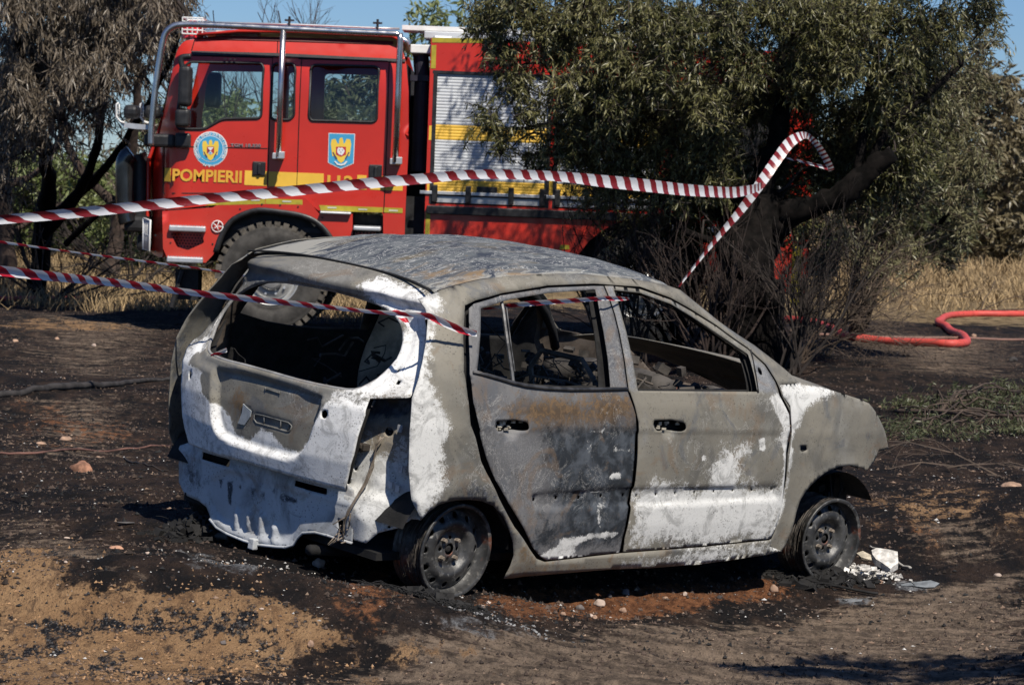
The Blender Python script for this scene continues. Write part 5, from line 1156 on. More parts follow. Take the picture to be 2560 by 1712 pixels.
def ground_mat():
    t = NT('scorched_earth'); v = t.co(scale=(1, .45, 1)); vs = t.co(scale=(.6, 1.5, 1), rot=(0, 0, .25)); big = t.noise(.9, 6, .6, v); med = t.noise(4.5, 9, .68, v, .5); fine = t.noise(26, 8, .72, v); vf = t.noise(110, 4, .7, v); st = t.noise(7, 8, .7, vs, .4)
    def m(a, k=.9, w_=.1, n=med, kf=.55): return t.ramp(t.math('ADD', t.math('ADD', t.attr(a), t.math('MULTIPLY', t.math('SUBTRACT', n, .5), k)), t.math('MULTIPLY', t.math('SUBTRACT', fine, .5), kf)), .5 - w_, .5 + w_)
    char = t.mix(t.ramp(med, .42, .62), (.010, .009, .009), (.042, .028, .021)); char = t.mix(t.math('MULTIPLY', t.ramp(fine, .55, .72), .8), char, (.085, .058, .042)); char = t.mix(t.math('MULTIPLY', t.ramp(st, .56, .72), .35), char, (.11, .072, .05)); char = t.mix(t.math('MULTIPLY', t.ramp(t.noise(45, 6, .8, v), .55, .68), .7), char, (.004, .004, .004))
    char = t.mix(t.math('MULTIPLY', t.ramp(vf, .63, .75), .6), char, (.17, .15, .135))
    ochre = t.mix(t.ramp(med, .35, .62), (.26, .15, .074), (.38, .235, .122)); ochre = t.mix(t.math('MULTIPLY', t.ramp(fine, .50, .66), .8), ochre, (.13, .075, .042)); ochre = t.mix(t.math('MULTIPLY', t.ramp(t.noise(9, 8, .75, v, 1), .53, .64), .75), ochre, (.07, .045, .032)); ochre = t.mix(t.math('MULTIPLY', t.ramp(vf, .6, .72), .5), ochre, (.08, .05, .03))
    brown = t.mix(t.ramp(t.math('ADD', t.math('MULTIPLY', st, .5), t.math('MULTIPLY', fine, .5)), .40, .60), (.085, .064, .048), (.26, .195, .14)); brown = t.mix(t.math('MULTIPLY', t.ramp(fine, .58, .7), .7), brown, (.20, .145, .10)); brown = t.mix(t.math('MULTIPLY', t.ramp(t.noise(60, 6, .8, v), .56, .66), .7), brown, (.018, .014, .012))
    orange = t.mix(t.ramp(fine, .38, .62), (.085, .036, .018), (.24, .105, .048)); straw = t.mix(t.ramp(med, .35, .65), (.16, .11, .055), (.30, .22, .12))
    ash = t.mix(t.ramp(fine, .4, .62), (.06, .06, .062), (.24, .245, .25))
    c = t.mix(m('brown', 1.0, .14, st), char, brown); c = t.mix(m('orange', 1.1, .13, med, 1.2), c, orange); c = t.mix(m('ochre', 1.7, .10, med, 1.5), c, ochre); c = t.mix(m('char', 1.5, .08, med, 1.6), c, t.mix(t.ramp(vf, .5, .68), (.012, .012, .014), (.16, .155, .15))); c = t.mix(m('straw', 1.2, .12), c, straw); c = t.mix(m('ash', 1.3, .12), c, ash)
    t.set(col=c, rough=.95, spec=.12); t.bump(t.math('ADD', t.math('MULTIPLY', med, 1.2), t.math('ADD', t.math('MULTIPLY', fine, .9), t.math('MULTIPLY', vf, .45))), .0 + 1.0, .045); return t.m
ground = mesh('ground', np.stack([P2[:, 0], P2[:, 1], ZZ], 1), F, ground_mat()); tag(ground, kind='structure')
def D(*p): return [(x * 1.0917, y * 1.0917) for x, y in p]
def gattr(name, lst):
    r = np.zeros(len(P2)); near = P2[:, 1] < 120
    for poly, s, wdt in lst:
        q = gpoly(poly); r[near] = np.maximum(r[near], soft(P2[near], q, wdt) * s)
    return r
brown = gattr('brown', [(D((600, 1568), (900, 1480), (1400, 1430), (1900, 1380), (2360, 1290), (2360, 1568)), .8, .3), (D((-30, 1180), (300, 1250), (350, 1330), (-30, 1300)), .6, .3), (D((-40, 700), (500, 740), (420, 880), (-40, 860)), .56, 1.2), (D((-40, 900), (400, 900), (390, 1060), (-40, 1080)), .50, .6), (D((1850, 760), (2400, 760), (2400, 880), (1950, 850)), .62, 1.5), (D((2000, 1180), (2360, 1180), (2360, 1300), (2050, 1290)), .5, .3)])
ochre = gattr('ochre', [(D((-40, 1575), (-40, 1270), (80, 1255), (150, 1325), (350, 1350), (530, 1342), (640, 1370), (700, 1400), (820, 1470), (700, 1500), (640, 1530), (400, 1600)), .82, .12), (D((1980, 1160), (2080, 1120), (2200, 1125), (2360, 1150), (2360, 1190), (2200, 1210), (2060, 1200)), .62, .8), (D((700, 1500), (900, 1470), (1100, 1490), (900, 1540), (640, 1575)), .5, .15), (D((-40, 730), (200, 728), (420, 745), (200, 760), (-40, 752)), .52, .6), (D((20, 1010), (150, 990), (180, 1010), (60, 1025)), .5, .2)])
orange = gattr('orange', [(D((1090, 1385), (1150, 1350), (1400, 1345), (1700, 1325), (1850, 1330), (1760, 1375), (1500, 1410), (1200, 1420)), .92, .12), (D((780, 1310), (880, 1300), (960, 1360), (900, 1440), (840, 1480), (760, 1400)), .62, .15), (D((1930, 1130), (2100, 1180), (2250, 1210), (2100, 1290), (1980, 1250)), .45, .3), (D((0, 900), (250, 930), (380, 1000), (100, 1060), (0, 1000)), .42, .4)])
charc = gattr('char', [(D((30, 1410), (230, 1390), (500, 1400), (560, 1430), (760, 1440), (560, 1480), (240, 1470), (160, 1500), (-30, 1520), (-30, 1490), (60, 1460)), .62, .12), (D((200, 1530), (450, 1510), (600, 1500), (560, 1530), (300, 1560)), .5, .1), (D((-40, 1380), (300, 1375), (900, 1440), (1000, 1500), (600, 1600), (-40, 1600)), .36, .4)])
ashc = gattr('ash', [(D((360, 1255), (520, 1270), (640, 1320), (560, 1320), (420, 1290)), .58, .15), (D((840, 1400), (960, 1390), (1240, 1440), (1250, 1480), (1000, 1450), (880, 1440)), .45, .15), (D((2040, 1335), (2150, 1325), (2160, 1345), (2060, 1350)), .8, .08), (D((1910, 1370), (2000, 1365), (1990, 1385), (1920, 1385)), .8, .06), (D((740, 1330), (800, 1340), (830, 1390), (780, 1380)), .5, .1)])
straw = np.clip((P2[:, 1] - 37) / 5, 0, 1) * .62 + .0
straw = np.maximum(straw, gattr('straw', [(D((2050, 640), (2400, 640), (2400, 700), (2150, 705)), .7, 3)]))
for n_, v_ in (('brown', brown), ('ochre', ochre), ('orange', orange), ('char', charc), ('ash', ashc), ('straw', straw)): attr(ground, n_, v_)
# ------------------------------------------------------------------ loose scatter too fine to count
def chips(name, n, rng, smin, smax, mat, ylo=8.6, yhi=24, label=None, cat=None, dens_fn=None, flat_=.5):
    y = rng.uniform(0, 1, n); y = ylo * (yhi / ylo) ** y; x = rng.uniform(-1, 1, n) * (.19 * y + .2)
    P = np.stack([x, y], 1)
    if dens_fn is not None: k = rng.uniform(0, 1, n) < dens_fn(P); P = P[k]; n = len(P)
    z = ground_z(P); s = smin * (smax / smin) ** (rng.uniform(0, 1, n) ** 2.2) * (P[:, 1] / 12) ** .4
    O = np.array([(1, 0, 0), (0, 1, 0), (-1, 0, 0), (0, -1, 0), (0, 0, 1), (0, 0, -1)], float)
    V = O[None] * (1 + rng.normal(0, .35, (n, 6, 1))) * s[:, None, None]; V[:, :, 2] *= flat_; a = rng.uniform(0, 6.28, n); c, s_ = np.cos(a), np.sin(a)
    X = V[:, :, 0] * c[:, None] - V[:, :, 1] * s_[:, None] * .7; Y = V[:, :, 0] * s_[:, None] + V[:, :, 1] * c[:, None] * .7
    W = np.stack([X + P[:, 0:1], Y + P[:, 1:2], V[:, :, 2] + z[:, None] + s[:, None] * .2], 2)
    tri = np.array([(0, 1, 4), (1, 2, 4), (2, 3, 4), (3, 0, 4), (1, 0, 5), (2, 1, 5), (3, 2, 5), (0, 3, 5)])
    F = (tri[None] + np.arange(n)[:, None, None] * 6).reshape(-1, 3)
    return tag(mesh(name, W.reshape(-1, 3), F, mat, None, False), label, cat, kind='stuff')
def clumpy(P, f, th, sd): 
    q = P * f + sd; return np.clip((np.sin(q[:, 0] * 1.3 + np.sin(q[:, 1] * 2.1)) * np.cos(q[:, 1] * 1.7 + np.sin(q[:, 0] * .9)) - th) * 2 + .5, .06, 1)
chips('ash_flakes', 5200, np.random.default_rng(3), .0016, .010, plain('pale_ash_flake', (.42, .41, .39), .9, var=.3, scale=30), label='pale ash flakes and paint chips strewn over the scorched ground', cat='ash', dens_fn=lambda P: clumpy(P, 1.1, .35, 3))
chips('gravel', 5000, np.random.default_rng(4), .004, .016, plain('brown_gravel', (.17, .115, .08), .9, var=.5, scale=20), label='small brown gravel scattered over the burnt earth', cat='gravel', dens_fn=lambda P: clumpy(P, .8, .1, 9), flat_=.6)
chips('charcoal_crumbs', 12000, np.random.default_rng(5), .003, .014, plain('charcoal', (.012, .012, .012), .85, var=.4, scale=30), label='black charcoal crumbs covering the burnt ground', cat='charcoal', dens_fn=lambda P: clumpy(P, 1.5, .0, 1), flat_=.9)
chips('soil_crumbs', 44000, np.random.default_rng(15), .003, .014, plain('dark_soil_crumb', (.06, .042, .032), .95, var=.6, scale=8), label='dark brown soil crumbs all over the scorched earth', cat='soil', dens_fn=lambda P: clumpy(P, 1.9, -.4, 21), flat_=.9, yhi=36)
OCH = gpoly(D((-40, 1575), (-40, 1270), (80, 1255), (150, 1325), (350, 1350), (530, 1342), (640, 1370), (700, 1400), (820, 1470), (700, 1500), (640, 1530), (400, 1600)))
chips('sandy_crumbs', 16000, np.random.default_rng(16), .003, .011, plain('sandy_crumb', (.26, .155, .08), .95, var=.4, scale=8), ylo=8.6, yhi=13, label='ochre sandy crumbs on the bank in the lower left corner', cat='soil', dens_fn=lambda P: np.clip(soft(P, OCH, .3) * clumpy(P, 2.4, -.2, 5), 0, 1), flat_=.9)
chips('black_flakes', 9000, np.random.default_rng(17), .003, .012, plain('black_flake', (.014, .013, .014), .8, var=.5, scale=30), ylo=8.6, yhi=11.5, label='black burnt flakes lying in drifts on the ochre bank', cat='charcoal', dens_fn=lambda P: np.clip(soft(P, OCH, .3) * (clumpy(P, 2.1, .25, 2.2) - .06) * 1.2, 0, 1), flat_=.8)
soilD = lambda P: clumpy(P, 1.2, .2, 33)
chips('light_crumbs', 9000, np.random.default_rng(18), .002, .009, plain('light_brown_crumb', (.24, .17, .12), .95, var=.4, scale=8), label='light brown crumbs sprinkled on the dark path', cat='soil', dens_fn=soilD, flat_=.8)
def blades(name, P, h, wdt, mat, rng, lean=.5, label=None, cat=None):
    n = len(P); z = ground_z(P); a = rng.uniform(0, 6.28, n); hh = h * rng.uniform(.4, 1.1, n); d = np.stack([rng.normal(0, lean, n), rng.normal(0, lean, n), np.ones(n)], 1); d /= np.linalg.norm(d, axis=1)[:, None]
    b = np.stack([P[:, 0], P[:, 1], z - .01], 1); s = np.stack([np.cos(a), np.sin(a), 0 * a], 1) * wdt[:, None] if hasattr(wdt, '__len__') else np.stack([np.cos(a), np.sin(a), 0 * a], 1) * wdt
    m_ = b + d * hh[:, None] * .55; t_ = b + d * hh[:, None] + np.stack([rng.normal(0, .15, n), rng.normal(0, .15, n), -rng.uniform(0, .25, n)], 1) * hh[:, None]
    V = np.stack([b - s, b + s, m_ + s * .8, m_ - s * .8, t_], 1).reshape(-1, 3); i = np.arange(n) * 5
    F = np.concatenate([np.stack([i, i + 1, i + 2], 1), np.stack([i, i + 2, i + 3], 1), np.stack([i + 3, i + 2, i + 4], 1)])
    return tag(mesh(name, V, F, mat, None, False), label, cat, kind='stuff')
def area(n, rng, x0, x1, y0, y1, fn=None):
    P = np.stack([rng.uniform(x0, x1, n), rng.uniform(y0, y1, n)], 1)
    if fn is not None: P = P[rng.uniform(0, 1, len(P)) < fn(P)]
    return P
g1 = np.random.default_rng(8)
M_straw = plain('dry_straw', (.29, .205, .105), .8, var=.35, scale=3); M_bstub = plain('burnt_stubble', (.03, .024, .02), .9, var=.5, scale=9)
blades('dry_grass', area(30000, g1, -11, -1.6, 34.5, 52, lambda P: clumpy(P, 1.3, -.3, 2)), .34, .006, M_straw, g1, .55, 'tall dry straw coloured grass behind the fire engine cab', 'grass')
blades('dry_grass', area(60000, g1, 5.0, 24, 44.5, 85, lambda P: clumpy(P, .7, .05, 5) * np.clip((P[:, 1] - 44) / 9, .05, 1)), .46, .012, M_straw, g1, .55, 'tall dry yellow grass behind the hose on the right', 'grass')
blades('burnt_stubble', area(14000, g1, -3.2, 4.0, 8.8, 24, lambda P: clumpy(P, 1.6, .3, 7)), .035, .0014, M_bstub, g1, 1.2, 'short black burnt grass stubble across the scorched ground', 'grass')
blades('straw_litter', area(5000, g1, -4.5, 5.5, 9, 30, lambda P: clumpy(P, 1.2, .35, 4)), .05, .0014, plain('straw_litter', (.26, .18, .10), .8, var=.4), g1, 2.2, 'thin straw litter lying flat on the burnt soil', 'straw')
# ------------------------------------------------------------------ trees
def leaf_mat(name, c1, c2, c3=None, tr=.25):
    t = NT(name); n = t.noise(.9, 4, .6); n2 = t.noise(14, 3, .6); c = t.mix(t.ramp(n, .4, .6), c1, c2); c = t.mix(t.math('MULTIPLY', t.ramp(n2, .5, .66), .8), c, c3 or tuple(x * .5 for x in c1))
    t.set(col=c, rough=.42, spec=.45); o = t.t.nodes['Material Output']
    tl = t.n('BsdfTranslucent', ins={'Color': c}); ms = t.n('MixShader', ins={0: tr, 1: t.b.outputs[0], 2: tl.outputs[0]}); t.t.links.new(ms.outputs[0], o.inputs[0]); return t.m
M_bark = plain('dark_burnt_bark', (.005, .004, .0035), .95, var=.7, scale=9, bump=.6, spec=.12)
M_bark2 = plain('brown_bark', (.05, .034, .026), .9, var=.5, scale=12, bump=.5)
M_twig = plain('brown_twigs', (.06, .042, .03), .85, var=.4, scale=8)
M_twigd = plain('dark_twigs', (.028, .021, .017), .85, var=.4, scale=8)
M_leaf = leaf_mat('olive_green_leaf', (.068, .070, .020), (.125, .120, .042), (.36, .33, .17), .22)  # last colour paints sunlit highlights onto scattered leaves
M_leafb = leaf_mat('scorched_brown_leaf', (.15, .12, .085), (.10, .082, .06), (.30, .25, .19), .15)
M_leafg = leaf_mat('bright_green_leaf', (.14, .18, .055), (.22, .26, .10), (.32, .33, .16), .4)
M_leafd = leaf_mat('dark_green_leaf', (.055, .07, .028), (.10, .11, .05), (.17, .17, .09), .3)
def twig_leaf(rng, C, Rd, nt, nl, L, W, droop=.5, tl=.35):
    """C, Rd: clump centre and radii (3,). Returns leaf verts/faces and twig polylines"""
    d = rng.normal(size=(nt, 3)); d /= np.linalg.norm(d, axis=1)[:, None]; r = rng.uniform(.15, 1, nt) ** .55
    E = C + d * Rd * r[:, None]; dirs = d * np.array([1, 1, .4]) + rng.normal(0, .5, (nt, 3)) + np.array([0, 0, -droop]); dirs /= np.linalg.norm(dirs, axis=1)[:, None]
    S = E - dirs * tl * rng.uniform(.6, 1.2, nt)[:, None]; K = (S + E) / 2 + np.array([0, 0, 1]) * tl * .18
    t = rng.uniform(.1, 1.02, (nt, nl))[:, :, None]; Pn = (1 - t) ** 2 * S[:, None] + 2 * t * (1 - t) * K[:, None] + t * t * E[:, None]
    tg = 2 * (1 - t) * (K - S)[:, None] + 2 * t * (E - K)[:, None]; tg /= np.linalg.norm(tg, axis=2)[:, :, None] + 1e-9
    ld = tg * .6 + rng.normal(0, .55, tg.shape) + np.array([0, 0, -droop * .9]); ld /= np.linalg.norm(ld, axis=2)[:, :, None]
    sd = np.cross(ld, rng.normal(size=ld.shape)); sd /= np.linalg.norm(sd, axis=2)[:, :, None] + 1e-9
    l = L * rng.uniform(.55, 1.2, (nt, nl))[:, :, None]; w_ = W * rng.uniform(.7, 1.2, (nt, nl))[:, :, None]
    nrm = np.cross(ld, sd)
    B = Pn; A1 = B + ld * l * .45 + sd * w_ * .5 - nrm * l * .04; A2 = B + ld * l * .45 - sd * w_ * .5 - nrm * l * .04; Tp = B + ld * l
    V = np.stack([B, A1, Tp, A2], 2).reshape(-1, 3); return V, (S, K, E)
def tri_tubes(S, K, E, r0, r1):
    n = len(S); ts_ = (0, .5, 1); V = []
    for t, r in zip(ts_, (r0, (r0 + r1) / 2, r1)):
        P = (1 - t) ** 2 * S + 2 * t * (1 - t) * K + t * t * E; dd = E - S; dd /= np.linalg.norm(dd, axis=1)[:, None] + 1e-9
        a = np.cross(dd, [0.3, .2, .93]); a /= np.linalg.norm(a, axis=1)[:, None] + 1e-9; b = np.cross(dd, a)
        for k in range(3): V.append(P + (a * math.cos(k * 2.094) + b * math.sin(k * 2.094)) * r)
    V = np.stack(V, 1).reshape(-1, 3); i = (np.arange(n) * 9)[:, None]; F = []
    for s in range(2):
        for k in range(3): F.append(i + np.array([s * 3 + k, s * 3 + (k + 1) % 3, s * 3 + 3 + (k + 1) % 3, s * 3 + 3 + k]))
    return V, np.concatenate(F)
def wob(P, k=4, amp=.02, seed=0):
    P = crom(P, k, False); r = np.random.default_rng(seed); return [p + r.normal(0, amp, 3) * (0 if i == 0 else 1) for i, p in enumerate(P)]
def tree(name, label, cat, base, trunks, clumps, lm, bm, tm, seed=1, L=.10, W=.018, dens_=1.0, droop=.5, tl=.35, group=None, twr=.004, nl=14, bs=1.0):
    """trunks: list of (polyline, radii); clumps: (x, y, z, rx, ry, rz, weight)"""
    rng = np.random.default_rng(seed); base = np.array(base, float); root = empty(name, base, label, cat, group)
    pts = []
    for i, (P, R) in enumerate(trunks):
        Pw = wob(P, 5, R[0] * .10, seed + i); rr_ = np.interp(np.linspace(0, 1, len(Pw)), np.linspace(0, 1, len(R)), R); rr_ = rr_ * (1 + .10 * np.random.default_rng(seed + i).normal(size=len(rr_)))
        m = MB(); m.tube(Pw, list(np.abs(rr_)), 10 if R[0] > .05 else 6); m.build('trunk' if i == 0 else 'limb', bm, root, base, True); pts += list(Pw[len(Pw) // 3:])
    pts = np.array(pts); LV = []; TS = []; m = MB()
    for c in clumps:
        C = np.array(c[:3], float); Rd = np.array(c[3:6], float); nt = max(3, int(c[6] * dens_))
        v, tw = twig_leaf(rng, C, Rd, nt, nl, L, W, droop, tl); LV.append(v); TS.append(tw)
        j = np.argmin(np.linalg.norm(pts - C, axis=1) + .6 * np.maximum(0, pts[:, 2] - C[2])); A = pts[j]
        mid = (A + C) / 2 + np.array([0, 0, .12 * bs]) * np.linalg.norm(C - A) + rng.normal(0, .06, 3)
        dist = np.linalg.norm(C - A) * bs
        if c[6] > 0: m.tube(wob([A, mid, C], 4, .02 + .01 * dist, int(rng.integers(1e6))), list(np.linspace(max(.008, .012 * dist + .006), .005, 9)), 5)
        # secondary boughs inside the clump
        nb = 7; Sd = C + rng.normal(0, .12, (nb, 3)) * Rd
        for q in range(nb):
            dd = rng.normal(size=3); dd /= np.linalg.norm(dd); m.tube(wob([C, C + dd * Rd * .5 + rng.normal(0, .04, 3), C + dd * Rd * .95], 3, .015, int(rng.integers(1e6))), list(np.linspace(.008 * bs, .0025 * bs, 7)), 4)
    if len(m.V): m.build('branches', tm, root, base, True)
    S = np.concatenate([t[0] for t in TS]); K = np.concatenate([t[1] for t in TS]); E = np.concatenate([t[2] for t in TS])
    V, F = tri_tubes(S, K, E, twr, twr * .4); mesh('twigs', V - base, F, tm, root, False)
    V = np.concatenate(LV); n = len(V) // 4; mesh('crown', V - base, np.arange(n * 4).reshape(n, 4), lm, root, False)
    return root
def dpt(x, y, Y): return at_y(x * 1.0917, y * 1.0917, Y)
def cl(lst):
    out = []
    for x, y, Y, rx, ry, ryy, wgt in lst:
        p = dpt(x, y, Y); k = Y / 6725.; out.append((p[0], p[1], p[2], rx * k, ryy, ry * k, wgt))
    return out
# --- the big willow-leaved tree beside the fire engine
Yb = 27.6
base = dpt(1715, 835, Yb); base[2] = float(ground_z([base[:2]])[0])
tr = [([base + np.array([0, 0, -.1]), dpt(1715, 760, Yb), dpt(1712, 640, Yb), dpt(1735, 540, Yb), dpt(1750, 470, Yb)], [.44, .36, .31, .25, .20]),
      ([dpt(1760, 560, Yb), dpt(1790, 500, Yb - .1), dpt(1850, 478, Yb - .2), dpt(1920, 452, Yb - .3), dpt(1980, 400, Yb - .35), dpt(2042, 352, Yb - .4)], [.14, .13, .115, .105, .10, .088]),
      ([dpt(1745, 480, Yb), dpt(1750, 400, Yb), dpt(1790, 280, Yb), dpt(1800, 150, Yb), dpt(1840, 0, Yb), dpt(1850, -150, Yb)], [.17, .11, .09, .07, .06, .04]),
      ([dpt(1735, 500, Yb), dpt(1680, 440, Yb + .2), dpt(1560, 340, Yb + .3), dpt(1480, 250, Yb + .3), dpt(1380, 100, Yb + .2), dpt(1320, -40, Yb)], [.14, .12, .10, .07, .05, .03]),
      ([dpt(1700, 600, Yb), dpt(1690, 520, Yb + .3), dpt(1640, 460, Yb + .6), dpt(1600, 300, Yb + .8), dpt(1580, 100, Yb + .6)], [.14, .12, .10, .06, .04]),
      ([dpt(1960, 425, Yb - .3), dpt(1975, 330, Yb - .2), dpt(1990, 200, Yb), dpt(2030, 60, Yb), dpt(2060, -60, Yb)], [.06, .045, .04, .03, .02]),
      ([dpt(1990, 395, Yb - .3), dpt(2030, 300, Yb - .2), dpt(2120, 220, Yb), dpt(2200, 150, Yb + .3)], [.05, .035, .03, .02]),
      ([dpt(1720, 640, Yb - .3), dpt(1640, 560, Yb - .3), dpt(1560, 520, Yb - .3), dpt(1480, 420, Yb - .2), dpt(1400, 330, Yb - .1)], [.05, .04, .03, .03, .02])]
C = []
rg = np.random.default_rng(21)
# left lobe and top, sunlit
C += cl([(1120, 60, 27.0, 85, 80, .5, 95), (1190, 20, 26.6, 90, 70, .5, 110), (1150, 140, 26.8, 65, 50, .5, 52), (1190, 210, 26.7, 70, 50, .5, 46), (1120, 285, 26.6, 46, 32, .4, 22), (1220, 290, 26.7, 70, 50, .5, 40), (1150, 345, 26.8, 50, 35, .4, 20), (1280, 360, 26.9, 66, 42, .4, 34), (1260, 90, 26.8, 90, 80, .6, 120), (1340, 30, 26.6, 90, 80, .6, 120), (1230, 390, 27, 60, 26, .3, 22), (1310, 215, 26.5, 80, 70, .5, 85), (1390, 150, 26.4, 90, 80, .5, 120), (1460, 60, 26.5, 90, 90, .6, 130), (1400, 260, 26.5, 80, 60, .5, 90), (1350, 320, 26.8, 80, 60, .5, 75), (1560, 100, 26.3, 90, 90, .6, 125), (1500, 200, 26.3, 90, 70, .5, 105), (1600, 240, 26.5, 90, 70, .5, 90), (1660, 60, 26.5, 90, 90, .6, 120), (1760, 40, 26.7, 90, 80, .6, 100), (1700, 170, 26.7, 80, 70, .5, 80), (1860, 60, 26.8, 90, 80, .6, 105), (1960, 50, 27, 90, 80, .6, 105), (1930, 160, 27, 90, 70, .6, 90), (1830, 190, 27, 80, 60, .5, 60), (2060, 60, 27.2, 90, 90, .6, 100), (2050, 170, 27.2, 80, 70, .6, 80), (2150, 80, 27.6, 90, 80, .6, 85), (2240, 40, 28, 80, 60, .6, 60), (2020, 260, 27.4, 70, 60, .5, 55)])
C += cl([(x_, y_, 27.4, 75, 50, .5, 62) for x_, y_ in ((1310, 280), (1380, 230), (1450, 300), (1340, 370), (1420, 380), (1500, 360), (1480, 220), (1560, 290), (1570, 380), (1630, 330), (1400, 440), (1290, 130), (1540, 460), (1640, 430))])
# inner, darker mass
for k in range(46):
    x = rg.uniform(1330, 2120); y = rg.uniform(60, 440) if k < 34 else rg.uniform(360, 520)
    C += cl([(x, y, rg.uniform(27.8, 28.9), 95, 80, .6, 68)])
C += cl([(1450, 440, 28.3, 90, 60, .5, 45), (1380, 480, 28.4, 80, 50, .5, 28), (1550, 430, 28.5, 90, 60, .5, 45), (1480, 520, 28.6, 90, 60, .5, 30), (1330, 400, 28.2, 70, 60, .5, 36), (1600, 520, 28.6, 80, 60, .5, 40), (1850, 560, 28.6, 60, 60, .4, 25), (1420, 600, 28.8, 60, 50, .4, 14)])
# crown above the picture
for k in range(44):
    x = rg.uniform(1350, 2350); y = rg.uniform(-420, -60); C += cl([(x, y, rg.uniform(26.6, 30.0), 130, 100, .8, 50)])
tree('willow_leaved_tree', 'large olive green tree with thick blackened trunk and sawn off limb', 'tree', base, tr, C, M_leaf, M_bark, M_twigd, 5, .085, .016, 1.3, .55, .34)
p_ = dpt(2042, 352, Yb - .4)
# --- bushy tree to the right of it
base = dpt(1960, 740, 36.0); base[2] = float(ground_z([base[:2]])[0])
tr = [([base, dpt(1990, 640, 33.2), dpt(2050, 480, 31.6), dpt(2100, 300, 31.5)], [.10, .08, .06, .03]), ([base + np.array([.1, 0, .1]), dpt(2020, 630, 33.5), dpt(2120, 550, 31.5), dpt(2190, 460, 31)], [.06, .05, .03, .02]), ([base, dpt(1960, 600, 31.6), dpt(1990, 400, 31.6), dpt(2000, 200, 31.6)], [.07, .05, .04, .02])]
C = cl([(2180, 300, 31.2, 100, 80, .6, 90), (2220, 390, 31.0, 75, 60, .5, 80), (2190, 470, 30.9, 65, 55, .5, 62), (2200, 540, 30.9, 45, 45, .4, 34), (2100, 350, 31.4, 100, 90, .6, 85), (2080, 450, 31.6, 90, 70, .6, 60), (2140, 560, 31.2, 60, 60, .4, 26), (2100, 250, 31.4, 100, 80, .6, 90), (2210, 200, 31.8, 90, 80, .6, 80), (2120, 140, 31.8, 90, 80, .6, 80), (2250, 110, 32, 80, 80, .6, 60), (1960, 330, 31.8, 90, 90, .6, 70), (1930, 480, 31.8, 70, 60, .5, 40), (2170, 600, 31, 50, 30, .3, 16), (2040, 540, 31.6, 70, 50, .5, 40), (1950, 590, 30.6, 70, 55, .5, 26), (2030, 610, 30.8, 70, 45, .5, 26), (2090, 590, 31, 60, 40, .4, 24), (1900, 540, 30.4, 60, 60, .5, 24), (1880, 640, 30.2, 50, 50, .4, 14), (2000, 670, 31, 60, 30, .4, 9)])
tree('bushy_tree', 'bushy grey green tree with pale sunlit leaves right of the blackened trunk', 'tree', base, tr, C, leaf_mat('grey_green_leaf', (.13, .125, .06), (.17, .16, .08), (.30, .27, .16)), M_bark, M_twig, 9, .095, .020, 1.0, .4, .34)
# --- scorched trees on the left
base = dpt(85, 610, 38); base[2] = float(ground_z([base[:2]])[0]); B = base
def lt(*p): return [dpt(*q) for q in p]
tr = [([base] + lt((95, 540, 37.6), (110, 440, 37), (100, 340, 36), (60, 200, 35), (40, 60, 34)), [.14, .12, .10, .08, .06, .04]),
      (lt((95, 540, 37.6), (180, 440, 37), (220, 340, 36.5), (240, 200, 36), (300, 60, 35)), [.08, .07, .06, .05, .03]), (lt((120, 500, 37.5), (210, 420, 37), (300, 300, 36), (370, 180, 35), (420, 60, 34)), [.08, .06, .045, .03, .02]), (lt((150, 560, 38), (250, 470, 37.6), (330, 460, 37), (420, 450, 36)), [.05, .04, .02, .01])]
C = []
for x, y, wgt in ((20, 40, 80), (80, 20, 80), (150, 30, 90), (220, 40, 90), (290, 30, 80), (350, 40, 60), (400, 20, 40), (420, -20, 40), (40, 120, 80), (120, 110, 80), (200, 120, 85), (270, 110, 75), (335, 110, 45), (370, 90, 34), (30, 210, 75), (100, 200, 75), (170, 200, 70), (240, 190, 45), (300, 180, 30), (20, 290, 60), (80, 280, 55), (140, 280, 45), (200, 260, 26), (20, 360, 45), (60, 350, 30), (130, 340, 14), (10, 440, 26), (60, 150, 50), (380, 150, 12), (250, 280, 10)):
    C += cl([(x, y, rg.uniform(33.2, 35.2), 75, 55, .6, wgt * .8)])
for k in range(24): C += cl([(rg.uniform(-80, 420), rg.uniform(-300, -60), rg.uniform(33.5, 36.5), 120, 90, .8, 46)])
tree('scorched_tree', 'tree with hanging heat browned leaves in the upper left corner', 'tree', base, tr, C, M_leafb, M_bark, M_twigd, 15, .14, .019, 1.3, 1.1, .42)
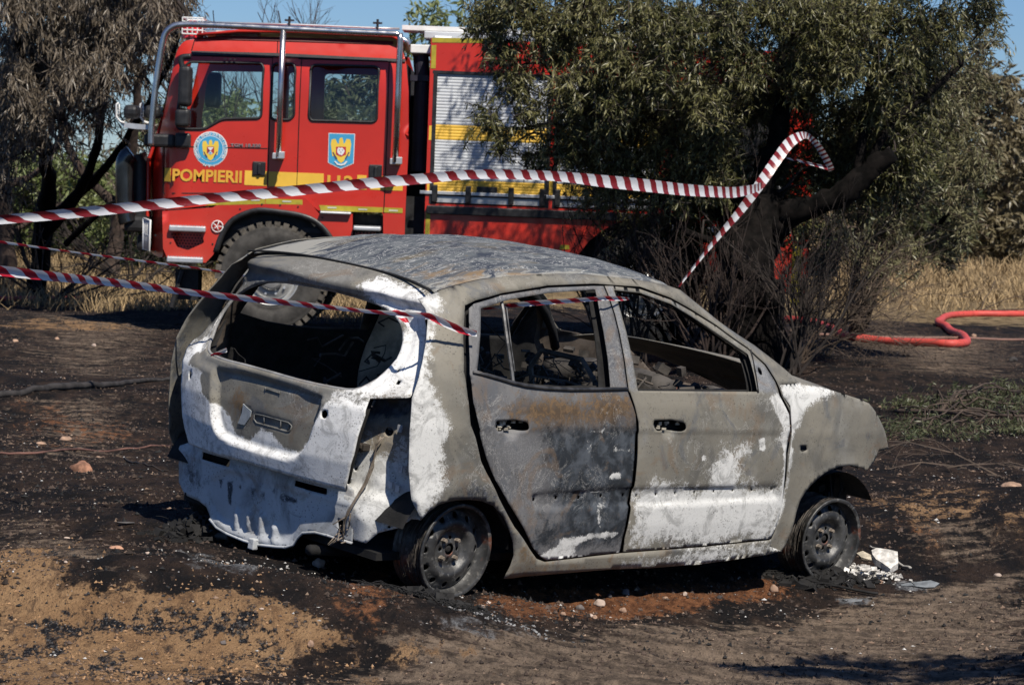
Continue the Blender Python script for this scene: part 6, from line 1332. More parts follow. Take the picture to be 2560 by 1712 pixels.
# two slimmer trunks behind
for k, (bx, by, Yk, sx) in enumerate(((255, 590, 42, 60), (20, 600, 40, -20))):
    base = dpt(bx, by, Yk); base[2] = float(ground_z([base[:2]])[0])
    tr = [([base] + lt((bx + sx * .3, 480, Yk), (bx + sx * .8, 330, Yk - .5), (bx + sx * 1.1, 150, Yk - 1)), [.13, .10, .08, .04]), (lt((bx + sx * .3, 480, Yk), (bx - 60, 400, Yk), (bx - 110, 300, Yk), (bx - 120, 150, Yk)), [.08, .06, .05, .02]), (lt((bx + sx * .5, 430, Yk), (bx + 80, 380, Yk), (bx + 140, 250, Yk)), [.06, .04, .02]), (lt((bx, 540, Yk), (bx + 60, 500, Yk), (bx + 170, 440, Yk)), [.04, .03, .01])]
    C = [c for _ in range(16) for c in cl([(bx + rg.uniform(-150, 190), rg.uniform(60, 300), Yk + rg.uniform(-1, 1), 70, 60, .8, 20)])]
    C += [c for _ in range(10) for c in cl([(bx + rg.uniform(-130, 160), rg.uniform(300, 470), Yk + rg.uniform(-1, 1), 60, 50, .8, 3)])]
    tree('slender_tree', ('slender twisted trunk tree nearest the fire engine cab', 'half hidden dark trunk tree at the left edge')[k], 'tree', base, tr, C, M_leafb, M_bark2, M_twigd, 30 + k, .14, .024, .8, .9, .45, group='trees left of the fire engine')
# --- green background trees and shrubs
def bgtree(x, ytop, ybot, Yk, rx, name, label, mat, n=40, wgt=40, seed=0, L=.16, W=.05, gr='trees and shrubs behind the fire engine'):
    base = dpt(x, ybot, Yk); base[2] = float(ground_z([base[:2]])[0]); r_ = np.random.default_rng(seed)
    z0 = base[2]; zt_ = dpt(x, ytop, Yk)[2]; h = zt_ - z0; rxm = rx * Yk / 6725.
    tr = [([base, base + np.array([.1, 0, h * .4]), base + np.array([-.1, 0, h * .8])], [.12, .08, .03])] + [([base + np.array([0, 0, h * .2]), base + np.array([r_.uniform(-.5, .5) * rxm, r_.uniform(-.5, .5), h * .5]), base + np.array([r_.uniform(-.8, .8) * rxm, r_.uniform(-.5, .5), h * .85])], [.06, .04, .015]) for _ in range(4)]
    C = []
    for k in range(n):
        a = r_.uniform(0, 6.283); q = r_.uniform(0, 1) ** .5; t = r_.uniform(.06, .93); ww = math.sin(math.pi * (t * .75 + .2)) ** .6
        C.append((base[0] + rxm * q * math.cos(a) * ww, base[1] + rxm * q * math.sin(a) * ww, z0 + h * t, .0117 * Yk, .0117 * Yk, .009 * Yk, wgt))
    return tree(name, label, 'tree', base, tr, C, mat, M_bark2, M_twigd, seed, L * Yk / 48, W * Yk / 48, 1, .25, .4, gr, nl=12)
bgtree(470, 215, 560, 47, 170, 'green_tree', 'pale green tree seen through the front cab window', M_leafg, 55, 26, 41)
bgtree(800, 120, 560, 45, 190, 'green_tree', 'dark green tree seen through the rear cab window', M_leafd, 60, 30, 42)
bgtree(180, 380, 560, 50, 200, 'green_shrub', 'sunlit green shrub between the left trunks', M_leafg, 40, 26, 43)
bgtree(20, 400, 560, 52, 160, 'green_shrub', 'green shrub at the left edge behind the dark trunks', M_leafd, 36, 26, 44)
bgtree(330, 420, 570, 46, 90, 'green_shrub', 'low green shrub left of the bull bar', M_leafg, 26, 24, 45)
bgtree(2320, 500, 620, 80, 90, 'green_shrub', 'green shrub above the dry grass at the right edge', M_leafg, 34, 26, 46)
bgtree(2240, 150, 620, 74, 150, 'brown_tree', 'hazy brown green tree in the upper right', leaf_mat('faded_leaf', (.14, .12, .065), (.18, .15, .085), (.26, .21, .13)), 60, 24, 47)
bgtree(2400, 200, 620, 78, 150, 'brown_tree', 'half cut off brown tree at the right edge', leaf_mat('faded_leaf_two', (.12, .10, .055), (.16, .13, .075), (.22, .18, .11)), 50, 24, 48)
bgtree(1600, 150, 600, 52, 330, 'green_tree', 'dark tree filling the gap behind the pump bay', M_leafd, 60, 26, 49)
bgtree(2040, 200, 620, 72, 170, 'green_tree', 'olive tree behind the bushy grey green tree', M_leafd, 50, 26, 50)
bgtree(988, 18, 560, 60, 34, 'pointed_tree', 'small pointed tree top above the fire engine roof', M_leafg, 24, 16, 51)
bgtree(1045, 12, 560, 58, 34, 'pointed_tree', 'small pointed tree top left of the big crown', M_leafg, 24, 14, 52)
bgtree(1180, 60, 560, 56, 120, 'green_tree', 'tree hidden behind the roller shutters', M_leafd, 30, 20, 53)
# --- bare branching
def bare(name, label, cat, base, dirs, mat, seed, gen=4, spread=.45, r0=.02, group=None, up=.1, jit=.06, kids=3, parent_name='stems'):
    rg_ = np.random.default_rng(seed); root = empty(name, base, label, cat, group); m = MB()
    def grow(p, d, L_, r, g):
        n = 5; P = [p]; dd = d / np.linalg.norm(d)
        for i in range(n):
            dd = dd + rg_.normal(0, jit * 2, 3) + np.array([0, 0, up * .2]); dd /= np.linalg.norm(dd); P.append(P[-1] + dd * L_ / n)
        m.tube(P, list(np.linspace(r, r * .5, n + 1)), 5 if r > .006 else 3, cap=False)
        if g > 0:
            for k in range(kids):
                t = rg_.uniform(.25, 1); i = int(t * n); nd = dd + rg_.normal(0, spread, 3); grow(P[i], nd, L_ * rg_.uniform(.45, .75), r * .55, g - 1)
    for d, L_ in dirs: grow(np.array(base) + rg_.normal(0, .06, 3) * np.array([1, 1, 0]), np.array(d, float), L_, r0, gen)
    m.build(parent_name, mat, root, base, False); return root
def gb(x, y, Yk): b = dpt(x, y, Yk); b[2] = float(ground_z([b[:2]])[0]); return b
rg2 = np.random.default_rng(77)
bare('charred_shrub', 'blackened upright shrub stems right of the big trunk', 'shrub', gb(1815, 845, 27.0), [((rg2.normal(.25, .3), rg2.normal(0, .2), 1), rg2.uniform(.7, 1.25)) for _ in range(13)], M_twigd, 1, 3, .3, .014, up=.3)
bare('charred_shrub', 'dark thin shrub stems in front of the big trunk', 'shrub', gb(1640, 835, 27.0), [((rg2.normal(-.2, .3), rg2.normal(0, .2), 1), rg2.uniform(.8, 1.3)) for _ in range(14)], plain('rusty_dark_twigs', (.028, .018, .014), .85, var=.5, scale=6), 2, 3, .32, .014, up=.3)
bare('charred_shrub', 'dark bare shrub in front of the red body of the fire engine', 'shrub', gb(1450, 820, 28.4), [((rg2.normal(-.05, .35), rg2.normal(0, .2), 1), rg2.uniform(.8, 1.3)) for _ in range(16)], M_twigd, 3, 3, .35, .013, up=.2)
bare('charred_shrub', 'dense black shrub under the crown left of the trunk', 'shrub', gb(1560, 820, 29.2), [((rg2.normal(0, .4), rg2.normal(0, .3), 1), rg2.uniform(.9, 1.5)) for _ in range(22)], M_bark, 4, 3, .4, .016, up=.2)
bare('bare_shrub', 'tangled bare brown shrub leaning right of the trunk', 'shrub', gb(1835, 810, 28.4), [((rg2.uniform(.0, 1.0), rg2.normal(0, .2), rg2.uniform(1.0, 1.3)), rg2.uniform(.9, 1.6)) for _ in range(11)], M_twig, 5, 3, .6, .010, up=.05, kids=4, jit=.12)
bare('bare_shrub', 'fine pale brown twigs spreading under the bushy tree', 'shrub', gb(1880, 780, 30.0), [((rg2.uniform(.2, 1.1), rg2.normal(0, .3), rg2.uniform(1.0, 1.3)), rg2.uniform(1.0, 1.7)) for _ in range(9)], plain('pale_twigs', (.10, .072, .05), .85, var=.3, scale=8), 6, 3, .6, .009, up=.05, kids=4, jit=.12)
bare('dead_bush', 'low dead twiggy bush by the left trunks', 'bush', gb(300, 600, 40), [((rg2.normal(0, .8), rg2.normal(0, .3), .5), rg2.uniform(.8, 1.7)) for _ in range(10)], M_twigd, 7, 3, .5, .02)
bare('dead_bush', 'dead twiggy bush at the left edge under the tape', 'bush', gb(120, 610, 37), [((rg2.normal(.2, .9), rg2.normal(0, .3), .5), rg2.uniform(.8, 1.7)) for _ in range(10)], M_twigd, 8, 3, .5, .02)
bare('bare_tree', 'leafless twiggy tree top above the cab roof bars', 'tree', gb(690, 560, 58), [((rg2.normal(0, .22), rg2.normal(0, .2), 1), rg2.uniform(2.6, 3.4)) for _ in range(7)], plain('dark_violet_twigs', (.05, .038, .035), .9), 9, 4, .42, .05, up=.2)
bare('bare_tree', 'leafless twigs above the beacon of the fire engine', 'tree', gb(445, 560, 44), [((rg2.normal(0, .2), rg2.normal(0, .2), 1), rg2.uniform(2.2, 2.9)) for _ in range(6)], M_twigd, 10, 4, .4, .04, up=.2)
# ------------------------------------------------------------------ barrier tape
def tape_mat(name, red, white=(.72, .72, .73)):
    t = NT(name); uv = t.n('UVMap').outputs[0]; s = t.n('SeparateXYZ', ins={0: uv}); f = t.math('FRACT', s.outputs[0])
    k = t.ramp(f, .455, .47); k2 = t.ramp(f, .985, 1.0); k = t.math('SUBTRACT', k, k2)
    c = t.mix(k, red, white); c = t.mix(t.math('MULTIPLY', t.ramp(t.noise(30, 4), .5, .8), .12), c, (.35, .33, .32))
    t.set(col=c, rough=.35, spec=.5); o = t.t.nodes['Material Output']; tl = t.n('BsdfTranslucent', ins={'Color': c}); ms = t.n('MixShader', ins={0: .22, 1: t.b.outputs[0], 2: tl.outputs[0]}); t.t.links.new(ms.outputs[0], o.inputs[0]); t.bump(t.noise(14, 3, vec=t.co(scale=(1, 1, 3))), .25, .01); return t.m
M_tape = tape_mat('red_white_film', (.22, .016, .020)); M_tape2 = tape_mat('bright_red_white_film', (.50, .015, .03))
def ribbon(name, label, pts, period, mat, skew=-.5, sub=8, group='lengths of red and white barrier tape', ox=(0, 0), twist=0, seed=0, parent=None, cat='barrier tape'):
    """pts: (x, y_top, y_bottom, Y) in displayed pixels along the tape; the film has its real width at that distance"""
    rr_ = np.random.default_rng(seed)
    A = np.array(crom([np.array(p, float) for p in pts], sub, False)); n = len(A); V = []; U = []; L_ = 0; prev = None; nv = 5
    for i, (x0, y0, x1, y1, Y) in enumerate(A):
        a = dpt(x0, y0, Y); b = dpt(x1, y1, Y + .02 + twist); c = (a + b) / 2
        fr = i / (n - 1); per = period[0] + (period[1] - period[0]) * fr if isinstance(period, tuple) else period; sk = skew[0] + (skew[1] - skew[0]) * fr if isinstance(skew, tuple) else skew
        if prev is not None: L_ += np.linalg.norm(c - prev) / per
        prev = c; wv = rr_.normal(0, .002)
        for j in range(nv):
            t = j / (nv - 1); V.append(a * (1 - t) + b * t + np.array([0, .012 * math.sin(t * math.pi) + wv, 0])); U.append((L_ - sk * (t - .5) - .12 * abs(sk) * math.sin(6.283 * t), t))
    F = []
    for i in range(n - 1):
        for j in range(nv - 1): F.append((i * nv + j, (i + 1) * nv + j, (i + 1) * nv + j + 1, i * nv + j + 1))
    org = V[0].copy(); o = mesh(name, np.array(V) - org, F, mat, parent); o.location = org
    uvl = o.data.uv_layers.new(name='UVMap'); li = np.empty(len(o.data.loops), np.int32); o.data.loops.foreach_get('vertex_index', li); uvl.data.foreach_set('uv', np.array(U, np.float32)[li].ravel())
    if parent is None: tag(o, label, cat, group)
    return o
def slim(P, k=.78): return [((a + c) / 2 + (a - c) / 2 * k, (b + d) / 2 + (b - d) / 2 * k, (a + c) / 2 - (a - c) / 2 * k, (b + d) / 2 - (b - d) / 2 * k, Y) for a, b, c, d, Y in P]
def band(pts): return [(x, t, x, b, Y) for x, t, b, Y in pts]
ribbon('barrier_tape', 'long upper striped tape stretched from the left edge to the big tree', band([(-60, 500, 520, 20.6), (0, 493, 514, 20.5), (115, 482, 505, 20.5), (229, 470, 494, 20.4), (371, 455, 479, 20.4), (497, 442, 465, 20.5), (623, 430, 454, 20.6), (743, 418, 442, 20.8), (860, 406, 431, 21), (972, 397, 421, 21.2), (1075, 389, 411, 21.5), (1177, 388.6, 411, 21.8), (1279, 393, 416, 22.2), (1381, 401, 429, 22.6), (1484, 411, 440, 23), (1565, 421, 448, 23.4), (1639, 427, 452, 23.8), (1680, 428.6, 453, 24.1), (1719, 424, 445, 24.4), (1745, 418, 434, 24.8)]), (.265, .125), M_tape, (.75, .12), seed=1)
# the loop over the branch stub
ribbon('barrier_tape', 'striped tape rising from behind the burnt roof and looping over the tree', slim([(1552, 655, 1556, 658, 25.6), (1580, 617, 1586, 622, 25.6), (1610, 577, 1618, 583, 25.6), (1650, 523, 1664, 533, 25.6), (1690, 470, 1712, 482, 25.6), (1730, 410, 1756, 426, 25.6), (1765, 358, 1792, 374, 25.7), (1795, 318, 1818, 340, 25.8), (1822, 302, 1838, 324, 25.9), (1848, 302, 1848, 320, 26.1), (1872, 320, 1860, 332, 26.3), (1892, 345, 1876, 356, 26.5), (1908, 374, 1890, 386, 26.7), (1912, 388, 1896, 394, 26.8)]), (.125, .07), M_tape, -.25, seed=2)
ribbon('barrier_tape', 'thin sagging strip of tape under the loop by the tree', [(1790, 358, 1791, 362, 26), (1830, 366, 1830, 371, 26.1), (1865, 374, 1866, 381, 26.2), (1895, 380, 1896, 390, 26.3)], .12, M_tape, .3, seed=3)
# lower tapes tied to the burnt car
ribbon('barrier_tape', 'lower striped tape tied to the rear pillar of the burnt car', band([(-60, 602, 625, 13.1), (0, 608, 632, 13.0), (110, 621, 643, 12.9), (229, 634.5, 653, 12.5), (345, 648.7, 666, 12.25), (418, 660, 675, 12.1), (519, 671, 686, 11.98), (670, 688, 701, 11.75), (828, 707, 716, 11.45), (900, 712, 722, 11.32), (960, 716, 728, 11.22), (985, 717, 733, 11.22), (1010, 727, 745, 11.26), (1050, 744, 762, 11.31), (1092, 758, 771, 11.37)]), .142, M_tape2, .55, seed=4)
ribbon('barrier_tape', 'narrow twisted tape running in through the rear window of the burnt car', [(-60, 545, -60, 550, 14), (0, 551, 0, 557, 13.9), (150, 573, 150, 577, 13.6), (300, 592, 300, 597, 13.3), (450, 612, 450, 616, 13.0), (560, 628, 560, 634, 12.75), (640, 640, 640, 647, 12.6), (700, 652, 700, 656, 12.55), (775, 664, 775, 669, 12.5)], .15, M_tape2, .2, seed=5)
ribbon('barrier_tape', 'striped tape crossing the rear side window and the door pillar', [(1104, 706, 1106, 710, 11.75), (1150, 698, 1150, 706, 11.72), (1200, 690, 1200, 702, 11.7), (1260, 686, 1260, 697, 11.75), (1330, 682, 1330, 692, 11.85), (1380, 678, 1380, 688, 11.93), (1420, 679, 1420, 689, 12.05), (1442, 682, 1442, 686, 12.2)], .10, M_tape2, .5, seed=6)
ribbon('barrier_tape', 'short crumpled knot of tape hanging at the rear pillar', [(896, 712, 910, 708, 11.36), (908, 724, 924, 718, 11.35), (922, 736, 932, 728, 11.34), (936, 750, 940, 744, 11.33)], .05, M_tape2, .5, sub=5, seed=7)
ribbon('barrier_tape', 'torn tape scrap on the left edge of the tailgate', [(482, 812, 486, 820, 12.0), (500, 804, 504, 812, 11.98), (518, 796, 520, 806, 11.96)], .10, M_tape2, .5, sub=4, seed=8)
# ------------------------------------------------------------------ hoses
M_hose = plain('red_hose_jacket', (.50, .065, .05), .6, var=.12, scale=12, bump=.15)
def gtube(name, label, cat, pts, r, mat, n=10, sub=6, lift=None, group=None, amp=0, seed=0):
    P = [gat(x * 1.0917, y * 1.0917) for x, y in pts]; P = crom(P, sub, False); rr_ = r if hasattr(r, '__len__') else [r, r]; R_ = np.interp(np.linspace(0, 1, len(P)), np.linspace(0, 1, len(rr_)), rr_)
    g_ = np.random.default_rng(seed); m = MB(); Q = [np.array([p[0], p[1], float(ground_z([p[:2]])[0]) + R_[i] * .8 + (lift or 0)]) + g_.normal(0, 1, 3) * amp for i, p in enumerate(P)]
    m.tube(Q, list(R_), n); o = m.build(name, mat, None, Q[0], True); o.location = Q[0]; return tag(o, label, cat, group)
gtube('fire_hose', 'thick red fire hose winding over the burnt ground on the right', 'hose', [(1800, 738), (1850, 742), (1885, 752), (1925, 772), (2000, 786), (2100, 792), (2180, 795), (2212, 792), (2205, 776), (2170, 757), (2148, 743), (2165, 731), (2220, 725), (2300, 725), (2400, 725)], .050, M_hose)
gtube('thin_hose', 'thin red hose line across the ground at the left edge', 'hose', [(-40, 692), (60, 693), (130, 692), (188, 693)], .030, M_hose, lift=.03)
gtube('pale_hose', 'thin pale brown hose behind the thick red one', 'hose', [(1870, 768), (2000, 774), (2150, 776), (2345, 780)], .016, plain('brown_hose', (.20, .11, .085), .7))
gtube('charred_pole', 'long charred branch lying at the left edge of the picture', 'branch', [(-30, 912), (60, 903), (150, 893), (260, 886), (330, 876), (400, 870)], [.026, .024, .028, .022, .018, .013], plain('charred_branch_bark', (.028, .025, .024), .85, var=.4, scale=14, bump=.5), amp=.003)
gtube('metal_rod', 'grey metal tube lying behind the rear of the burnt car', 'rod', [(385, 1213), (430, 1222), (480, 1232), (524, 1244)], [.008, .009, .014, .016], M_innergrey, lift=.015)
gtube('burnt_stick', 'thin dark stick lying near the rock at left', 'stick', [(285, 1050), (330, 1062), (385, 1078)], [.006, .004], M_twigd)
gtube('burnt_stick', 'thin reddish stick lying across the ground left of the car', 'stick', [(-20, 1042), (80, 1040), (200, 1032), (330, 1026), (390, 1022)], [.008, .006], plain('reddish_stick', (.12, .06, .045), .8, var=.4))
gtube('burnt_stick', 'thin straw coloured stick below the thick hose on the right', 'stick', [(2170, 941), (2220, 945), (2290, 952)], [.012, .006], M_twig)
gtube('burnt_stick', 'pale thin rod beside the debris at the front wheel', 'stick', [(1992, 1256), (2020, 1270), (2050, 1290), (2085, 1308)], [.004, .004, .007], plain('pale_rod', (.33, .31, .28), .7), lift=.01)
gtube('burnt_stick', 'flat charred strip curving in front of the front wheel', 'stick', [(1795, 1310), (1850, 1335), (1930, 1352), (2010, 1366)], [.008, .006], M_soot, lift=.01)
# ------------------------------------------------------------------ stones
def stone(label, x, y, wpx, hpx, col, seed, group='loose stones on the burnt ground', name='stone'):
    b = gat(x * 1.0917, (y + hpx * .35) * 1.0917); k = b[1] / 6725.; bm = bmesh.new(); bmesh.ops.create_icosphere(bm, subdivisions=3, radius=1)
    for v in bm.verts:
        d = v.co.normalized(); q = 1 + .28 * mnoise.noise(d * 1.3 + Vector((seed * 3.1, 0, 0))) + .12 * mnoise.noise(d * 3.5 + Vector((0, seed, 0))); v.co = Vector((d.x * q * wpx * k / 2, d.y * q * wpx * k / 2.3, max(-.35, d.z) * q * hpx * k * .62))
    me = bpy.data.meshes.new(name); bm.to_mesh(me); bm.free(); me.materials.append(col); me.polygons.foreach_set('use_smooth', np.ones(len(me.polygons), bool))
    o = bpy.data.objects.new(name, me); COL.objects.link(o); o.location = b + np.array([0, 0, hpx * k * .18]); o.rotation_euler = (0, 0, seed * .7); return tag(o, label, 'stone', group)
M_s1 = plain('tan_stone', (.34, .22, .15), .85, var=.3, scale=14, bump=.5); M_s2 = plain('grey_stone', (.15, .13, .12), .85, var=.3, scale=14, bump=.5); M_s3 = plain('pale_pink_stone', (.42, .33, .27), .85, var=.2, scale=14, bump=.5); M_s4 = plain('dark_stone', (.05, .045, .043), .85, var=.3, scale=14, bump=.5)
ZT_ = lambda x, y: ((1100 + x / 2.6056) / 1.0917, (960 + y / 2.6056) / 1.0917)
Z6_ = lambda x, y: ((1800 + x / 2.24) / 1.0917, (860 + y / 2.24) / 1.0917)
Z10_ = lambda x, y: (x / 2.345 / 1.0917, (1300 + y / 2.345) / 1.0917)
stone('large reddish brown rock on the black ground left of the car', 187, 1072, 52, 36, plain('reddish_rock', (.26, .13, .08), .85, var=.45, scale=16, bump=.6), 1)
for i, (x, y, a, b, mt, lb) in enumerate([(1205, 1350, 22, 16, M_s2, 'grey brown stone at the shadow edge below the rear door'), (1100, 1375, 14, 12, M_s4, 'small dark stone left of the grey brown one under the sill'), (1038, 1422, 28, 18, M_s3, 'largest pale pink stone on the orange soil'), (910, 1452, 20, 14, M_s2, 'dull grey stone on the orange soil left of the pink one'), (1190, 1470, 20, 13, M_s1, 'tan stone lowest in the middle of the orange soil'), (1595, 1364, 13, 11, M_s3, 'small pale stone at the shadow edge below the front door'), (270, 1446, 13, 11, M_s3, 'pale pebble right of the rear wheel bottom'), (315, 1421, 12, 9, M_s3, 'pale pebble nearest the rear wheel'), (980, 1508, 16, 10, M_s3, 'flat pale stone on the dark path edge'), (1008, 1514, 14, 9, M_s1, 'flat tan stone touching the pale one on the path edge'), (2175, 1330, 24, 19, M_s1, 'round reddish stone left of the front wheel'), (800, 1492, 14, 9, M_s1, 'small tan stone on the black ground below the orange soil'), (1470, 1392, 14, 8, M_s1, 'small brown stone in the middle of the orange soil'), (1820, 1385, 14, 9, M_s4, 'small dark brown stone near the round reddish one')]):
    X_, Y_ = ZT_(x, y); stone(lb, X_, Y_, a, b, mt, i + 2)
for i, (x, y, a, b, mt, lb) in enumerate([(1630, 792, 50, 20, M_s1, 'long tan stone above the sandy mound at the right edge'), (1555, 1291, 18, 8, M_s3, 'flat pale stone on the path right of the debris'), (2, 1495, 12, 8, M_s4, 'small black stone on the path'), (885, 1328, 26, 10, M_s1, 'reddish tile piece in front of the front wheel debris'), (120, 1496, 14, 10, M_s4, 'small charred lump on the brown path'), (1710, 705, 16, 6, M_s2, 'thin grey stone on the black ground at right')]):
    X_, Y_ = Z6_(x, y); stone(lb, X_, Y_, a, b, mt, i + 30)
for i, (x, y, a, b, mt, lb) in enumerate([(1868, 250, 30, 26, M_s3, 'pale pointed stone under the rear of the car'), (1822, 722, 16, 18, M_s1, 'round brown stone on the dark ash in the foreground'), (1310, 722, 16, 10, M_s2, 'flat grey chip on the foreground ash'), (1530, 650, 12, 5, M_s3, 'small white chip on the foreground ash'), (392, 103, 14, 6, M_s3, 'flat pale chip on the black ground left'), (865, 192, 11, 7, M_s3, 'pale chip next to the grey ash patch'), (680, 160, 40, 10, plain('salmon_stone', (.45, .25, .16), .85, var=.2), 'broken salmon coloured tile on the black ground'), (385, 243, 10, 6, M_s3, 'small white pebble on the left dark ground'), (1425, 930, 12, 6, M_s2, 'small grey stone at the bottom of the picture')]):
    X_, Y_ = Z10_(x, y); stone(lb, X_, Y_, a, b, mt, i + 50)
for i, (x, y, a, b, mt, lb) in enumerate([(150, 1004, 34, 12, M_s1, 'flat tan stone above the reddish rock'), (95, 1015, 26, 8, M_s1, 'flat tan stone left of the other flat one'), (35, 780, 14, 8, M_s1, 'small tan stone near the left edge behind the charred branch'), (130, 775, 12, 8, M_s1, 'small tan stone behind the charred branch'), (215, 790, 12, 8, M_s3, 'small pale stone right of the tan ones behind the branch'), (2230, 768, 14, 9, M_s1, 'small tan stone beside the bend of the thick hose'), (2320, 822, 20, 12, M_s4, 'dark stone in the shadow below the thick hose')]):
    stone(lb, x, y, a, b, mt, i + 70)
# ------------------------------------------------------------------ debris at the front wheel
def shard(name, label, cat, px, th, mat, lift=.0, tilt=.3, group=None, th_up=.10):
    P = [gat(x * 1.0917, y * 1.0917) for x, y in px]; c = np.mean(P, 0); m = MB(); n = len(P)
    ymax = max(p[1] for p in P); ymin = min(p[1] for p in P); H_ = (ymax - ymin)
    V = []
    for p in P:
        t = (p[1] - ymin) / (H_ + 1e-6); yy = c[1] + (p[1] - c[1]) * .25; zz = c[2] + t * H_ * th_up + lift; f = yy / p[1]; V.append(np.array([p[0] * f, yy, zz]))
    Vb = [v + np.array([0, .01, -th]) for v in V]; m.add(V + Vb, [tuple(range(n)), tuple(range(2 * n - 1, n - 1, -1))] + [(i, n + i, n + (i + 1) % n, (i + 1) % n) for i in range(n)])
    o = m.build(name, mat, None, c); o.location = c; return tag(o, label, cat, group)
z6d = lambda *p: [Z6_(*q) for q in p]
M_plas = plain('crumbly_white_ash', (.52, .50, .46), .95, var=.35, scale=30, bump=.8)
shard('ash_crust', 'crumbly white chunk of melted debris beside the front wheel', 'debris', z6d((845, 1235), (875, 1215), (945, 1222), (990, 1256), (995, 1300), (950, 1335), (900, 1310), (870, 1290), (850, 1262)), .03, M_plas, lift=.02, th_up=.16)
shard('ash_crust', 'cream crust fragment touching the front wheel', 'debris', z6d((765, 1170), (800, 1148), (850, 1195), (870, 1235), (840, 1240), (790, 1220)), .03, plain('cream_crust', (.42, .37, .28), .95, var=.3, scale=30, bump=.8))
shard('metal_plate', 'thin grey melted metal puddle right of the white chunk', 'debris', z6d((1000, 1350), (1060, 1330), (1180, 1325), (1230, 1335), (1200, 1385), (1150, 1390), (1080, 1368), (1010, 1370)), .008, plain('melted_grey_metal', (.20, .215, .22), .5, .3, var=.3, scale=20, bump=.6))
shard('metal_plate', 'small grey melted patch below the front wheel', 'debris', z6d((690, 1435), (740, 1425), (800, 1432), (790, 1450), (720, 1455)), .006, plain('melted_grey_metal_two', (.22, .23, .235), .5, .3, var=.3, scale=20, bump=.6))
shard('metal_plate', 'warped dark disc lying behind the rear of the car at left', 'debris', [Z10_(*q) for q in ((680, 32), (700, 18), (760, 12), (790, 18), (785, 35), (740, 50), (700, 50))], .006, M_innergrey, lift=.012, th_up=.02)
rr = random.Random(31)
def pile(name, label, cx_, cy_, wpx, hpx, n, mat, hz_=.06, sz=(.006, .03), wires=10):
    c = gat(cx_ * 1.0917, cy_ * 1.0917); k = c[1] / 6725.; m = MB()
    for i in range(n):
        a = rr.gauss(0, .4); b = rr.gauss(0, .4); p = np.array([c[0] + a * wpx * k, c[1] + b * wpx * k * .9, 0]); p[2] = float(ground_z([p[:2]])[0]) + hz_ * math.exp(-(a * a + b * b) * 4) * rr.random()
        s_ = rr.uniform(*sz); m.box(p, (s_, s_ * rr.uniform(.3, 1), s_ * rr.uniform(.15, .6)), Matrix.Rotation(rr.random() * 6, 3, 'Z') @ Matrix.Rotation(rr.gauss(0, .6), 3, 'X') @ Matrix.Rotation(rr.gauss(0, .6), 3, 'Y'))
    for i in range(wires):
        a = rr.gauss(0, .45); b = rr.gauss(0, .4); p = np.array([c[0] + a * wpx * k, c[1] + b * wpx * k * .9, 0]); p[2] = float(ground_z([p[:2]])[0]) + .01; P = [p]; th = rr.random() * 6
        for j in range(6): th += rr.gauss(0, .4); q = P[-1] + np.array([math.cos(th), math.sin(th), 0]) * .035; q[2] = float(ground_z([q[:2]])[0]) + .008 + .02 * rr.random(); P.append(q)
        m.tube(P, .0016, 4)
    o = m.build(name, mat, None, c); o.location = c; return tag(o, label, 'debris', kind='stuff')
pile('burnt_debris', 'black crumbled debris and wires around the front wheel', 1880, 1325, 150, 30, 260, M_soot, .04, wires=40)
pile('ash_fragments', 'pale ash fragments around the front wheel', 1965, 1322, 120, 34, 260, M_plas, .07, (.003, .016), 0)
pile('burnt_debris', 'black tyre wire and ash heap under the rear wheel', 1000, 1385, 130, 30, 200, M_soot, .04, wires=90)
pile('ash_fragments', 'grey ash crumbs scattered below the rear wheel', 1120, 1420, 180, 30, 120, plain('grey_ash_crumb', (.2, .2, .2), .9, var=.4), .015, (.002, .007), 0)
pile('burnt_debris', 'clinker heap behind the rear of the car at left', 450, 1225, 100, 30, 220, M_soot, .09, wires=16)
pile('ash_fragments', 'pale chips on the dark ground behind the car', 560, 1300, 260, 30, 120, M_plas, .015, (.0015, .006), 0)
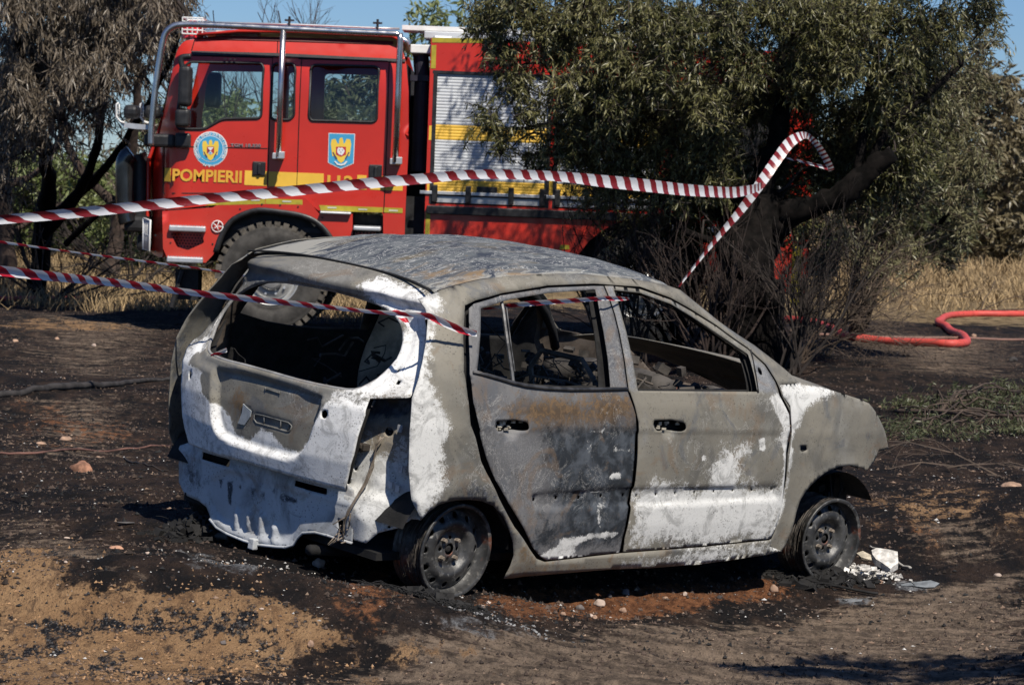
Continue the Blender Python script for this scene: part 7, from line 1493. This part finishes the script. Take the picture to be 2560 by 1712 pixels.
# fallen leafy branch on the right
base = gb(2080, 985, 21.5); C = []
rg3 = np.random.default_rng(5)
for k in range(26):
    x = rg3.uniform(2030, 2400); y = rg3.uniform(900, 1010); p = gat(x * 1.0917, y * 1.0917); C.append((p[0], p[1], p[2] + .04, .28, .35, .05, 16))
tree('fallen_branch', 'fallen branch with drying green leaves right of the bonnet', 'branch', base, [([gat(1.0917 * 2050, 1.0917 * 950, .03), gat(1.0917 * 2150, 1.0917 * 960, .06), gat(1.0917 * 2260, 1.0917 * 965, .05), gat(1.0917 * 2400, 1.0917 * 970, .05)], [.02, .018, .014, .01])], C, M_leafd, M_bark2, M_twig, 61, .06, .012, 1, .1, .14, twr=.0018, nl=9, bs=.15)
for k, (x, y, Yk, dx) in enumerate(((2260, 1050, 17.5, -1), (2200, 700, 44, 1), (2180, 1040, 18, -1))):
    bare('dead_twig', ('curved dead twig on the black ground right of the bonnet', 'bare dead branch lying before the dry grass', 'small forked dead twig near the curved one')[k], 'twig', gb(x, y, Yk) + np.array([0, 0, .03]), [((dx, .2, .35), .7 if k != 1 else 1.6), ((-dx, .3, .25), .5)], M_twig, 80 + k, 2, .5, .006 if k != 1 else .015, up=-.6)
# added off-frame tree, its clumps placed to shade the lower right corner
base = np.array([5.6, 6.2, 0]); base[2] = float(ground_z([base[:2]])[0])
C = [(2.05 + .4 * k + rg3.normal(0, .1), 8.5 - .12 * k, 2.9 + .1 * k, .30, .26, .10, 44) for k in range(8)] + [(2.0 + .3 * k, 7.45, 2.75, .2, .09, .08, 18) for k in range(4)] + [(2.5 + .35 * k, 8.75 - .03 * k, 3.0, .3, .12, .1, 34) for k in range(5)] + [(3.6 + rg3.normal(0, .8), 7.0 + rg3.normal(0, .5), 3.9 + rg3.normal(0, .4), .5, .5, .35, 30) for k in range(10)]
tree('added_shade_tree', 'leafy tree added out of view right of the camera to cast shade', 'tree', base, [([base, base + np.array([-.3, .3, 1.6]), base + np.array([-1.2, .9, 2.8]), np.array([3.2, 8.0, 3.0])], [.16, .13, .08, .03])], C, M_leaf, M_bark, M_twigd, 71, .09, .03, 1, .3, .3)
